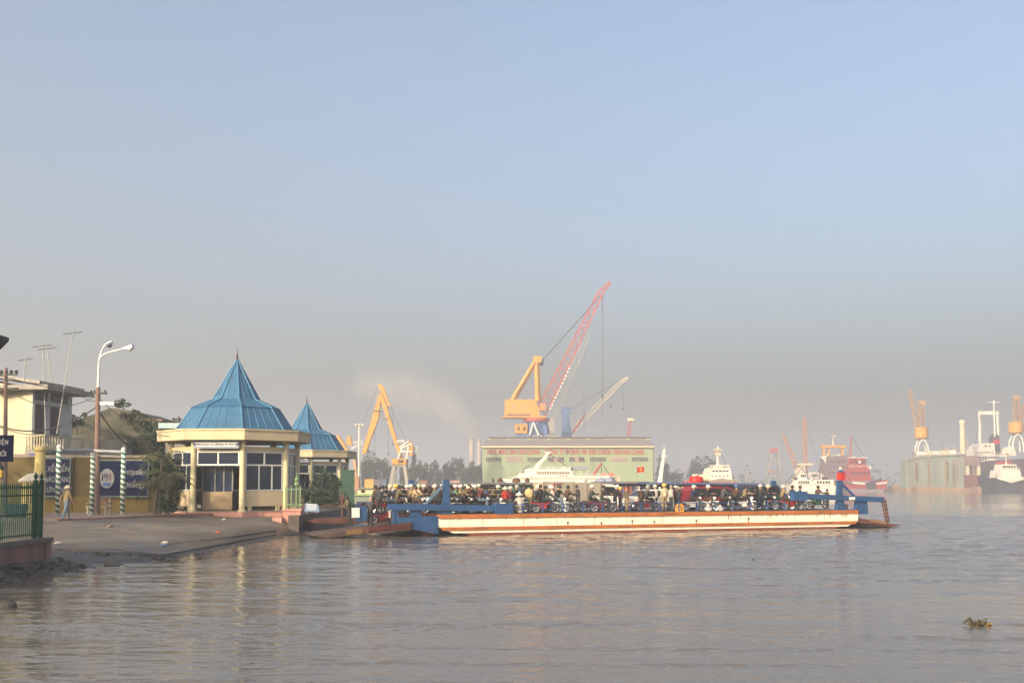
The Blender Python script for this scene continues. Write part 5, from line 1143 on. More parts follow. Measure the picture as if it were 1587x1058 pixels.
for x, yl, lab in ((1098, -3.72, 'white sack lying on the deck before the red van'), (1116, -3.7, 'pale bundle on the deck right of the striped rider'), (806, -3.85, 'grey bundle at the feet of the squatting vendor')):
    v = fpos(x, yl, 790); o = thing('bundle', lab, 'bundle', v)
    MB().lathe([(0.1, 0), (0.22, 0.05), (0.24, 0.2), (0.14, 0.33), (0.03, 0.36)], 9, sx=1.1).build('bundle_body', lettering_white if x > 900 else M('bundle_grey', (0.35, 0.32, 0.28), 0.9), o, smooth=True)
    MB().tube((0, 0, 0.33), (0.02, 0, 0.42), 0.03, 0.05, 6).build('knot', lettering_white, o)
# striped sleeves of the rider at x = 1097
# ------------------------------------------------------------------ vehicles on deck
carglass = glass('car_glass', (0.02, 0.022, 0.026), 0.05)
def wheel(par, x, y, r=0.32, w_=0.2):
    wh = MB().tube((x, y - w_ / 2, r), (x, y + w_ / 2, r), r, r, 16).build('wheel', tyre, par)
    s = -1 if y < 0 else 1
    MB().tube((x, y + s * w_ * 0.5, r), (x, y + s * (w_ * 0.5 + 0.015), r), r * 0.6, r * 0.55, 12).build('hub_cap', chrome, wh)
def car(name, label, cat, px, yl, prof, width, paint, wins, heading=1, wheels=(-1.2, 1.2), lamps=None, scale=1.0, extras=None):
    """prof: side outline (x, z) front towards +x; wins: list of side-window outlines"""
    v = FP(px, 780, yl); o = thing(name, label, cat, fw((v.x, yl, DECK)), FA if heading > 0 else FA + math.pi); o.scale = (scale,) * 3
    zmid = 0.95; hw_ = width / 2
    n = len(prof); vs = []
    for (x, z) in prof:
        k = 1.0 if z < zmid else 1.0 - 0.16 * (z - zmid) / 0.6
        vs.append((x, -hw_ * k, z))
    for (x, z) in prof:
        k = 1.0 if z < zmid else 1.0 - 0.16 * (z - zmid) / 0.6
        vs.append((x, hw_ * k, z))
    fs = [tuple(range(n)), tuple(range(2 * n - 1, n - 1, -1))] + [(k, n + k, n + (k + 1) % n, (k + 1) % n) for k in range(n)]
    MB().add(vs, fs).build('car_body', paint, o)
    for w_ in wins:
        for s in (-1, 1):
            vv = []
            for (x, z) in w_:
                k = 1.0 if z < zmid else 1.0 - 0.16 * (z - zmid) / 0.6
                vv.append((x, s * (hw_ * k + 0.006), z))
            m_ = len(w_); vv += [(a, b - s * 0.03, c) for a, b, c in vv[:m_]]
            MB().add(vv, [tuple(range(m_)), tuple(range(2 * m_ - 1, m_ - 1, -1))] + [(k, m_ + k, m_ + (k + 1) % m_, (k + 1) % m_) for k in range(m_)]).build('side_window', carglass, o)
    for x in wheels:
        for s in (-1, 1): wheel(o, x, s * (hw_ - 0.1))
    return o, hw_
def pane_quad(o, a, b, width, off, name='windscreen'):
    (x0, z0), (x1, z1) = a, b; d = Vector((x1 - x0, 0, z1 - z0)).normalized(); nx, nz = d.z, -d.x
    w0 = width * (1 - 0.16 * max(0, z0 - 0.95) / 0.6) - 0.12; w1 = width * (1 - 0.16 * max(0, z1 - 0.95) / 0.6) - 0.12
    q = [(x0 + nx * off, -w0 / 2, z0 + nz * off), (x0 + nx * off, w0 / 2, z0 + nz * off), (x1 + nx * off, w1 / 2, z1 + nz * off), (x1 + nx * off, -w1 / 2, z1 + nz * off)]
    MB().add(q + [(a_ - nx * 0.02, b_, c_ - nz * 0.02) for a_, b_, c_ in q], [(0,1,2,3),(7,6,5,4),(0,4,5,1),(1,5,6,2),(2,6,7,3),(3,7,4,0)]).build(name, carglass, o)
van_white = M('van_white', (0.70, 0.68, 0.62), 0.35, 0.05, spec=0.5); van_red = M('van_red', (0.16, 0.012, 0.02), 0.35, 0.08, spec=0.5); suv_dark = M('suv_dark', (0.035, 0.045, 0.045), 0.3, 0.08, spec=0.5)
# light truck: grey cargo box and white cab facing right
v = FP(890, 780, -0.2); tr = thing('box_truck', 'light truck with plain grey cargo box and white cab on the ferry', 'truck', fw((v.x, -0.2, DECK)), FA); tr.scale = (1, 1, 0.95)
boxg = M('cargo_grey', (0.34, 0.31, 0.25), 0.7, 0.1, 0.6, dirt=(0.25, 0.22, 0.17), damt=0.3, streak=True)
bx = MB().box(-2.6, 1.55, -0.9, 0.9, 0.55, 1.98).build('cargo_box', boxg, tr)
for x in (-2.6, -1.9, -0.5, 0.5, 1.5): MB().box(x - 0.03, x + 0.03, -0.925, -0.901, 0.55, 1.98).build('box_rib', M('rib_tan', (0.26, 0.2, 0.15), 0.8), bx)
MB().path([(-1.85, -0.93, 0.9), (-1.85, -0.93, 1.9), (-1.2, -0.93, 1.93)], 0.025, 5).build('red_bar', M('tail_red', ()), bx)
MB().box(-2.5, 3.0, -0.35, 0.35, 0.38, 0.54).build('chassis', blk, tr)
cabp = [(1.62, 0.42), (3.0, 0.42), (3.05, 0.95), (2.65, 1.78), (2.45, 1.88), (1.62, 1.9)]
cab = MB().prism(cabp, -0.85, 0.85).build('cab', van_white, tr)
for s in (-1, 1): MB().prism([(1.78, 1.08), (2.86, 1.08), (2.55, 1.68), (1.78, 1.72)], s * 0.856 - 0.006, s * 0.856 + 0.006).build('side_window', carglass, cab)
MB().prism([(3.03, 1.02), (2.67, 1.74), (2.70, 1.75), (3.06, 1.03)], -0.75, 0.75).build('windscreen', carglass, cab)
for x in (-1.7, 2.35):
    for y in (-0.75, 0.75): wheel(tr, x, y, 0.33)
# white car facing left
prof = [(-2.05, 0.35), (2.0, 0.35), (2.08, 0.62), (1.95, 0.80), (0.95, 0.93), (0.25, 1.40), (-1.15, 1.44), (-1.95, 0.98), (-2.1, 0.8)]
c_, hw_ = car('white_car', 'white saloon car facing left amid the people on deck', 'car', 1000, -0.9, prof, 1.66, van_white, [[(0.70, 0.96), (0.18, 1.33), (-0.35, 1.35), (-0.35, 0.97)], [(-0.45, 0.97), (-0.45, 1.35), (-1.05, 1.36), (-1.55, 1.0)]], -1)
pane_quad(c_, (0.90, 0.97), (0.30, 1.37), 1.66, 0.004); pane_quad(c_, (-1.25, 1.40), (-1.88, 1.03), 1.66, 0.004, 'rear_window')
for s in (-0.6, 0.6): MB().box(2.0, 2.07, s - 0.15, s + 0.15, 0.62, 0.76).build('headlight', lampw, c_)
# red van
prof = [(-2.2, 0.36), (2.15, 0.36), (2.25, 0.70), (2.1, 0.98), (1.35, 1.72), (1.05, 1.82), (-2.0, 1.84), (-2.2, 1.5)]
c_, hw_ = car('red_van', 'dark red van on the right half of the ferry deck', 'van', 1102, -0.7, prof, 1.72, van_red, [[(1.75, 1.06), (1.22, 1.62), (0.55, 1.64), (0.55, 1.06)], [(0.42, 1.06), (0.42, 1.64), (-0.7, 1.65), (-0.7, 1.06)], [(-0.85, 1.06), (-0.85, 1.65), (-1.95, 1.65), (-2.05, 1.06)]], 1, scale=0.9)
pane_quad(c_, (2.05, 1.03), (1.38, 1.68), 1.72, 0.004)
for s in (-0.65, 0.65): MB().box(2.16, 2.25, s - 0.14, s + 0.14, 0.72, 0.9).build('headlight', lampw, c_)
# dark off-roader behind it
prof = [(-2.1, 0.42), (2.1, 0.42), (2.15, 1.0), (1.0, 1.08), (0.55, 1.68), (-1.9, 1.72), (-2.1, 1.1)]
c_, hw_ = car('dark_estate_car', 'dark estate car with large windows right of the red van', 'car', 1163, -0.8, prof, 1.75, suv_dark, [[(0.85, 1.1), (0.5, 1.58), (-0.3, 1.6), (-0.3, 1.1)], [(-0.4, 1.1), (-0.4, 1.6), (-1.2, 1.62), (-1.2, 1.1)], [(-1.3, 1.1), (-1.3, 1.62), (-1.82, 1.62), (-2.0, 1.12)]], -1)
pane_quad(c_, (0.98, 1.11), (0.58, 1.64), 1.75, 0.004)
for s in (-0.65, 0.65): MB().box(2.1, 2.17, s - 0.14, s + 0.14, 0.78, 0.95).build('headlight', lampw, c_)
# ------------------------------------------------------------------ people ashore
g_ = G(102, 806.5, 1.2)
person(g_, R(60), 'walk', 'khaki', 'jeans', 'pith', 'cream', 'person in khaki jacket, jeans and pith helmet walking on the road', size=1.03, group='people ashore')
def ramp_at(px, yl):
    v = FP(px, 805, yl); f = (v0.x - v.x) / (v0.x - v1.x); return fw((v.x, yl, 0.80 + (0.22 - 0.80) * f + 0.02))
person(ramp_at(541, -0.9) + Vector((0, 0, 0.08)), BACK + 0.25, 'push', 'olive', 'charcoal', 'hair', 'black', 'person in olive jacket stepping ashore over the ramp', size=1.0, group='people ashore')
MB()
person(ramp_at(574, -3.9), FARS - 0.3, 'reach', 'grey', 'black', 'cap', 'grey', 'person in grey jacket on the near ramp beside a motorbike', size=1.0, group='people ashore')
bk = ramp_at(594, -3.2); bike(bk + Vector((0, 0, 0.0)), FA, 'red', 'red motorbike with white shield on the near ramp', 'motorbikes on the ramp')
person(fw((FP(530, 805, 2.2).x, 2.2, 0.86)), FWD, 'look', 'maroon', 'brown', 'hair', 'black', 'person in dark clothes on the far ramp', size=0.98, group='people ashore')
# ------------------------------------------------------------------ far things: each has its own distance, size and depth
class Far:
    """a thing D metres ahead; X() and Z() turn photo pixels into its own frame at that distance"""
    def __init__(s, name, label, cat, x, D, z=0.0, group=None):
        s.D, s.z, s.x0 = D, z, P(x, 751, D).x; s.t = thing(name, label, cat, (s.x0, D, z), 0, group); s.k = D / 1600
    def X(s, x, y=751): return P(x, y, s.D).x - s.x0
    def Z(s, y): return P(CX, y, s.D).z - s.z
    def V(s, x, y, d=0.0): p = P(x, y, s.D); return Vector((p.x - s.x0, d, p.z - s.z))
    def box(s, name, mat, xa, xb, ya, yb, d0, d1, par=None):
        return MB().box(s.X(xa, (ya + yb) / 2), s.X(xb, (ya + yb) / 2), d0, d1, s.Z(yb), s.Z(ya)).build(name, mat, par or s.t)
    def prism(s, name, mat, px, d0, d1, par=None):
        return MB().prism([(s.V(x, y).x, s.V(x, y).z) for x, y in px], d0, d1).build(name, mat, par or s.t)
    def tube(s, name, mat, a, b, r0, r1=None, d=0.0, par=None, n=8):
        return MB().tube(s.V(*a, d), s.V(*b, d), r0, r1, n).build(name, mat, par or s.t)
    def lat(s, name, mat, a, b, w0, w1, bays, t, d=0.0, par=None):
        return MB().lattice(s.V(*a, d), s.V(*b, d), w0, w1, bays, t).build(name, mat, par or s.t)
c_yel = M('crane_yellow', (0.50, 0.235, 0.025), 0.6, 0.1, 0.2); c_red = M('crane_red', (0.36, 0.05, 0.035), 0.6, 0.1, 0.2); c_blue = M('crane_blue', (0.07, 0.12, 0.27), 0.6, 0.1, 0.2)
c_grey = M('crane_grey', (0.27, 0.25, 0.23), 0.7, 0.12, 0.2); c_cream = M('crane_cream', (0.55, 0.47, 0.33), 0.7, 0.1, 0.2); c_white = M('ship_white', (0.60, 0.57, 0.51), 0.5, 0.05, 0.3)
c_dark = M('far_dark', (0.04, 0.04, 0.045), 0.7); wirem = M('wire_rope', (0.10, 0.10, 0.11), 0.7); win_d = glass('far_window', (0.03, 0.03, 0.035), 0.1)
# ---- green shipyard hall
h = Far('shipyard_hall', 'long pale green shipyard hall with red lettering along its wall', 'building', 880, 330, 1.4)
gw = M('hall_green', (0.25, 0.31, 0.19), 0.8, 0.06, 0.12, dirt=(0.19, 0.23, 0.15), damt=0.4, dscale=0.2, streak=True)
h.box('wall', gw, 748, 1012, 693, 760, 0, 26)
rm = M('hall_roof', (0.22, 0.19, 0.18), 0.8, 0.1, 0.2)
zE, zT = h.Z(691), h.Z(682)
mb = MB(); xa, xb = h.X(746), h.X(1014)
mb.add([(xa, -0.8, zE), (xb, -0.8, zE), (xb, 9, zT + 0.6), (xa + 1.2, 9, zT + 0.6), (xa, 26.8, zE), (xb, 26.8, zE), (xa + 1.2, 17, zT + 0.6), (xb, 17, zT + 0.6)], [(0, 1, 2, 3), (3, 2, 7, 6), (6, 7, 5, 4), (0, 3, 6, 4), (1, 5, 7, 2)]); mb.build('roof', rm, h.t)
MB().box(xa, xb, -0.95, -0.1, zE - 0.42, zE - 0.02).build('eave_band', M('eave_cream', (0.62, 0.55, 0.40), 0.7), h.t)
cl = h.box('clerestory', rm, 756, 1013, 676, 683, 9, 17)
h.box('clerestory_cap', M('cap_dark', (0.12, 0.10, 0.10), 0.8), 754.5, 1014, 674.5, 676.3, 8.6, 17.4, cl)
for i in range(9): h.box('light_panel', M('panel_lime', (0.36, 0.44, 0.24), 0.7), 755 + i * 31.6, 759.5 + i * 31.6, 677.5, 681.5, 8.8, 9.0, cl)
h.box('gable_side', c_grey, 1012.2, 1014.5, 692, 760, 0.3, 26)
groups = [(753, 777, 0), (785, 810, 1), (817, 840, 0), (849, 874, 2), (882, 906, 2), (914, 939, 0), (947, 972, 1), (979, 1004, 0)]
for a, b, k in groups:
    f = h.box('window', M('board_mauve', (0.29, 0.22, 0.19), 0.8) if k else M('hall_frame', (0.30, 0.32, 0.22), 0.8), a, b, 707.5, 715.5, -0.08, -0.002)
    if k != 1:
        for i in range(8):
            if k == 2 and i in (3, 4): continue
            w_ = (b - a) / 8; h.box('pane', win_d, a + i * w_ + 0.6, a + (i + 1) * w_ - 0.5, 708.3, 714.8, -0.13, -0.082, f)
tx = flat_text('NHÀ MÁY X46 HẢI QUÂN - CÔNG TY ĐÓNG VÀ SỬA CHỮA TÀU HẢI LONG', 2.4, M('letter_red', (0.42, 0.04, 0.03), 0.7), 'lettering', h.t, (h.X(876.5), -0.12, h.Z(700.2)), depth=0.05)
for v_ in tx.data.vertices: pass
tx.scale.x = (h.X(998) - h.X(755)) / tx.dimensions.x
# ---- the tall red-boomed portal crane
c = Far('portal_crane', 'tallest harbour crane with yellow machinery house and red lattice boom behind the hall', 'crane', 832, 370, 1.4)
K = c.k
c.prism('machinery_house', c_yel, [(782, 647), (782, 622), (786, 620), (828, 620), (836, 636), (836, 647)], -3.5, 3.5)
for x in (794, 811): c.box('house_window', M('window_mauve', (0.34, 0.24, 0.2), 0.5), x, x + 4, 628.5, 632, -3.6, -3.48)
c.box('house_ledge', M('ledge_dark', (0.16, 0.08, 0.05), 0.7), 786, 822, 642.5, 645.4, -3.65, -3.45)
c.box('house_floor', c_yel, 779, 846, 645.5, 648, -4, 4)
for d in (-2.5, 2.5):
    c.tube('a_frame_leg', c_yel, (795, 620), (829, 562), 1.0, 0.8, d, n=4); c.tube('a_frame_leg', c_yel, (834, 622), (832, 562), 1.1, 0.9, d, n=4)
c.box('a_frame_head', c_yel, 826, 839, 553, 563, -3, 3); c.box('sheave', c_dark, 836, 842, 559, 566, -1.5, 1.5)
bm_ = c.lat('boom', c_red, (838, 640), (932, 452), 3.8, 1.9, 18, 0.42)
c.lat('jib', c_red, (932, 452), (946, 437), 1.5, 0.9, 4, 0.3)
c.box('driver_cab', M('cab_orange', (0.55, 0.20, 0.06), 0.6), 836, 845, 626, 637, -3.8, -1)
for i, (dx, d) in enumerate(((0, -1.6), (0, -0.6), (0, 0.6), (0, 1.6))): c.tube('pendant_rope', wirem, (839, 560), (929, 460), 0.09, 0.09, d, n=4)
for d in (-0.8, 0.8): c.tube('hoist_rope', wirem, (934, 455), (934, 620), 0.07, 0.07, d, n=4)
c.box('hook_block', c_dark, 932.3, 935.3, 611, 617, -0.6, 0.6); c.tube('hook_load_rope', wirem, (934, 617), (934, 648), 0.12, 0.05, n=5)
MB().lathe([(4.8, c.Z(653)), (4.8, c.Z(648))], 16, (c.X(831), 0, 0)).build('turntable', c_red, c.t)
MB().lathe([(4.6, c.Z(672)), (3.6, c.Z(653))], 8, (c.X(833), 0, 0)).build('pedestal', c_blue, c.t)
for xa, xb in ((823, 815), (844, 851)):
    for d in (-4, 4): MB().bar(c.V(xa, 660, d * 0.8), Vector((c.X(xb), d * 1.6, 0)), 1.3).build('portal_leg', c_blue, c.t)
for xa, xb in ((826, 820), (826, 834)): MB().bar(c.V(xa, 655, -5.2), c.V(xb, 675, -5.4), 0.5).build('white_brace', c_white, c.t)
c.box('power_house', c_yel, 798, 817, 658, 672, -4, 1)
for x in (802, 811): c.box('power_house_window', win_d, x, x + 3, 662, 668, -4.1, -3.98)
MB().box(c.X(799), c.X(816), -3.5, 0.5, 0, c.Z(672)).build('power_house_base', c_blue, c.t)
# ---- grey lattice boom crane behind it
c = Far('lattice_crane', 'grey lattice boom crane slanting close beside the red boom', 'crane', 860, 405, 1.4)
c.lat('boom', c_grey, (848, 655), (905, 535), 3.6, 1.8, 16, 0.22); c.lat('jib', c_grey, (905, 535), (913, 519), 1.4, 0.7, 4, 0.25)
for i in range(12): c.box('walkway_panel', c_white, 851 + i * 2.7, 853.4 + i * 2.7, 632 - i * 5.6, 635 - i * 5.6, -2.6, -2.3)
c.prism('machinery_house', c_grey, [(842, 672), (842, 650), (858, 650), (860, 672)], -3, 3)
MB().box(c.X(844), c.X(858), -2.5, 2.5, 0, c.Z(672)).build('tower', c_grey, c.t)
c.tube('hoist_rope', wirem, (905, 540), (905, 668), 0.08, 0.08, n=4)
# ---- blue tower crane with cream boom
c = Far('tower_crane', 'smaller crane with blue tower and long cream boom right of the red crane', 'crane', 877, 420, 1.4)
c.prism('tower', c_blue, [(869, 690), (872, 640), (881, 640), (887, 690)], -2.5, 2.5); MB().box(c.X(869), c.X(887), -2.4, 2.4, 0, c.Z(690)).build('tower_base', c_blue, c.t)
c.box('tower_head', c_blue, 870, 885, 631, 640, -2, 2)
c.lat('boom', c_cream, (886, 668), (962, 592), 2.0, 1.3, 16, 0.22); c.lat('jib', c_cream, (962, 592), (973, 585), 1.3, 0.8, 3, 0.3)
for d in (-0.7, 0.7): c.tube('pendant_rope', wirem, (884, 633), (962, 589), 0.09, 0.09, d, n=4)
for x, y in ((966, 630), (947, 628)): c.tube('hoist_rope', wirem, (x, 590), (x, y), 0.06, 0.06, n=4); c.box('hook_block', c_dark, x - 1, x + 1, y, y + 4, -0.4, 0.4)
for a, b in (((886, 672), (906, 642)),): c.tube('luffing_strut', c_red, a, b, 0.4, 0.4, -1, n=5)
c = Far('mast_crane', 'thin reddish mast crane standing behind the right end of the hall roof', 'crane', 974, 470, 1.4)
c.lat('mast', c_red, (972, 690), (977, 650), 1.4, 0.9, 6, 0.25); c.box('mast_head', c_cream, 972, 982, 648, 652, -1, 1); MB().box(-1.5, 1.5, -1.5, 1.5, 0, c.Z(690)).build('mast_base', c_grey, c.t)
# ---- yellow level-luffing crane on the left
c = Far('luffing_crane', 'yellow level-luffing crane forming a tall A between kiosk and hall', 'crane', 618, 290, 1.4)
c.prism('boom', c_yel, [(620, 712), (625, 711), (596, 618), (591, 609), (589, 616)], -1.1, 1.1)
c.prism('tie_strut', c_yel, [(561, 703), (567, 703), (587, 648), (592, 612), (588, 610)], -1.0, 1.0)
c.prism('fly_jib', c_yel, [(585, 597), (588, 594), (595, 599), (603, 624), (607, 629), (602, 630), (592, 609)], -0.8, 0.8)
c.box('platform', c_grey, 577, 593, 635, 636.5, -1.6, 1.6); c.box('platform', c_grey, 591, 603, 647, 648.5, -1.5, 1.5)
for x, ya, yb in ((581, 668, 705), (602, 685, 705), (609, 655, 690)): c.tube('hoist_rope', wirem, (x, 640 if x < 600 else 630), (x, yb), 0.05, 0.05, n=4); c.box('hook', c_dark, x - 0.7, x + 0.7, yb - 4, yb, -0.3, 0.3)
c.tube('stay_rope', wirem, (586, 598), (563, 655), 0.05, 0.05, n=4); c.tube('stay_rope', wirem, (605, 629), (632, 690), 0.05, 0.05, n=4)
c.box('driver_cab', c_yel, 609, 631, 711, 719.5, -3, 3); c.box('cab_window', win_d, 619, 627, 713, 717, -3.1, -2.98)
for a, b in (((618, 712), (624, 694)), ((631, 711), (634, 692)), ((621, 700), (640, 700)), ((624, 694), (640, 688)), ((616, 684), (628, 684)), ((620, 694), (634, 684))): c.tube('gallery_frame', c_white, a, b, 0.28, 0.28, -1.5, n=5)
c.prism('counterweight', c_yel, [(632, 705), (632, 690), (636, 683), (641, 692), (640, 706)], -1.5, 1.5)
c.lat('counter_jib', c_white, (632, 698), (648, 695), 1.5, 1.0, 4, 0.2)
for xa, xb in ((612, 606), (628, 634)):
    for d in (-3.5, 3.5): MB().bar(c.V(xa, 720, d * 0.6), Vector((c.X(xb), d, 0)), 0.9).build('portal_leg', c_grey, c.t)
MB().box(c.X(609), c.X(631), -2.6, 2.6, c.Z(723), c.Z(719.5)).build('portal_deck', c_grey, c.t)
# ---- second yellow crane behind the far kiosk
c = Far('luffing_crane', 'yellow crane partly hidden behind the farther kiosk', 'crane', 542, 320, 1.4)
c.prism('boom', c_yel, [(521, 676), (526, 674), (530, 681), (543, 702), (538, 704), (527, 690)], -1, 1)
c.prism('counterweight', c_yel, [(537, 690), (539, 676), (544, 676), (546, 690)], -1, 1)
c.lat('gallery', c_white, (543, 692), (562, 684), 1.6, 1.2, 5, 0.22)
c.box('driver_cab', c_cream, 536, 552, 700, 709, -2.5, 2.5)
for xa, xb in ((538, 531), (550, 555)):
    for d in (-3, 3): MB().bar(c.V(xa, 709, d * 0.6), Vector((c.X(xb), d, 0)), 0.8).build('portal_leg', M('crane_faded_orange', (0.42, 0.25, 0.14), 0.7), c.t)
# ---- distant grey crane and the twin chimneys with smoke
c = Far('hazy_crane', 'faint grey crane arching beside the smoking chimneys', 'crane', 738, 640, 1.4)
c.lat('boom', c_grey, (727, 690), (735, 650), 2.0, 1.4, 8, 0.4); c.lat('boom', c_grey, (735, 650), (745, 690), 1.4, 2.4, 8, 0.4); MB().bar(c.V(745, 690), Vector((c.X(744), 0, 0)), 3.0).build('tower', c_grey, c.t)
chm = M('chimney_pale', (0.34, 0.28, 0.25), 0.9, 0.1, 0.1)
for x, yt, lab in ((731, 680, 'left of two pale round chimneys, under the smoke'), (743, 682, 'right of two pale round chimneys beside the hall')):
    c = Far('chimney', lab, 'chimney', x, 620, 1.4, 'twin chimneys'); MB().lathe([(1.7, 0), (1.3, c.Z(yt))], 14).build('stack', chm, c.t, smooth=True); MB().lathe([(1.45, c.Z(yt) - 0.6), (1.45, c.Z(yt) + 0.2)], 14).build('rim', c_grey, c.t)
# ---- light mast, sheds and stacked containers on the near part of the far bank
c = Far('light_mast', 'slim white floodlight mast rising right of the farther kiosk', 'light mast', 556, 256, 1.4)
MB().tube((0, 0, 0), (0, 0, c.Z(660)), 0.26, 0.16, 8).build('shaft', c_white, c.t)
MB().box(-1.0, 1.0, -0.15, 0.15, c.Z(661), c.Z(659.5)).build('crossbar', c_grey, c.t)
for s in (-0.8, 0.0, 0.8): MB().box(s - 0.25, s + 0.25, -0.4, -0.1, c.Z(659), c.Z(656.5)).build('floodlight', c_cream, c.t)
cont = [(565, 579, 742, 753, 'yellow', (0.50, 0.30, 0.06)), (580, 589, 743, 753, 'grey violet', (0.16, 0.13, 0.16)), (590, 599, 743, 753, 'slate blue', (0.12, 0.14, 0.20)), (545, 556, 738, 750, 'orange brown', (0.40, 0.20, 0.10)), (650, 662, 744, 753, 'rust red', (0.25, 0.12, 0.09)), (690, 712, 744, 752, 'dull pink', (0.36, 0.22, 0.18)), (602, 612, 750, 758, 'pale grey', (0.4, 0.38, 0.34)), (622, 636, 751, 758, 'beige', (0.45, 0.38, 0.28))]
for xa, xb, ya, yb, nm, cc in cont:
    c = Far('container', '%s container standing on the far quay' % nm, 'container', (xa + xb) / 2, 252, 1.4, 'containers on the far quay')
    w_ = (xb - xa) * c.k / 2; zt = max(1.6, c.Z(ya)); m_ = M('cont_' + nm.replace(' ', '_'), cc, 0.7, 0.12, 0.6)
    MB().box(-w_, w_, 0, 2.4, 0, zt).build('box', m_, c.t)
    for i in range(5): MB().box(-w_ + (i + 0.4) * w_ * 0.4, -w_ + (i + 0.6) * w_ * 0.4, -0.06, -0.002, 0.1, zt - 0.1).build('rib', m_, c.t)
# ---- trees of the far bank
fl_d = leafy('far_leaf', (0.022, 0.034, 0.016), (0.06, 0.075, 0.035))
trs = [(566, 690, 13), (580, 699, 15), (594, 705, 14), (606, 716, 12), (640, 702, 10), (650, 712, 14), (662, 714, 15), (676, 711, 18), (692, 716, 14), (704, 706, 15), (718, 707, 17), (731, 714, 14), (742, 716, 14), (628, 718, 14), (571, 716, 20)]
tw = ['leftmost hazy tree beside the floodlight mast', 'broad hazy tree right of the floodlight mast', 'tree behind the A of the yellow crane', 'low tree under the left crane strut', 'narrow tall tree right of the yellow crane', 'tree just right of the crane counterweight', 'rounded tree in the middle of the far wood', 'widest rounded tree in the far wood', 'low tree between two rounded trees', 'tall tree left of the chimneys', 'bushy tree before the chimneys', 'tree between chimneys and hall', 'last tree touching the green hall', 'low tree behind the crane cab', 'dark low tree behind the containers']
for i, (x, y, w_) in enumerate(trs):
    D = 372 + (i % 4) * 9; hgt = P(x, y, D).z - 1.4; rr = w_ * D / 1600 * 0.62
    tree('broad_tree', tw[i], (P(x, 751, D).x, D, 1.4), hgt, (rr * 1.15, rr * 1.15, hgt * 0.52), 900, 0.62, fl_d, 200 + i, 0.3, group='trees on the far bank', clumps=14)
for i, (x, y, w_, D, lab) in enumerate(((1026, 705, 20, 470, 'hazy tree right of the hall behind the white mast'), (1082, 706, 26, 480, 'dark hazy tree left of the white ship'), (1102, 704, 24, 490, 'hazy tree directly behind the white ship bridge'), (1094, 718, 40, 485, 'low spreading hazy tree beside the white ship'), (1045, 728, 24, 470, 'low hazy tree between the hall and the white ship'))):
    hgt = P(x, y, D).z - 1.4; rr = w_ * D / 1600 * 0.6
    tree('broad_tree', lab, (P(x, 751, D).x, D, 1.4), hgt, (rr * 1.1, rr * 1.1, hgt * 0.5), 900, 0.75, fl_d, 240 + i, 0.3, group='trees on the far bank', clumps=14)
wd = MB(); r_ = random.Random(91)
for i in range(2600):
    x = r_.uniform(-520, 900); D = 900 + r_.uniform(0, 60) + (x * 0.1 if x > 0 else 0); z = 1.5 + r_.random() ** 1.6 * (13 + 6 * math.sin(x * 0.021) + 4 * math.sin(x * 0.13)); s = r_.uniform(1.2, 2.6)
    a = Vector((r_.gauss(0, 1), r_.gauss(0, 1), r_.gauss(0, .6))).normalized() * s; b = Vector((r_.gauss(0, 1), r_.gauss(0, 1), r_.gauss(0, 1))).normalized() * s
    p = Vector((x, D, z)); wd.add([p - a, p + b, p + a, p - b], [(0, 1, 2, 3)])
tag(wd.build('far_wood', fl_d), 'far hazy line of trees along the opposite bank', kind='stuff')

# ------------------------------------------------------------------ vessels
def windows(f, par, mat, xs, ya, yb, w_, d):
    for x in xs: f.box('window', mat, x, x + w_, ya, yb, d - 0.06, d + 0.02, par)
# ---- white passenger ship
s = Far('passenger_ship', 'white passenger ship with raked mast lying before the green hall', 'ship', 860, 232, 0.0)
s.prism('hull', c_white, [(776, 741), (800, 742.5), (946, 740), (944, 764), (806, 764), (790, 752)], -0.2, 6)
low = s.prism('lower_deck', c_white, [(836, 744), (902, 743), (899, 752), (842, 752)], -0.6, 6.2)
windows(s, low, M('window_bronze', (0.22, 0.17, 0.12), 0.3), [842 + i * 3.9 for i in range(13)], 745.8, 749.6, 2.6, -0.62)
s.prism('main_deck', c_white, [(790, 740.5), (806, 736), (945, 736.8), (945, 741)], -0.5, 6.3)
up_ = s.prism('upper_deck', c_white, [(802, 737), (806, 731), (816, 726.5), (884, 726), (889, 737)], 0.0, 5.8)
windows(s, up_, M('window_bronze', ()), [832 + i * 3.95 for i in range(13)], 730.5, 734.6, 2.7, -0.02)
s.prism('bridge_glass', win_d, [(805.5, 732.5), (812, 728.5), (813, 732)], -0.05, 5.0, up_)
s.prism('mast_fin', c_white, [(826, 727), (833, 727), (853, 701), (849, 700), (829, 721)], 2.0, 3.2)
s.box('radar_bar', c_white, 843, 855, 699.5, 700.8, 2.3, 2.9); s.prism('house_flag', c_red, [(849, 703), (854, 702), (854, 706), (850, 706)], 2.4, 2.5)
s.prism('aft_wing', c_white, [(880, 727), (884, 722), (890, 727)], 0.2, 0.6)
aw = s.box('aft_awning', M('awning_grey', (0.24, 0.25, 0.28), 0.8), 885, 912, 722.5, 727.5, 0.2, 5.6)
for x in (889, 900, 911): s.tube('awning_post', c_white, (x, 727), (x, 737), 0.09, 0.09, 0.4, par=aw)
s.prism('aft_stair', c_white, [(893, 752), (898, 742), (908, 742), (903, 752)], -0.7, -0.2)
s.box('red_stripe', M('tail_red', ()), 865, 880, 737.2, 738, -0.58, -0.5)
for x in (822, 857, 870): s.box('deck_vent', c_white, x, x + 2.5, 724.5, 726.4, 1, 2)
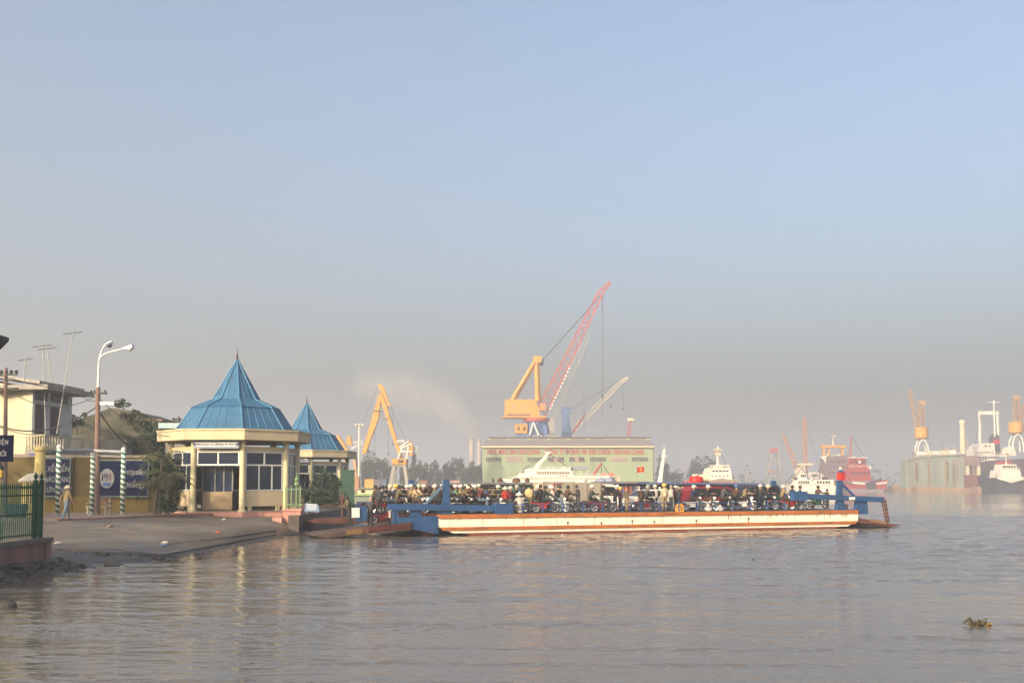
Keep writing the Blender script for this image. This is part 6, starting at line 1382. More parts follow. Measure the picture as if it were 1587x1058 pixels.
# ---- red work boat right of it
s = Far('work_boat', 'red work boat with raised deck crane right of the white passenger ship', 'boat', 935, 245, 0.0)
s.prism('hull', M('boat_grey', (0.2, 0.19, 0.19), 0.7), [(905, 748), (968, 748), (962, 762), (910, 762)], 0, 5)
s.box('deck_house', c_cream, 945, 961, 737, 748, 1, 4); s.box('door', win_d, 950, 953, 741, 747, 0.9, 0.98)
s.prism('crane_base', c_red, [(914, 748), (916, 736), (926, 736), (928, 748)], 1, 3.5); s.tube('crane_arm', c_red, (920, 737), (933, 717), 0.35, 0.22, 2)
for x in (930, 942): s.prism('lifeboat', M('lifeboat_orange', (0.6, 0.13, 0.07), 0.6), [(x, 734), (x + 1, 737), (x + 9, 737), (x + 10.5, 733.5), (x + 8, 732)], 0.3, 1.8)
s.box('lower_rail', c_white, 928, 954, 737.5, 738.8, 0.2, 0.4)
# ---- moored wooden boats right behind the ferry
bt_green = M('boat_green', (0.03, 0.115, 0.065), 0.7, 0.2, 0.8, dirt=(0.10, 0.12, 0.08), damt=0.25); bt_roof = M('boat_roof_dark', (0.055, 0.05, 0.05), 0.8, 0.2); bt_blue = M('boat_blue', (0.05, 0.08, 0.17), 0.7, 0.15); bt_wood = M('boat_wood', (0.16, 0.10, 0.065), 0.85, 0.2)
def covered_boat(label, xa, xb, D, yr, wall, roof, segs, slope=0.0, group='covered boats behind the ferry'):
    s = Far('covered_boat', label, 'boat', (xa + xb) / 2, D, 0.0, group)
    s.prism('hull', bt_wood, [(xa - 6, 776), (xb + 6, 776), (xb, 815), (xa, 815)], -0.3, 3.4)
    s.box('cabin', wall, xa, xb, yr + 3, 777, 0, 3.0)
    s.prism('roof', roof, [(xa - 8, yr + slope), (xb + 6, yr - slope), (xb + 6, yr + 3 - slope), (xa - 8, yr + 3 + slope)], -0.6, 3.6)
    for a, b, ya, yb, mt, nm in segs: s.box(nm, mt, a, b, ya, yb, -0.07, -0.002)
    for x in [xa + (xb - xa) * i / 5 for i in range(6)]: s.tube('post', roof, (x, yr + 3), (x, 778), 0.05, 0.05, -0.25)
    return s
pale_green = M('boat_pale_green', (0.12, 0.25, 0.14), 0.7, 0.2)
covered_boat('dark roofed boat with plain green cabin behind the left crowd', 634, 690, 96, 754, bt_green, bt_roof, [(640, 652, 760, 772, pale_green, 'shutter'), (660, 676, 760, 772, bt_green, 'shutter')])
s = covered_boat('long green boat with grey roof under the white ship', 694, 842, 90, 747.5, bt_green, M('boat_roof_grey', (0.11, 0.11, 0.12), 0.8, 0.15), [(700, 712, 753, 774, pale_green, 'shutter'), (716, 740, 756, 770, bt_green, 'shutter'), (752, 765, 753, 774, pale_green, 'shutter'), (776, 790, 752.5, 756, lettering_white, 'name_plate'), (800, 818, 756, 772, bt_blue, 'window'), (824, 834, 753, 774, bt_blue, 'door')], 0.4)
for x, w_, lab in ((764, 4, 'dark heap of gear on the left of the green boat roof'), (775, 9, 'brown bundle on the green boat roof below the ship bow'), (800, 14, 'low brown crate on the green boat roof'), (817, 8, 'rounded brown bundle at the right end of the green boat roof')):
    v = P(x, 747, 91.2); o = thing('deck_cargo', lab, 'cargo', v); w2 = w_ * 91 / 3200
    MB().lathe([(w2 * 0.8, 0), (w2, 0.12), (w2 * 0.7, 0.32), (w2 * 0.2, 0.40)], 9, sy=0.7).build('cover', M('cargo_brown', (0.10, 0.055, 0.045), 0.9, 0.2), o, smooth=True)
    MB().box(-w2 * 0.8, w2 * 0.8, -0.25, 0.25, -0.02, 0.05).build('board', bt_wood, o)
s = covered_boat('blue grey boat with a row of yellowish windows right of the truck cab', 928, 1000, 94, 746, bt_blue, M('boat_roof_violet', (0.13, 0.12, 0.15), 0.8, 0.15), [(931, 935, 754, 760, c_cream, 'window'), (938, 943, 754, 760, M('window_lime', (0.35, 0.38, 0.16), 0.5), 'window'), (946, 951, 754, 760, c_cream, 'window'), (954, 959, 754, 760, M('window_lime', ()), 'window'), (966, 980, 753, 772, M('door_rust', (0.18, 0.08, 0.07), 0.7), 'door'), (985, 992, 753, 768, c_white, 'window')])
for x, lab in ((932, 'grey blue tarpaulin heap on the blue grey boat roof'), (944, 'second flatter tarpaulin heap on the blue grey boat roof')):
    v = P(x, 746, 95); o = thing('tarpaulin', lab, 'cargo', v); MB().lathe([(0.5, 0), (0.45, 0.15), (0.2, 0.32), (0.05, 0.36)], 9, sx=1.2).build('cover', M('tarp_blue', (0.22, 0.25, 0.34), 0.8, 0.15), o, smooth=True); MB().box(-0.55, 0.55, -0.3, 0.3, -0.02, 0.03).build('board', bt_wood, o)
s = covered_boat('long blue roofed boat with white framed door and white mast behind the vans', 1004, 1176, 90, 747.5, bt_roof, M('boat_roof_blue', (0.06, 0.08, 0.17), 0.6, 0.15), [(1008, 1018, 755, 770, win_d, 'window'), (1021, 1024, 754, 772, c_white, 'window_frame'), (1027, 1036, 755, 770, win_d, 'window'), (1047, 1062, 753, 782, c_white, 'door_frame'), (1072, 1090, 757, 770, M('glass_green', (0.12, 0.14, 0.12), 0.2), 'window'), (1120, 1140, 756, 770, win_d, 'window'), (1150, 1172, 756, 770, win_d, 'window')], -0.9)
s.box('doorway', c_dark, 1049.5, 1059.5, 756, 781, -0.1, -0.072)
s.prism('mast', c_white, [(1022, 749), (1029, 749), (1034.5, 695), (1031.5, 694)], 1.2, 1.5); s.box('mast_spreader', c_white, 1027, 1037, 705.5, 707, 1.25, 1.45); s.tube('mast_stay', wirem, (1032, 697), (1019, 748), 0.02, 0.02, 1.3)
s.box('mast_lamp', c_grey, 1030, 1035, 690.5, 694, 1.2, 1.5)
v = P(1079, 748, 91.5); o = thing('red_tank', 'bright red round tank on the blue roofed boat', 'tank', v)
MB().lathe([(0.55, 0), (0.62, 0.12), (0.62, 0.45), (0.5, 0.56), (0.15, 0.6)], 14).build('tank_body', M('tank_red', (0.55, 0.02, 0.02), 0.4, 0.05), o, smooth=False)
MB().tube((0, 0, 0.58), (0.3, 0, 0.72), 0.06, 0.05, 6).build('spout', c_dark, o); MB().box(-1.2, 0.6, -0.3, 0.3, -0.02, 0.1).build('tray', M('tank_red', ()), o)
v = P(1087, 748, 93.0); o = thing('cream_raft', 'pale cream life raft canister beside the red tank', 'raft', v)
MB().tube((-0.8, 0, 0.45), (0.7, 0, 0.4), 0.36, 0.36, 12).build('canister', c_cream, o, smooth=False); MB().box(-0.7, 0.6, -0.3, 0.3, -0.02, 0.12).build('cradle', bt_wood, o)
# flag on its pole
v = P(987, 748, 92.5); o = thing('flag', 'red flag with yellow star flying above the moored boats', 'flag', v)
MB().tube((0, 0, 0), (0.03, 0, 1.45), 0.025, 0.02, 6).build('flag_pole', c_grey, o)
n_ = 8; mb = MB(); fx = [0.03 + 0.62 * i / n_ for i in range(n_ + 1)]
vs = [(x, 0.05 * math.sin(x * 9), z + 0.10 * x) for z in (0.92, 1.38) for x in fx]; vs += [(a, b + 0.008, c2) for a, b, c2 in vs]
m_ = n_ + 1
mb.add(vs, [(i, i + 1, m_ + i + 1, m_ + i) for i in range(n_)] + [(2 * m_ + m_ + i, 2 * m_ + m_ + i + 1, 2 * m_ + i + 1, 2 * m_ + i) for i in range(n_)])
fo = mb.build('cloth', M('flag_red', (0.40, 0.02, 0.015), 0.8, 0.05), o)
st_ = [(0.34 + (0.13 if k % 2 == 0 else 0.052) * math.sin(k * math.pi / 5), 1.18 + (0.13 if k % 2 == 0 else 0.052) * math.cos(k * math.pi / 5)) for k in range(10)]
MB().prism(st_, -0.06, -0.05).build('star', M('star_yellow', (0.7, 0.5, 0.02), 0.7), fo)
# ---- low pontoon left of the ferry
s = Far('pontoon', 'pale green edged pontoon between the green gate and the ferry', 'pontoon', 566, 118, 0.0)
s.prism('float', M('pontoon_grey', (0.20, 0.22, 0.19), 0.8), [(546, 768), (592, 768), (590, 797), (548, 797)], 0, 6); s.box('edge_strip', M('edge_lime', (0.22, 0.33, 0.14), 0.7), 545, 593, 765, 768, -0.2, 6.1)
s.box('deck_hut', c_cream, 552, 580, 757, 765, 1, 4); s.box('hut_window', win_d, 558, 563, 759, 763, 0.9, 0.98); s.box('hut_roof', c_grey, 550, 582, 755.5, 757, 0.7, 4.3)
# ---- white ship seen bow-on
s = Far('white_ship', 'white ship seen bow-on with stepped bridge and tall mast', 'ship', 1122, 300, 0.0)
s.prism('hull', M('hull_brown', (0.26, 0.17, 0.13), 0.7), [(1098, 745), (1122, 741), (1147, 745), (1140, 760), (1104, 760)], 2, 26)
b_ = s.prism('bridge_house', c_white, [(1103, 747), (1105, 731), (1108, 724), (1137, 724), (1139, 731), (1141, 747)], 5, 16)
windows(s, b_, win_d, [1109 + i * 5.4 for i in range(5)], 728, 730.3, 3.6, 4.98)
s.prism('bulwark', c_white, [(1103.5, 748), (1122, 742.5), (1141, 748), (1141, 745), (1103.5, 745)], 4.0, 4.7)
for x in (1108, 1112, 1116, 1128, 1132, 1136): s.tube('rail_post', c_white, (x, 724), (x, 720), 0.1, 0.1, 5.4)
s.box('top_rail', c_white, 1106, 1138, 719.5, 720.5, 5.3, 5.5); s.box('wheelhouse_top', c_cream, 1116, 1128, 719, 724, 7, 11)
s.tube('mast', c_white, (1122, 722), (1122, 690), 0.5, 0.22, 9); s.box('radar', c_cream, 1116, 1128, 694, 695.5, 8.6, 9.4); s.box('mast_platform', c_cream, 1117.5, 1126.5, 700, 704, 8.4, 9.6); s.box('mast_lamp', M('mast_orange', (0.5, 0.2, 0.06), 0.6), 1118, 1121, 696, 699.5, 8.5, 9)
# ---- lattice tower, hazy crane barge
s = Far('lattice_tower', 'hazy steel lattice tower with red top over the right part of the ferry', 'tower', 1199, 640, 1.4)
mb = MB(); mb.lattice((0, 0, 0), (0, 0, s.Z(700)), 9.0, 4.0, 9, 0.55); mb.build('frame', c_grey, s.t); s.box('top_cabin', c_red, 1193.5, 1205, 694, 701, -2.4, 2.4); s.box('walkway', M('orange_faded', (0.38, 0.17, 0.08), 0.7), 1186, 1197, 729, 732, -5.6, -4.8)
s = Far('crane_barge', 'hazy crane barge with tall orange mast and slanting boom', 'crane', 1250, 520, 0.0)
s.prism('hull', M('barge_grey', (0.25, 0.24, 0.24), 0.7), [(1222, 752), (1285, 752), (1282, 761), (1226, 761)], 0, 14)
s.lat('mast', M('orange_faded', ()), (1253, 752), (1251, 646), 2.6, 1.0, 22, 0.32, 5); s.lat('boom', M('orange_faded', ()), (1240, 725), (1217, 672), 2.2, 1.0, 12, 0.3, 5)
s.box('platform', c_cream, 1240, 1263, 717, 721, 3, 8); s.box('deck_house', c_white, 1256, 1276, 731, 752, 2, 9); s.box('house_window', win_d, 1260, 1272, 735, 738, 1.9, 1.99); s.prism('wind_house', c_cream, [(1236, 752), (1238, 725), (1250, 721), (1252, 752)], 3, 8)
# ---- white launches
for xa, xb, D, ym, lab in ((1226, 1262, 265, 722, 'white launch with pointed wheelhouse behind the right ramp post'), (1252, 1296, 290, 733, 'larger white launch with two decks right of the ramp post')):
    s = Far('white_launch', lab, 'boat', (xa + xb) / 2, D, 0.0, 'white launches'); w_ = xb - xa
    s.prism('hull', c_white, [(xa - 2, 751), (xb, 752), (xb - 3, 767), (xa + 4, 767)], 0, 4.5)
    s.prism('lower_cabin', c_white, [(xa + w_ * 0.12, 752), (xa + w_ * 0.3, 743), (xb - w_ * 0.08, 743), (xb - w_ * 0.05, 752)], 0.5, 4)
    uc = s.prism('wheelhouse', c_white, [(xa + w_ * 0.35, 743), (xa + w_ * 0.45, ym + 11), (xb - w_ * 0.3, ym + 11), (xb - w_ * 0.25, 743)], 1, 3.5)
    windows(s, uc, win_d, [xa + w_ * (0.47 + 0.08 * i) for i in range(3)], ym + 13, ym + 17, w_ * 0.055, 0.98)
    windows(s, uc, win_d, [xa + w_ * (0.34 + 0.1 * i) for i in range(5)], 745, 749, w_ * 0.06, 0.48)
    s.tube('mast', c_white, (xa + w_ * 0.55, ym + 11), (xa + w_ * 0.55, ym), 0.14, 0.07, 2.2)
    s.box('rail', c_white, xa + 2, xb - 2, 749.2, 749.8, -0.1, 0.0)
# ---- grey ship with yellow gantry, red tug
s = Far('gantry_ship', 'hazy grey purple ship carrying a yellow gantry frame', 'ship', 1300, 505, 0.0)
s.prism('hull', M('hull_slate', (0.22, 0.20, 0.22), 0.7), [(1262, 742), (1345, 742), (1340, 761), (1268, 761)], 3, 20)
s.prism('superstructure', M('purple_grey', (0.17, 0.10, 0.11), 0.7), [(1284, 742), (1286, 708), (1322, 704), (1326, 742)], 5, 16); s.prism('bridge_wing', c_white, [(1277, 707), (1287, 705), (1287, 722), (1283, 712)], 6, 7)
for x in (1285, 1293, 1314): s.box('gantry_leg', c_yel, x - 1.3, x + 1.3, 691, 707, 8, 10)
s.box('gantry_beam', c_yel, 1281, 1320, 688.5, 692.5, 7.6, 10.4); s.tube('gantry_mast', c_cream, (1300, 689), (1300, 672), 0.35, 0.15, 9); s.box('mast_yard', c_cream, 1296, 1304, 674, 675.2, 8.7, 9.3)
s = Far('red_tug', 'bright red tug with white stripe and black fenders bow-on', 'tug', 1342, 440, 0.0)
tg = M('tug_red', (0.30, 0.03, 0.022), 0.6, 0.08, 0.3)
s.prism('hull', tg, [(1308, 744), (1322, 749), (1360, 749), (1377, 743), (1372, 758), (1362, 760.5), (1322, 760.5), (1314, 757)], 0, 16)
s.prism('fender', c_dark, [(1342, 748), (1357, 748), (1356, 757), (1343, 757)], -0.6, -0.02); s.prism('waterline_band', M('hull_slate', ()), [(1314, 757.5), (1372, 757.5), (1366, 761), (1320, 761)], -0.1, 15)
s.prism('white_stripe', c_white, [(1321, 746), (1341, 748), (1341, 750.5), (1322, 749.5)], -0.14, -0.02); s.prism('white_stripe', c_white, [(1358, 748), (1375, 745.5), (1374, 749), (1358, 750.5)], -0.14, -0.02)
s.prism('deck_house', tg, [(1316, 745), (1320, 724), (1352, 722), (1354, 745)], 3, 11); s.prism('wheelhouse', tg, [(1322, 724), (1325, 709), (1346, 709), (1349, 724)], 4, 9); windows(s, s.t, win_d, [1326 + 4.5 * i for i in range(5)], 713, 717, 3.2, 3.95)
s.prism('funnel', tg, [(1341, 740), (1345, 716), (1350, 716), (1352, 740)], 8, 11); s.box('funnel_cap', c_dark, 1340, 1345.5, 706, 711, 8.2, 10.5)
for x, y in ((1334, 713.5), (1303.5, 723), (1350, 722.5)): s.box('floodlight', c_white, x, x + 3.5, y, y + 4, 2.4, 3)
s.tube('mast', c_red, (1326, 712), (1326, 674), 0.4, 0.25, 6); s.box('mast_yard', c_red, 1323, 1330, 675, 676.5, 5.8, 6.2)
# ---- floating dock with its cranes and the ship inside
s = Far('floating_dock', 'grey green floating dock with rust streaked wing wall', 'dock', 1455, 455, 0.0)
dk_g = M('dock_green', (0.21, 0.24, 0.20), 0.8, 0.2, 0.2, dirt=(0.20, 0.11, 0.07), damt=0.5, dscale=0.10, streak=True)
s.prism('wing_wall', dk_g, [(1404, 713), (1420, 708), (1496, 704), (1496, 757), (1404, 757)], 0, 6); s.box('pontoon', M('dock_rust', (0.30, 0.19, 0.12), 0.85, 0.2, 0.2), 1402, 1520, 756, 760.5, -1.5, 30)
s.prism('top_walk', c_grey, [(1403, 711.5), (1420, 706.5), (1497, 702.3), (1497, 704.5), (1420, 709), (1403, 714)], -0.7, 6.4)
s.box('end_bulkhead', M('dock_purple', (0.20, 0.13, 0.13), 0.8), 1495, 1517, 706, 721, -1, 9)
for x in (1497, 1506, 1514): s.box('end_column', c_cream if x != 1506 else M('dock_purple', ()), x, x + 4.5, 721, 736, -0.6, 4)
s.box('end_wall', M('dock_maroon', (0.16, 0.05, 0.045), 0.8), 1494, 1514, 736, 757, -1, 8)
for x in (1417, 1440, 1464, 1478): s.box('fender_strip', M('dock_rust', ()), x, x + 1.4, 712, 757, -0.5, -0.01)
for x in (1417, 1479):
    for i in range(6): s.box('port', c_dark, x - 3, x - 1.6, 715 + i * 7, 717 + i * 7, -0.12, -0.01)
for i, x in enumerate((1425, 1437, 1448, 1460, 1472)): s.box('deck_house', c_white if i % 2 == 0 else c_cream, x, x + 11, 699.5 - i * 0.6, 705.5 - i * 0.5, 1, 4)
for x in (1465, 1478): s.box('winch', c_grey, x, x + 7, 692, 697, 1.5, 4)
for xb, D, lab, ofs in ((1430, 458, 'left dock crane with yellow drum cab on an arched white base', 0), (1577, 446, 'right dock crane with yellow cab cut by the right edge', 149)):
    zb_ = P(1430, 706, 455).z - 0.2 if xb == 1430 else P(1577, 700, 446).z
    c = Far('dock_crane', lab, 'crane', xb, D, zb_, 'cranes on the floating dock'); o_ = xb - 1430; dy = -8 if o_ else 0
    for sx in (-1, 1):
        for d in (-1.6, 1.6): MB().path([Vector((sx * 2.4, d, 0)), Vector((sx * 2.2, d, c.Z(692 + dy) )), Vector((sx * 1.2, d, c.Z(684 + dy))), Vector((0, d, c.Z(681 + dy)))], 0.35, 6).build('arch_leg', c_white, c.t)
    MB().lathe([(2.2, c.Z(680 + dy)), (2.9, c.Z(678 + dy)), (2.9, c.Z(664 + dy)), (2.6, c.Z(662 + dy))], 14).build('drum_cab', c_yel, c.t)
    c.lat('tower', M('crane_tan', (0.32, 0.18, 0.08), 0.7), (xb - 2, 662 + dy), (xb - 2, 625 + dy), 2.2, 1.4, 8, 0.3); c.box('tower_head', M('crane_tan', ()), xb - 6, xb + 4, 621 + dy, 627 + dy, -0.8, 0.8)
    if o_: c.lat('boom', M('crane_tan', ()), (xb + 3, 660 + dy), (xb + 18, 608), 1.4, 0.8, 10, 0.26)
    else: c.lat('boom', M('crane_tan', ()), (xb - 8, 662), (xb - 21, 604), 1.6, 0.8, 12, 0.26)
s = Far('cream_stack', 'tall cream cylindrical column standing on the dock end', 'column', 1496, 460, P(1496, 703, 460).z - 0.4)
MB().lathe([(1.5, 0), (1.3, 0.4), (1.05, s.Z(658)), (1.3, s.Z(656)), (1.3, s.Z(653)), (0.7, s.Z(650))], 12, (0, 1.5, 0)).build('shaft', c_cream, s.t); s.box('ladder', c_grey, 1498.5, 1500.5, 676, 697, 0.1, 0.4)
s = Far('docked_ship', 'dark hulled ship with white gantry and black red funnel in the dock', 'ship', 1570, 475, 0.0)
s.prism('hull', M('hull_plum', (0.06, 0.035, 0.038), 0.7, 0.15, 0.1), [(1513, 717), (1540, 713), (1640, 708), (1640, 757), (1516, 757)], 0, 18)
s.prism('poop_house', c_white, [(1516, 716), (1517, 697), (1530, 686), (1546, 686), (1548, 713)], 3, 15)
for x in (1519, 1523, 1527, 1531): s.box('window', win_d, x, x + 2, 707, 713, 2.9, 2.99)
for x in (1531, 1537): s.box('window', win_d, x, x + 2.5, 689, 692, 2.9, 2.99)
s.box('deck_edge', c_white, 1517, 1566, 704.5, 707, 1.5, 2.5)
for x in (1527, 1555): s.tube('gantry_post', c_white, (x + (1 if x < 1540 else 2), 690), (x, 637), 0.7, 0.6, 6)
s.box('gantry_beam', c_white, 1526, 1557, 635.5, 641, 5.2, 6.8); s.tube('mast', c_white, (1548, 676), (1546.5, 619), 0.4, 0.25, 4); s.box('mast_yard', c_white, 1538, 1556, 621.5, 622.6, 3.8, 4.2)
fu = s.prism('funnel', c_dark, [(1546, 708), (1547, 675), (1552, 671), (1557, 675), (1558, 708)], 5, 9); s.box('funnel_band', M('tail_red', ()), 1547, 1557.5, 680, 687, 4.9, 9.1, fu)
s.prism('mid_house', c_white, [(1560, 706), (1561, 694), (1578, 690), (1582, 706)], 4, 12)
s = Far('white_tug', 'white harbour tug with dark hull at the right edge', 'tug', 1566, 395, 0.0)
s.prism('hull', M('tug_black', (0.04, 0.04, 0.045), 0.7), [(1543, 741), (1566, 737), (1590, 741), (1584, 763), (1548, 763)], 0, 14)
hs_ = s.prism('deck_house', c_white, [(1549, 743), (1552, 728), (1580, 728), (1583, 743)], -0.4, 9); wh_ = s.prism('wheelhouse', c_white, [(1553, 729), (1555, 719), (1577, 719), (1579, 729)], 1, 7)
windows(s, wh_, win_d, [1556 + 4.2 * i for i in range(5)], 721, 725, 2.9, 0.96)
s.prism('bow_bulwark', c_white, [(1545, 742), (1566, 748), (1588, 742), (1588, 739), (1545, 739)], -0.9, -0.42); s.tube('mast', c_white, (1565, 720), (1565, 708), 0.3, 0.15, 3); s.prism('awning', M('tug_red', ()), [(1556, 718.9), (1557, 714), (1573, 713), (1574, 718.9)], 3.2, 7)
# ---- low barges and piles along the far shore on the right
for i, (xa, xb, yt, D, lab) in enumerate(((1380, 1402, 752, 470, 'small low barge left of the floating dock'), (1415, 1456, 754.5, 440, 'long flat tan barge in front of the dock wall'), (1508, 1540, 755, 430, 'thin pale work float before the docked ship'))):
    s = Far('low_barge', lab, 'barge', (xa + xb) / 2, D, 0.0, 'low barges before the dock')
    s.prism('hull', M('barge_tan', (0.30, 0.19, 0.11), 0.8, 0.15), [(xa, yt), (xb, yt), (xb - 2, 761.5), (xa + 2, 761.5)], -3, 3); s.box('coaming', c_grey, xa + 3, xb - 3, yt - 1.2, yt, -2, 2)
# ---- deck clutter, rails and rigging that keep the vessels busy at a distance
def clutter(f, x0, x1, yb, d, n, seed, hmax=5.0, cols=None):
    g_ = random.Random(seed); cols = cols or [c_white, c_cream, c_grey, c_dark, c_red]
    for i in range(n):
        x = g_.uniform(x0, x1); w_ = g_.uniform(1.2, 3.6); h_ = g_.uniform(1.0, hmax); m_ = g_.choice(cols)
        if g_.random() < 0.35: f.tube('vent_pipe', m_, (x, yb), (x, yb - h_ * 1.5), 0.22, 0.22, d + g_.uniform(0, 4), n=6)
        else: f.box('deck_gear', m_, x, x + w_, yb - h_, yb, d + g_.uniform(0, 3), d + 4)
def rails(f, x0, x1, y, d, n=8):
    f.box('rail', c_white, x0, x1, y - 3.2, y - 2.7, d, d + 0.15)
    for i in range(n + 1): f.box('rail_post', c_white, x0 + (x1 - x0) * i / n - 0.2, x0 + (x1 - x0) * i / n + 0.2, y - 2.7, y, d, d + 0.15)
def rig(f, pairs, d):
    for a, b in pairs: f.tube('rigging', wirem, a, b, 0.09, 0.09, d, n=4)
F_ = {o.name: o for o in bpy.data.objects if o.get('category')}
def wrap(name, x, D, z=0.0):
    f = Far.__new__(Far); f.D, f.z, f.x0, f.k, f.t = D, z, P(x, 751, D).x, D / 1600, F_[name]; return f
f = wrap('red_tug', 1342, 440); clutter(f, 1316, 1352, 724, 2.6, 9, 5, 4, [c_white, c_dark, c_cream, c_red]); rails(f, 1318, 1352, 724, 2.8); rig(f, [((1326, 675), (1312, 742)), ((1326, 675), (1352, 716)), ((1326, 680), (1374, 744))], 5); windows(f, f.t, win_d, [1322 + 5 * i for i in range(6)], 731, 735, 2.4, 2.9); clutter(f, 1354, 1372, 744, 4, 5, 8, 4); f.box('bridge_roof', c_white, 1324, 1347, 707.6, 709.2, 3.6, 9.2); f.prism('bow_fender', c_dark, [(1308, 745), (1322, 750), (1322, 752), (1309, 747)], -0.3, 0.2)
f = wrap('gantry_ship', 1300, 505); clutter(f, 1266, 1284, 742, 4, 7, 6, 9); clutter(f, 1286, 1320, 706, 6, 8, 7, 4); windows(f, f.t, win_d, [1289 + 5 * i for i in range(6)], 713, 715.5, 2.6, 4.9); windows(f, f.t, win_d, [1289 + 5 * i for i in range(7)], 722, 724.5, 2.2, 4.9); windows(f, f.t, win_d, [1289 + 5 * i for i in range(7)], 731, 733.5, 2.2, 4.9); rig(f, [((1300, 673), (1272, 740)), ((1300, 673), (1330, 740))], 9); rails(f, 1264, 1284, 742, 3.2)
f = wrap('crane_barge', 1250, 520); clutter(f, 1224, 1282, 752, 1, 12, 9, 7, [c_cream, c_grey, c_white, M('orange_faded', ()), c_dark]); rig(f, [((1251, 648), (1217, 673)), ((1251, 648), (1282, 750)), ((1217, 673), (1217, 735))], 5)
f = wrap('docked_ship', 1570, 475); clutter(f, 1560, 1585, 706, 3, 10, 11, 8); clutter(f, 1518, 1545, 697, 4, 5, 12, 5); rails(f, 1517, 1566, 704.5, 1.6, 14); rig(f, [((1547, 620), (1528, 638)), ((1547, 620), (1585, 700)), ((1527, 640), (1517, 700))], 5); windows(f, f.t, win_d, [1519 + 4.5 * i for i in range(6)], 699, 701.5, 2.2, 2.9)
f.box('hull_band', M('hull_rust', (0.16, 0.06, 0.045), 0.8, 0.2), 1516, 1640, 744, 757, -0.1, 0.0)
f = wrap('floating_dock', 1455, 455); clutter(f, 1410, 1494, 704, 1.2, 18, 13, 4, [c_cream, c_grey, c_white, c_dark, M('dock_rust', ())]); rails(f, 1422, 1494, 705, -0.5, 18)
for i in range(9): x = 1409 + i * 9.7; f.box('rust_streak', M('streak_%d' % (i % 3), [(0.17, 0.10, 0.06), (0.13, 0.10, 0.08), (0.25, 0.27, 0.22)][i % 3], 0.9, 0.2), x, x + 1.2 + (i * 7 % 4), 712 + (i * 5 % 9), 756 - (i * 11 % 14), -0.06, -0.005)
f = wrap('white_tug', 1566, 395); clutter(f, 1553, 1580, 728, 0, 6, 14, 3); rails(f, 1552, 1580, 728, -0.3); rig(f, [((1565, 708), (1548, 738)), ((1565, 708), (1586, 738))], 3)
f = wrap('white_ship', 1122, 300); clutter(f, 1106, 1137, 724, 6, 7, 15, 4); rig(f, [((1122, 691), (1106, 724)), ((1122, 691), (1138, 724))], 9); windows(f, f.t, win_d, [1108 + 6 * i for i in range(5)], 736, 738, 2.0, 4.97)
for nm, x in (('white_launch', 1244), ('white_launch.001', 1274)):
    f = wrap(nm, x, 265 if x == 1244 else 290); clutter(f, x - 12, x + 14, 743, 1.2, 6, x, 4, [c_cream, c_grey, c_dark, M('tail_red', ()), c_white]); rig(f, [((x + 2, 724), (x - 16, 750)), ((x + 2, 724), (x + 17, 750))], 2)
f = wrap('passenger_ship', 860, 232); rails(f, 838, 884, 726, 0.2, 12); rails(f, 893, 944, 737, -0.4, 12); rig(f, [((851, 701), (884, 726)), ((851, 701), (810, 727))], 2.6); clutter(f, 836, 880, 726, 1, 6, 20, 2, [c_white, c_cream, c_grey])
f = wrap('work_boat', 935, 245); clutter(f, 926, 966, 748, 0.5, 9, 21, 6); rig(f, [((933, 717), (948, 737)), ((933, 717), (933, 735))], 2)
# assorted masts and derricks fading into the haze
for i, (x, yt, D, lab) in enumerate(((1158, 722, 380, 'thin dark mast right of the white ship'), (1163, 733, 360, 'short post with lamp right of the thin dark mast'), (1232, 735, 420, 'short hazy mast left of the white launches'), (1386, 735, 620, 'hazy post left of the floating dock'), (1063, 693, 640, 'faint tall mast left of the white ship'), (533, 690, 330, 'faint mast beside the hidden yellow crane'))):
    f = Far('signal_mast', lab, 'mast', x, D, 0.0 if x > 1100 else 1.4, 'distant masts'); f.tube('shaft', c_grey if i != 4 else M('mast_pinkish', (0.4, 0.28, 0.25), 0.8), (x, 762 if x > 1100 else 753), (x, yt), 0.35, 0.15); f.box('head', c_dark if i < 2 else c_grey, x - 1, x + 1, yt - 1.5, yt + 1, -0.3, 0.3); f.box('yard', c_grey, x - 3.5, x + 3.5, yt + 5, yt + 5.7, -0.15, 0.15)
# ---- floating clump of water plants and drifting bits
g_ = G(1512, 968, 0.0)
o = thing('water_plant_clump', 'clump of dead water plants floating at the lower right', 'debris', g_)
r_ = random.Random(77); brn = leafy('dead_leaf', (0.035, 0.025, 0.012), (0.10, 0.075, 0.03)); mb = MB()
for i in range(150):
    p = Vector((r_.gauss(0.05, 0.10), r_.gauss(0, 0.07), abs(r_.gauss(0.02, 0.045)))); a = Vector((r_.gauss(0, 1), r_.gauss(0, 1), r_.gauss(0, .6))).normalized() * 0.06; b = Vector((r_.gauss(0, 1), r_.gauss(0, 1), r_.gauss(0, 1))).normalized() * 0.022
    mb.add([p - a, p + b, p + a, p - b], [(0, 1, 2, 3)])
mb.build('leaves', brn, o)
for i in range(5): a = r_.uniform(2.2, 3.6); MB().path([(-0.02, 0, 0.02), (-0.02 + 0.12 * math.cos(a), r_.uniform(-.04, .04), 0.10 + 0.02 * i), (-0.05 + 0.22 * math.cos(a), r_.uniform(-.05, .05), 0.04)], 0.008, 5).build('stalk', brn, o)
MB().lathe([(0.03, 0), (0.05, 0.02), (0.03, 0.05)], 8, (0.28, -0.02, 0.0), sx=1.6).build('dry_pod', M('pod_orange', (0.5, 0.26, 0.06), 0.7), o)
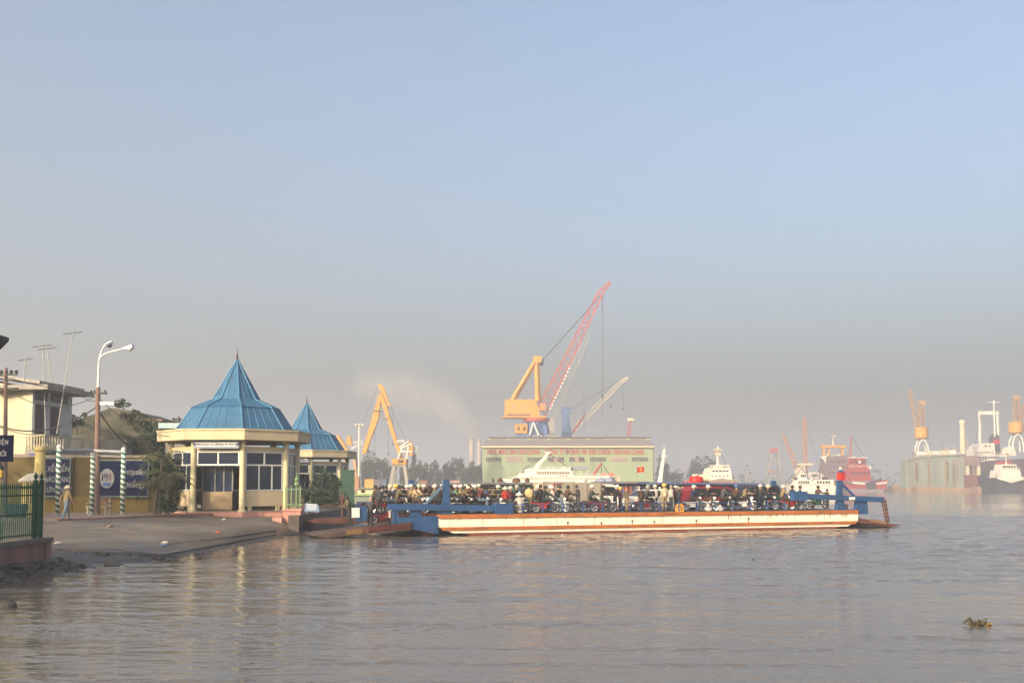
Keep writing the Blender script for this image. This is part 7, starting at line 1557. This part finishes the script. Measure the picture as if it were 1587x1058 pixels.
for x, y, lab in ((1167, 867, 'tiny dark drifting bit right of the hull reflection'), (871, 829, 'pale float at the foot of the ferry hull')):
    g_ = G(x, y, 0.0); o = thing('drifting_bit', lab, 'debris', g_); m_ = c_dark if x > 1000 else lettering_white
    MB().ball((0, 0, 0.02), 0.06, 8, 5, sz=0.7).build('lump', m_, o, smooth=True); MB().tube((0, 0, 0.03), (0.08, 0, 0.06), 0.015, 0.01, 5).build('stub', m_, o)

# every hull reaches below the water
for o in list(bpy.data.objects):
    if o.type == 'MESH' and o.parent and o.name.split('.')[0] in ('hull', 'float', 'pontoon', 'waterline_band') and o.parent.location.z == 0 and o.parent.name.split('.')[0] != 'vehicle_ferry':
        zm = min(v.co.z for v in o.data.vertices)
        for v in o.data.vertices:
            if v.co.z < zm + 0.35: v.co.z = -0.4
# ------------------------------------------------------------------ haze over river and yard
hm = bpy.data.materials.new('haze'); hm.use_nodes = True
hn, hl = hm.node_tree.nodes, hm.node_tree.links
for x in list(hn):
    if x.type != 'OUTPUT_MATERIAL': hn.remove(x)
pv = hn.new('ShaderNodeVolumePrincipled'); pv.inputs['Color'].default_value = (0.672, 0.708, 0.785, 1); pv.inputs['Density'].default_value = 0.0014
pv.inputs['Anisotropy'].default_value = 0.25
hl.new(pv.outputs[0], hn['Material Output'].inputs['Volume'])
hz = MB().box(-2600, 2600, -400, 4200, -3.0, 82).build('haze', hm); tag(hz, 'thin grey morning haze over the whole river', kind='stuff')

# ------------------------------------------------------------------ drifting chimney smoke
sm = bpy.data.materials.new('smoke'); sm.use_nodes = True; sn, sl2 = sm.node_tree.nodes, sm.node_tree.links
for x in list(sn):
    if x.type != 'OUTPUT_MATERIAL': sn.remove(x)
vs_ = sn.new('ShaderNodeVolumePrincipled'); vs_.inputs['Color'].default_value = (0.92, 0.85, 0.80, 1)
tc = sn.new('ShaderNodeNewGeometry'); no = sn.new('ShaderNodeTexNoise'); no.inputs['Scale'].default_value = 0.09; no.inputs['Detail'].default_value = 6; no.inputs['Distortion'].default_value = 1.2
sl2.new(tc.outputs['Position'], no.inputs['Vector'])
mr = sn.new('ShaderNodeMapRange'); mr.inputs['From Min'].default_value = 0.25; mr.inputs['From Max'].default_value = 0.75; mr.inputs['To Min'].default_value = 0.0; mr.inputs['To Max'].default_value = 0.032
sl2.new(no.outputs['Fac'], mr.inputs['Value'])
acc = None      # soft puffs along the plume thin out to nothing before the mesh ends
key = [((731, 674), 7.5), ((722, 657), 11.5), ((708, 640), 16.0), ((688, 626), 17.0), ((658, 614), 18.5), ((625, 606), 18.5), ((590, 600), 16.0), ((555, 594), 11.0)]
puffs = [((a[0] + (b[0] - a[0]) * f_, a[1] + (b[1] - a[1]) * f_), r0 + (r1 - r0) * f_) for (a, r0), (b, r1) in zip(key, key[1:]) for f_ in (0.0, 0.33, 0.67)]
for px, r in puffs:
    ds = sn.new('ShaderNodeVectorMath'); ds.operation = 'DISTANCE'; sl2.new(tc.outputs['Position'], ds.inputs[0]); ds.inputs[1].default_value = P(px[0], px[1], 622)
    pr_ = sn.new('ShaderNodeMapRange'); pr_.interpolation_type = 'SMOOTHSTEP'; pr_.inputs['From Min'].default_value = r; pr_.inputs['From Max'].default_value = r * 0.1; sl2.new(ds.outputs['Value'], pr_.inputs['Value'])
    if acc is None: acc = pr_.outputs[0]
    else:
        mxm = sn.new('ShaderNodeMath'); mxm.operation = 'MAXIMUM'; sl2.new(acc, mxm.inputs[0]); sl2.new(pr_.outputs[0], mxm.inputs[1]); acc = mxm.outputs[0]
mlt = sn.new('ShaderNodeMath'); mlt.operation = 'MULTIPLY'; sl2.new(acc, mlt.inputs[0]); sl2.new(mr.outputs[0], mlt.inputs[1]); sl2.new(mlt.outputs[0], vs_.inputs['Density']); sl2.new(vs_.outputs[0], sn['Material Output'].inputs['Volume'])
spine = [((733, 686), 3.5), ((731, 676), 8.0), ((722, 657), 11.5), ((708, 640), 16.0), ((688, 626), 19.0), ((658, 614), 20.5), ((625, 606), 20.5), ((590, 600), 18.0), ((555, 594), 13.0), ((520, 588), 5.0)]
mb = MB(); n = 14; vs = []
for (px, r) in spine:
    c_ = P(px[0], px[1], 622)
    for k in range(n):
        t_ = 2 * math.pi * k / n; vs.append((c_.x + 0.5 * r * math.cos(t_), c_.y + r * math.cos(t_) , c_.z + r * math.sin(t_)))
fs = [(j * n + k, j * n + (k + 1) % n, (j + 1) * n + (k + 1) % n, (j + 1) * n + k) for j in range(len(spine) - 1) for k in range(n)] + [tuple(range(n)), tuple(range(len(vs) - 1, len(vs) - n - 1, -1))]
mb.add(vs, fs); tag(mb.build('smoke', sm, smooth=True), 'pale smoke drifting left from the chimneys', kind='stuff')
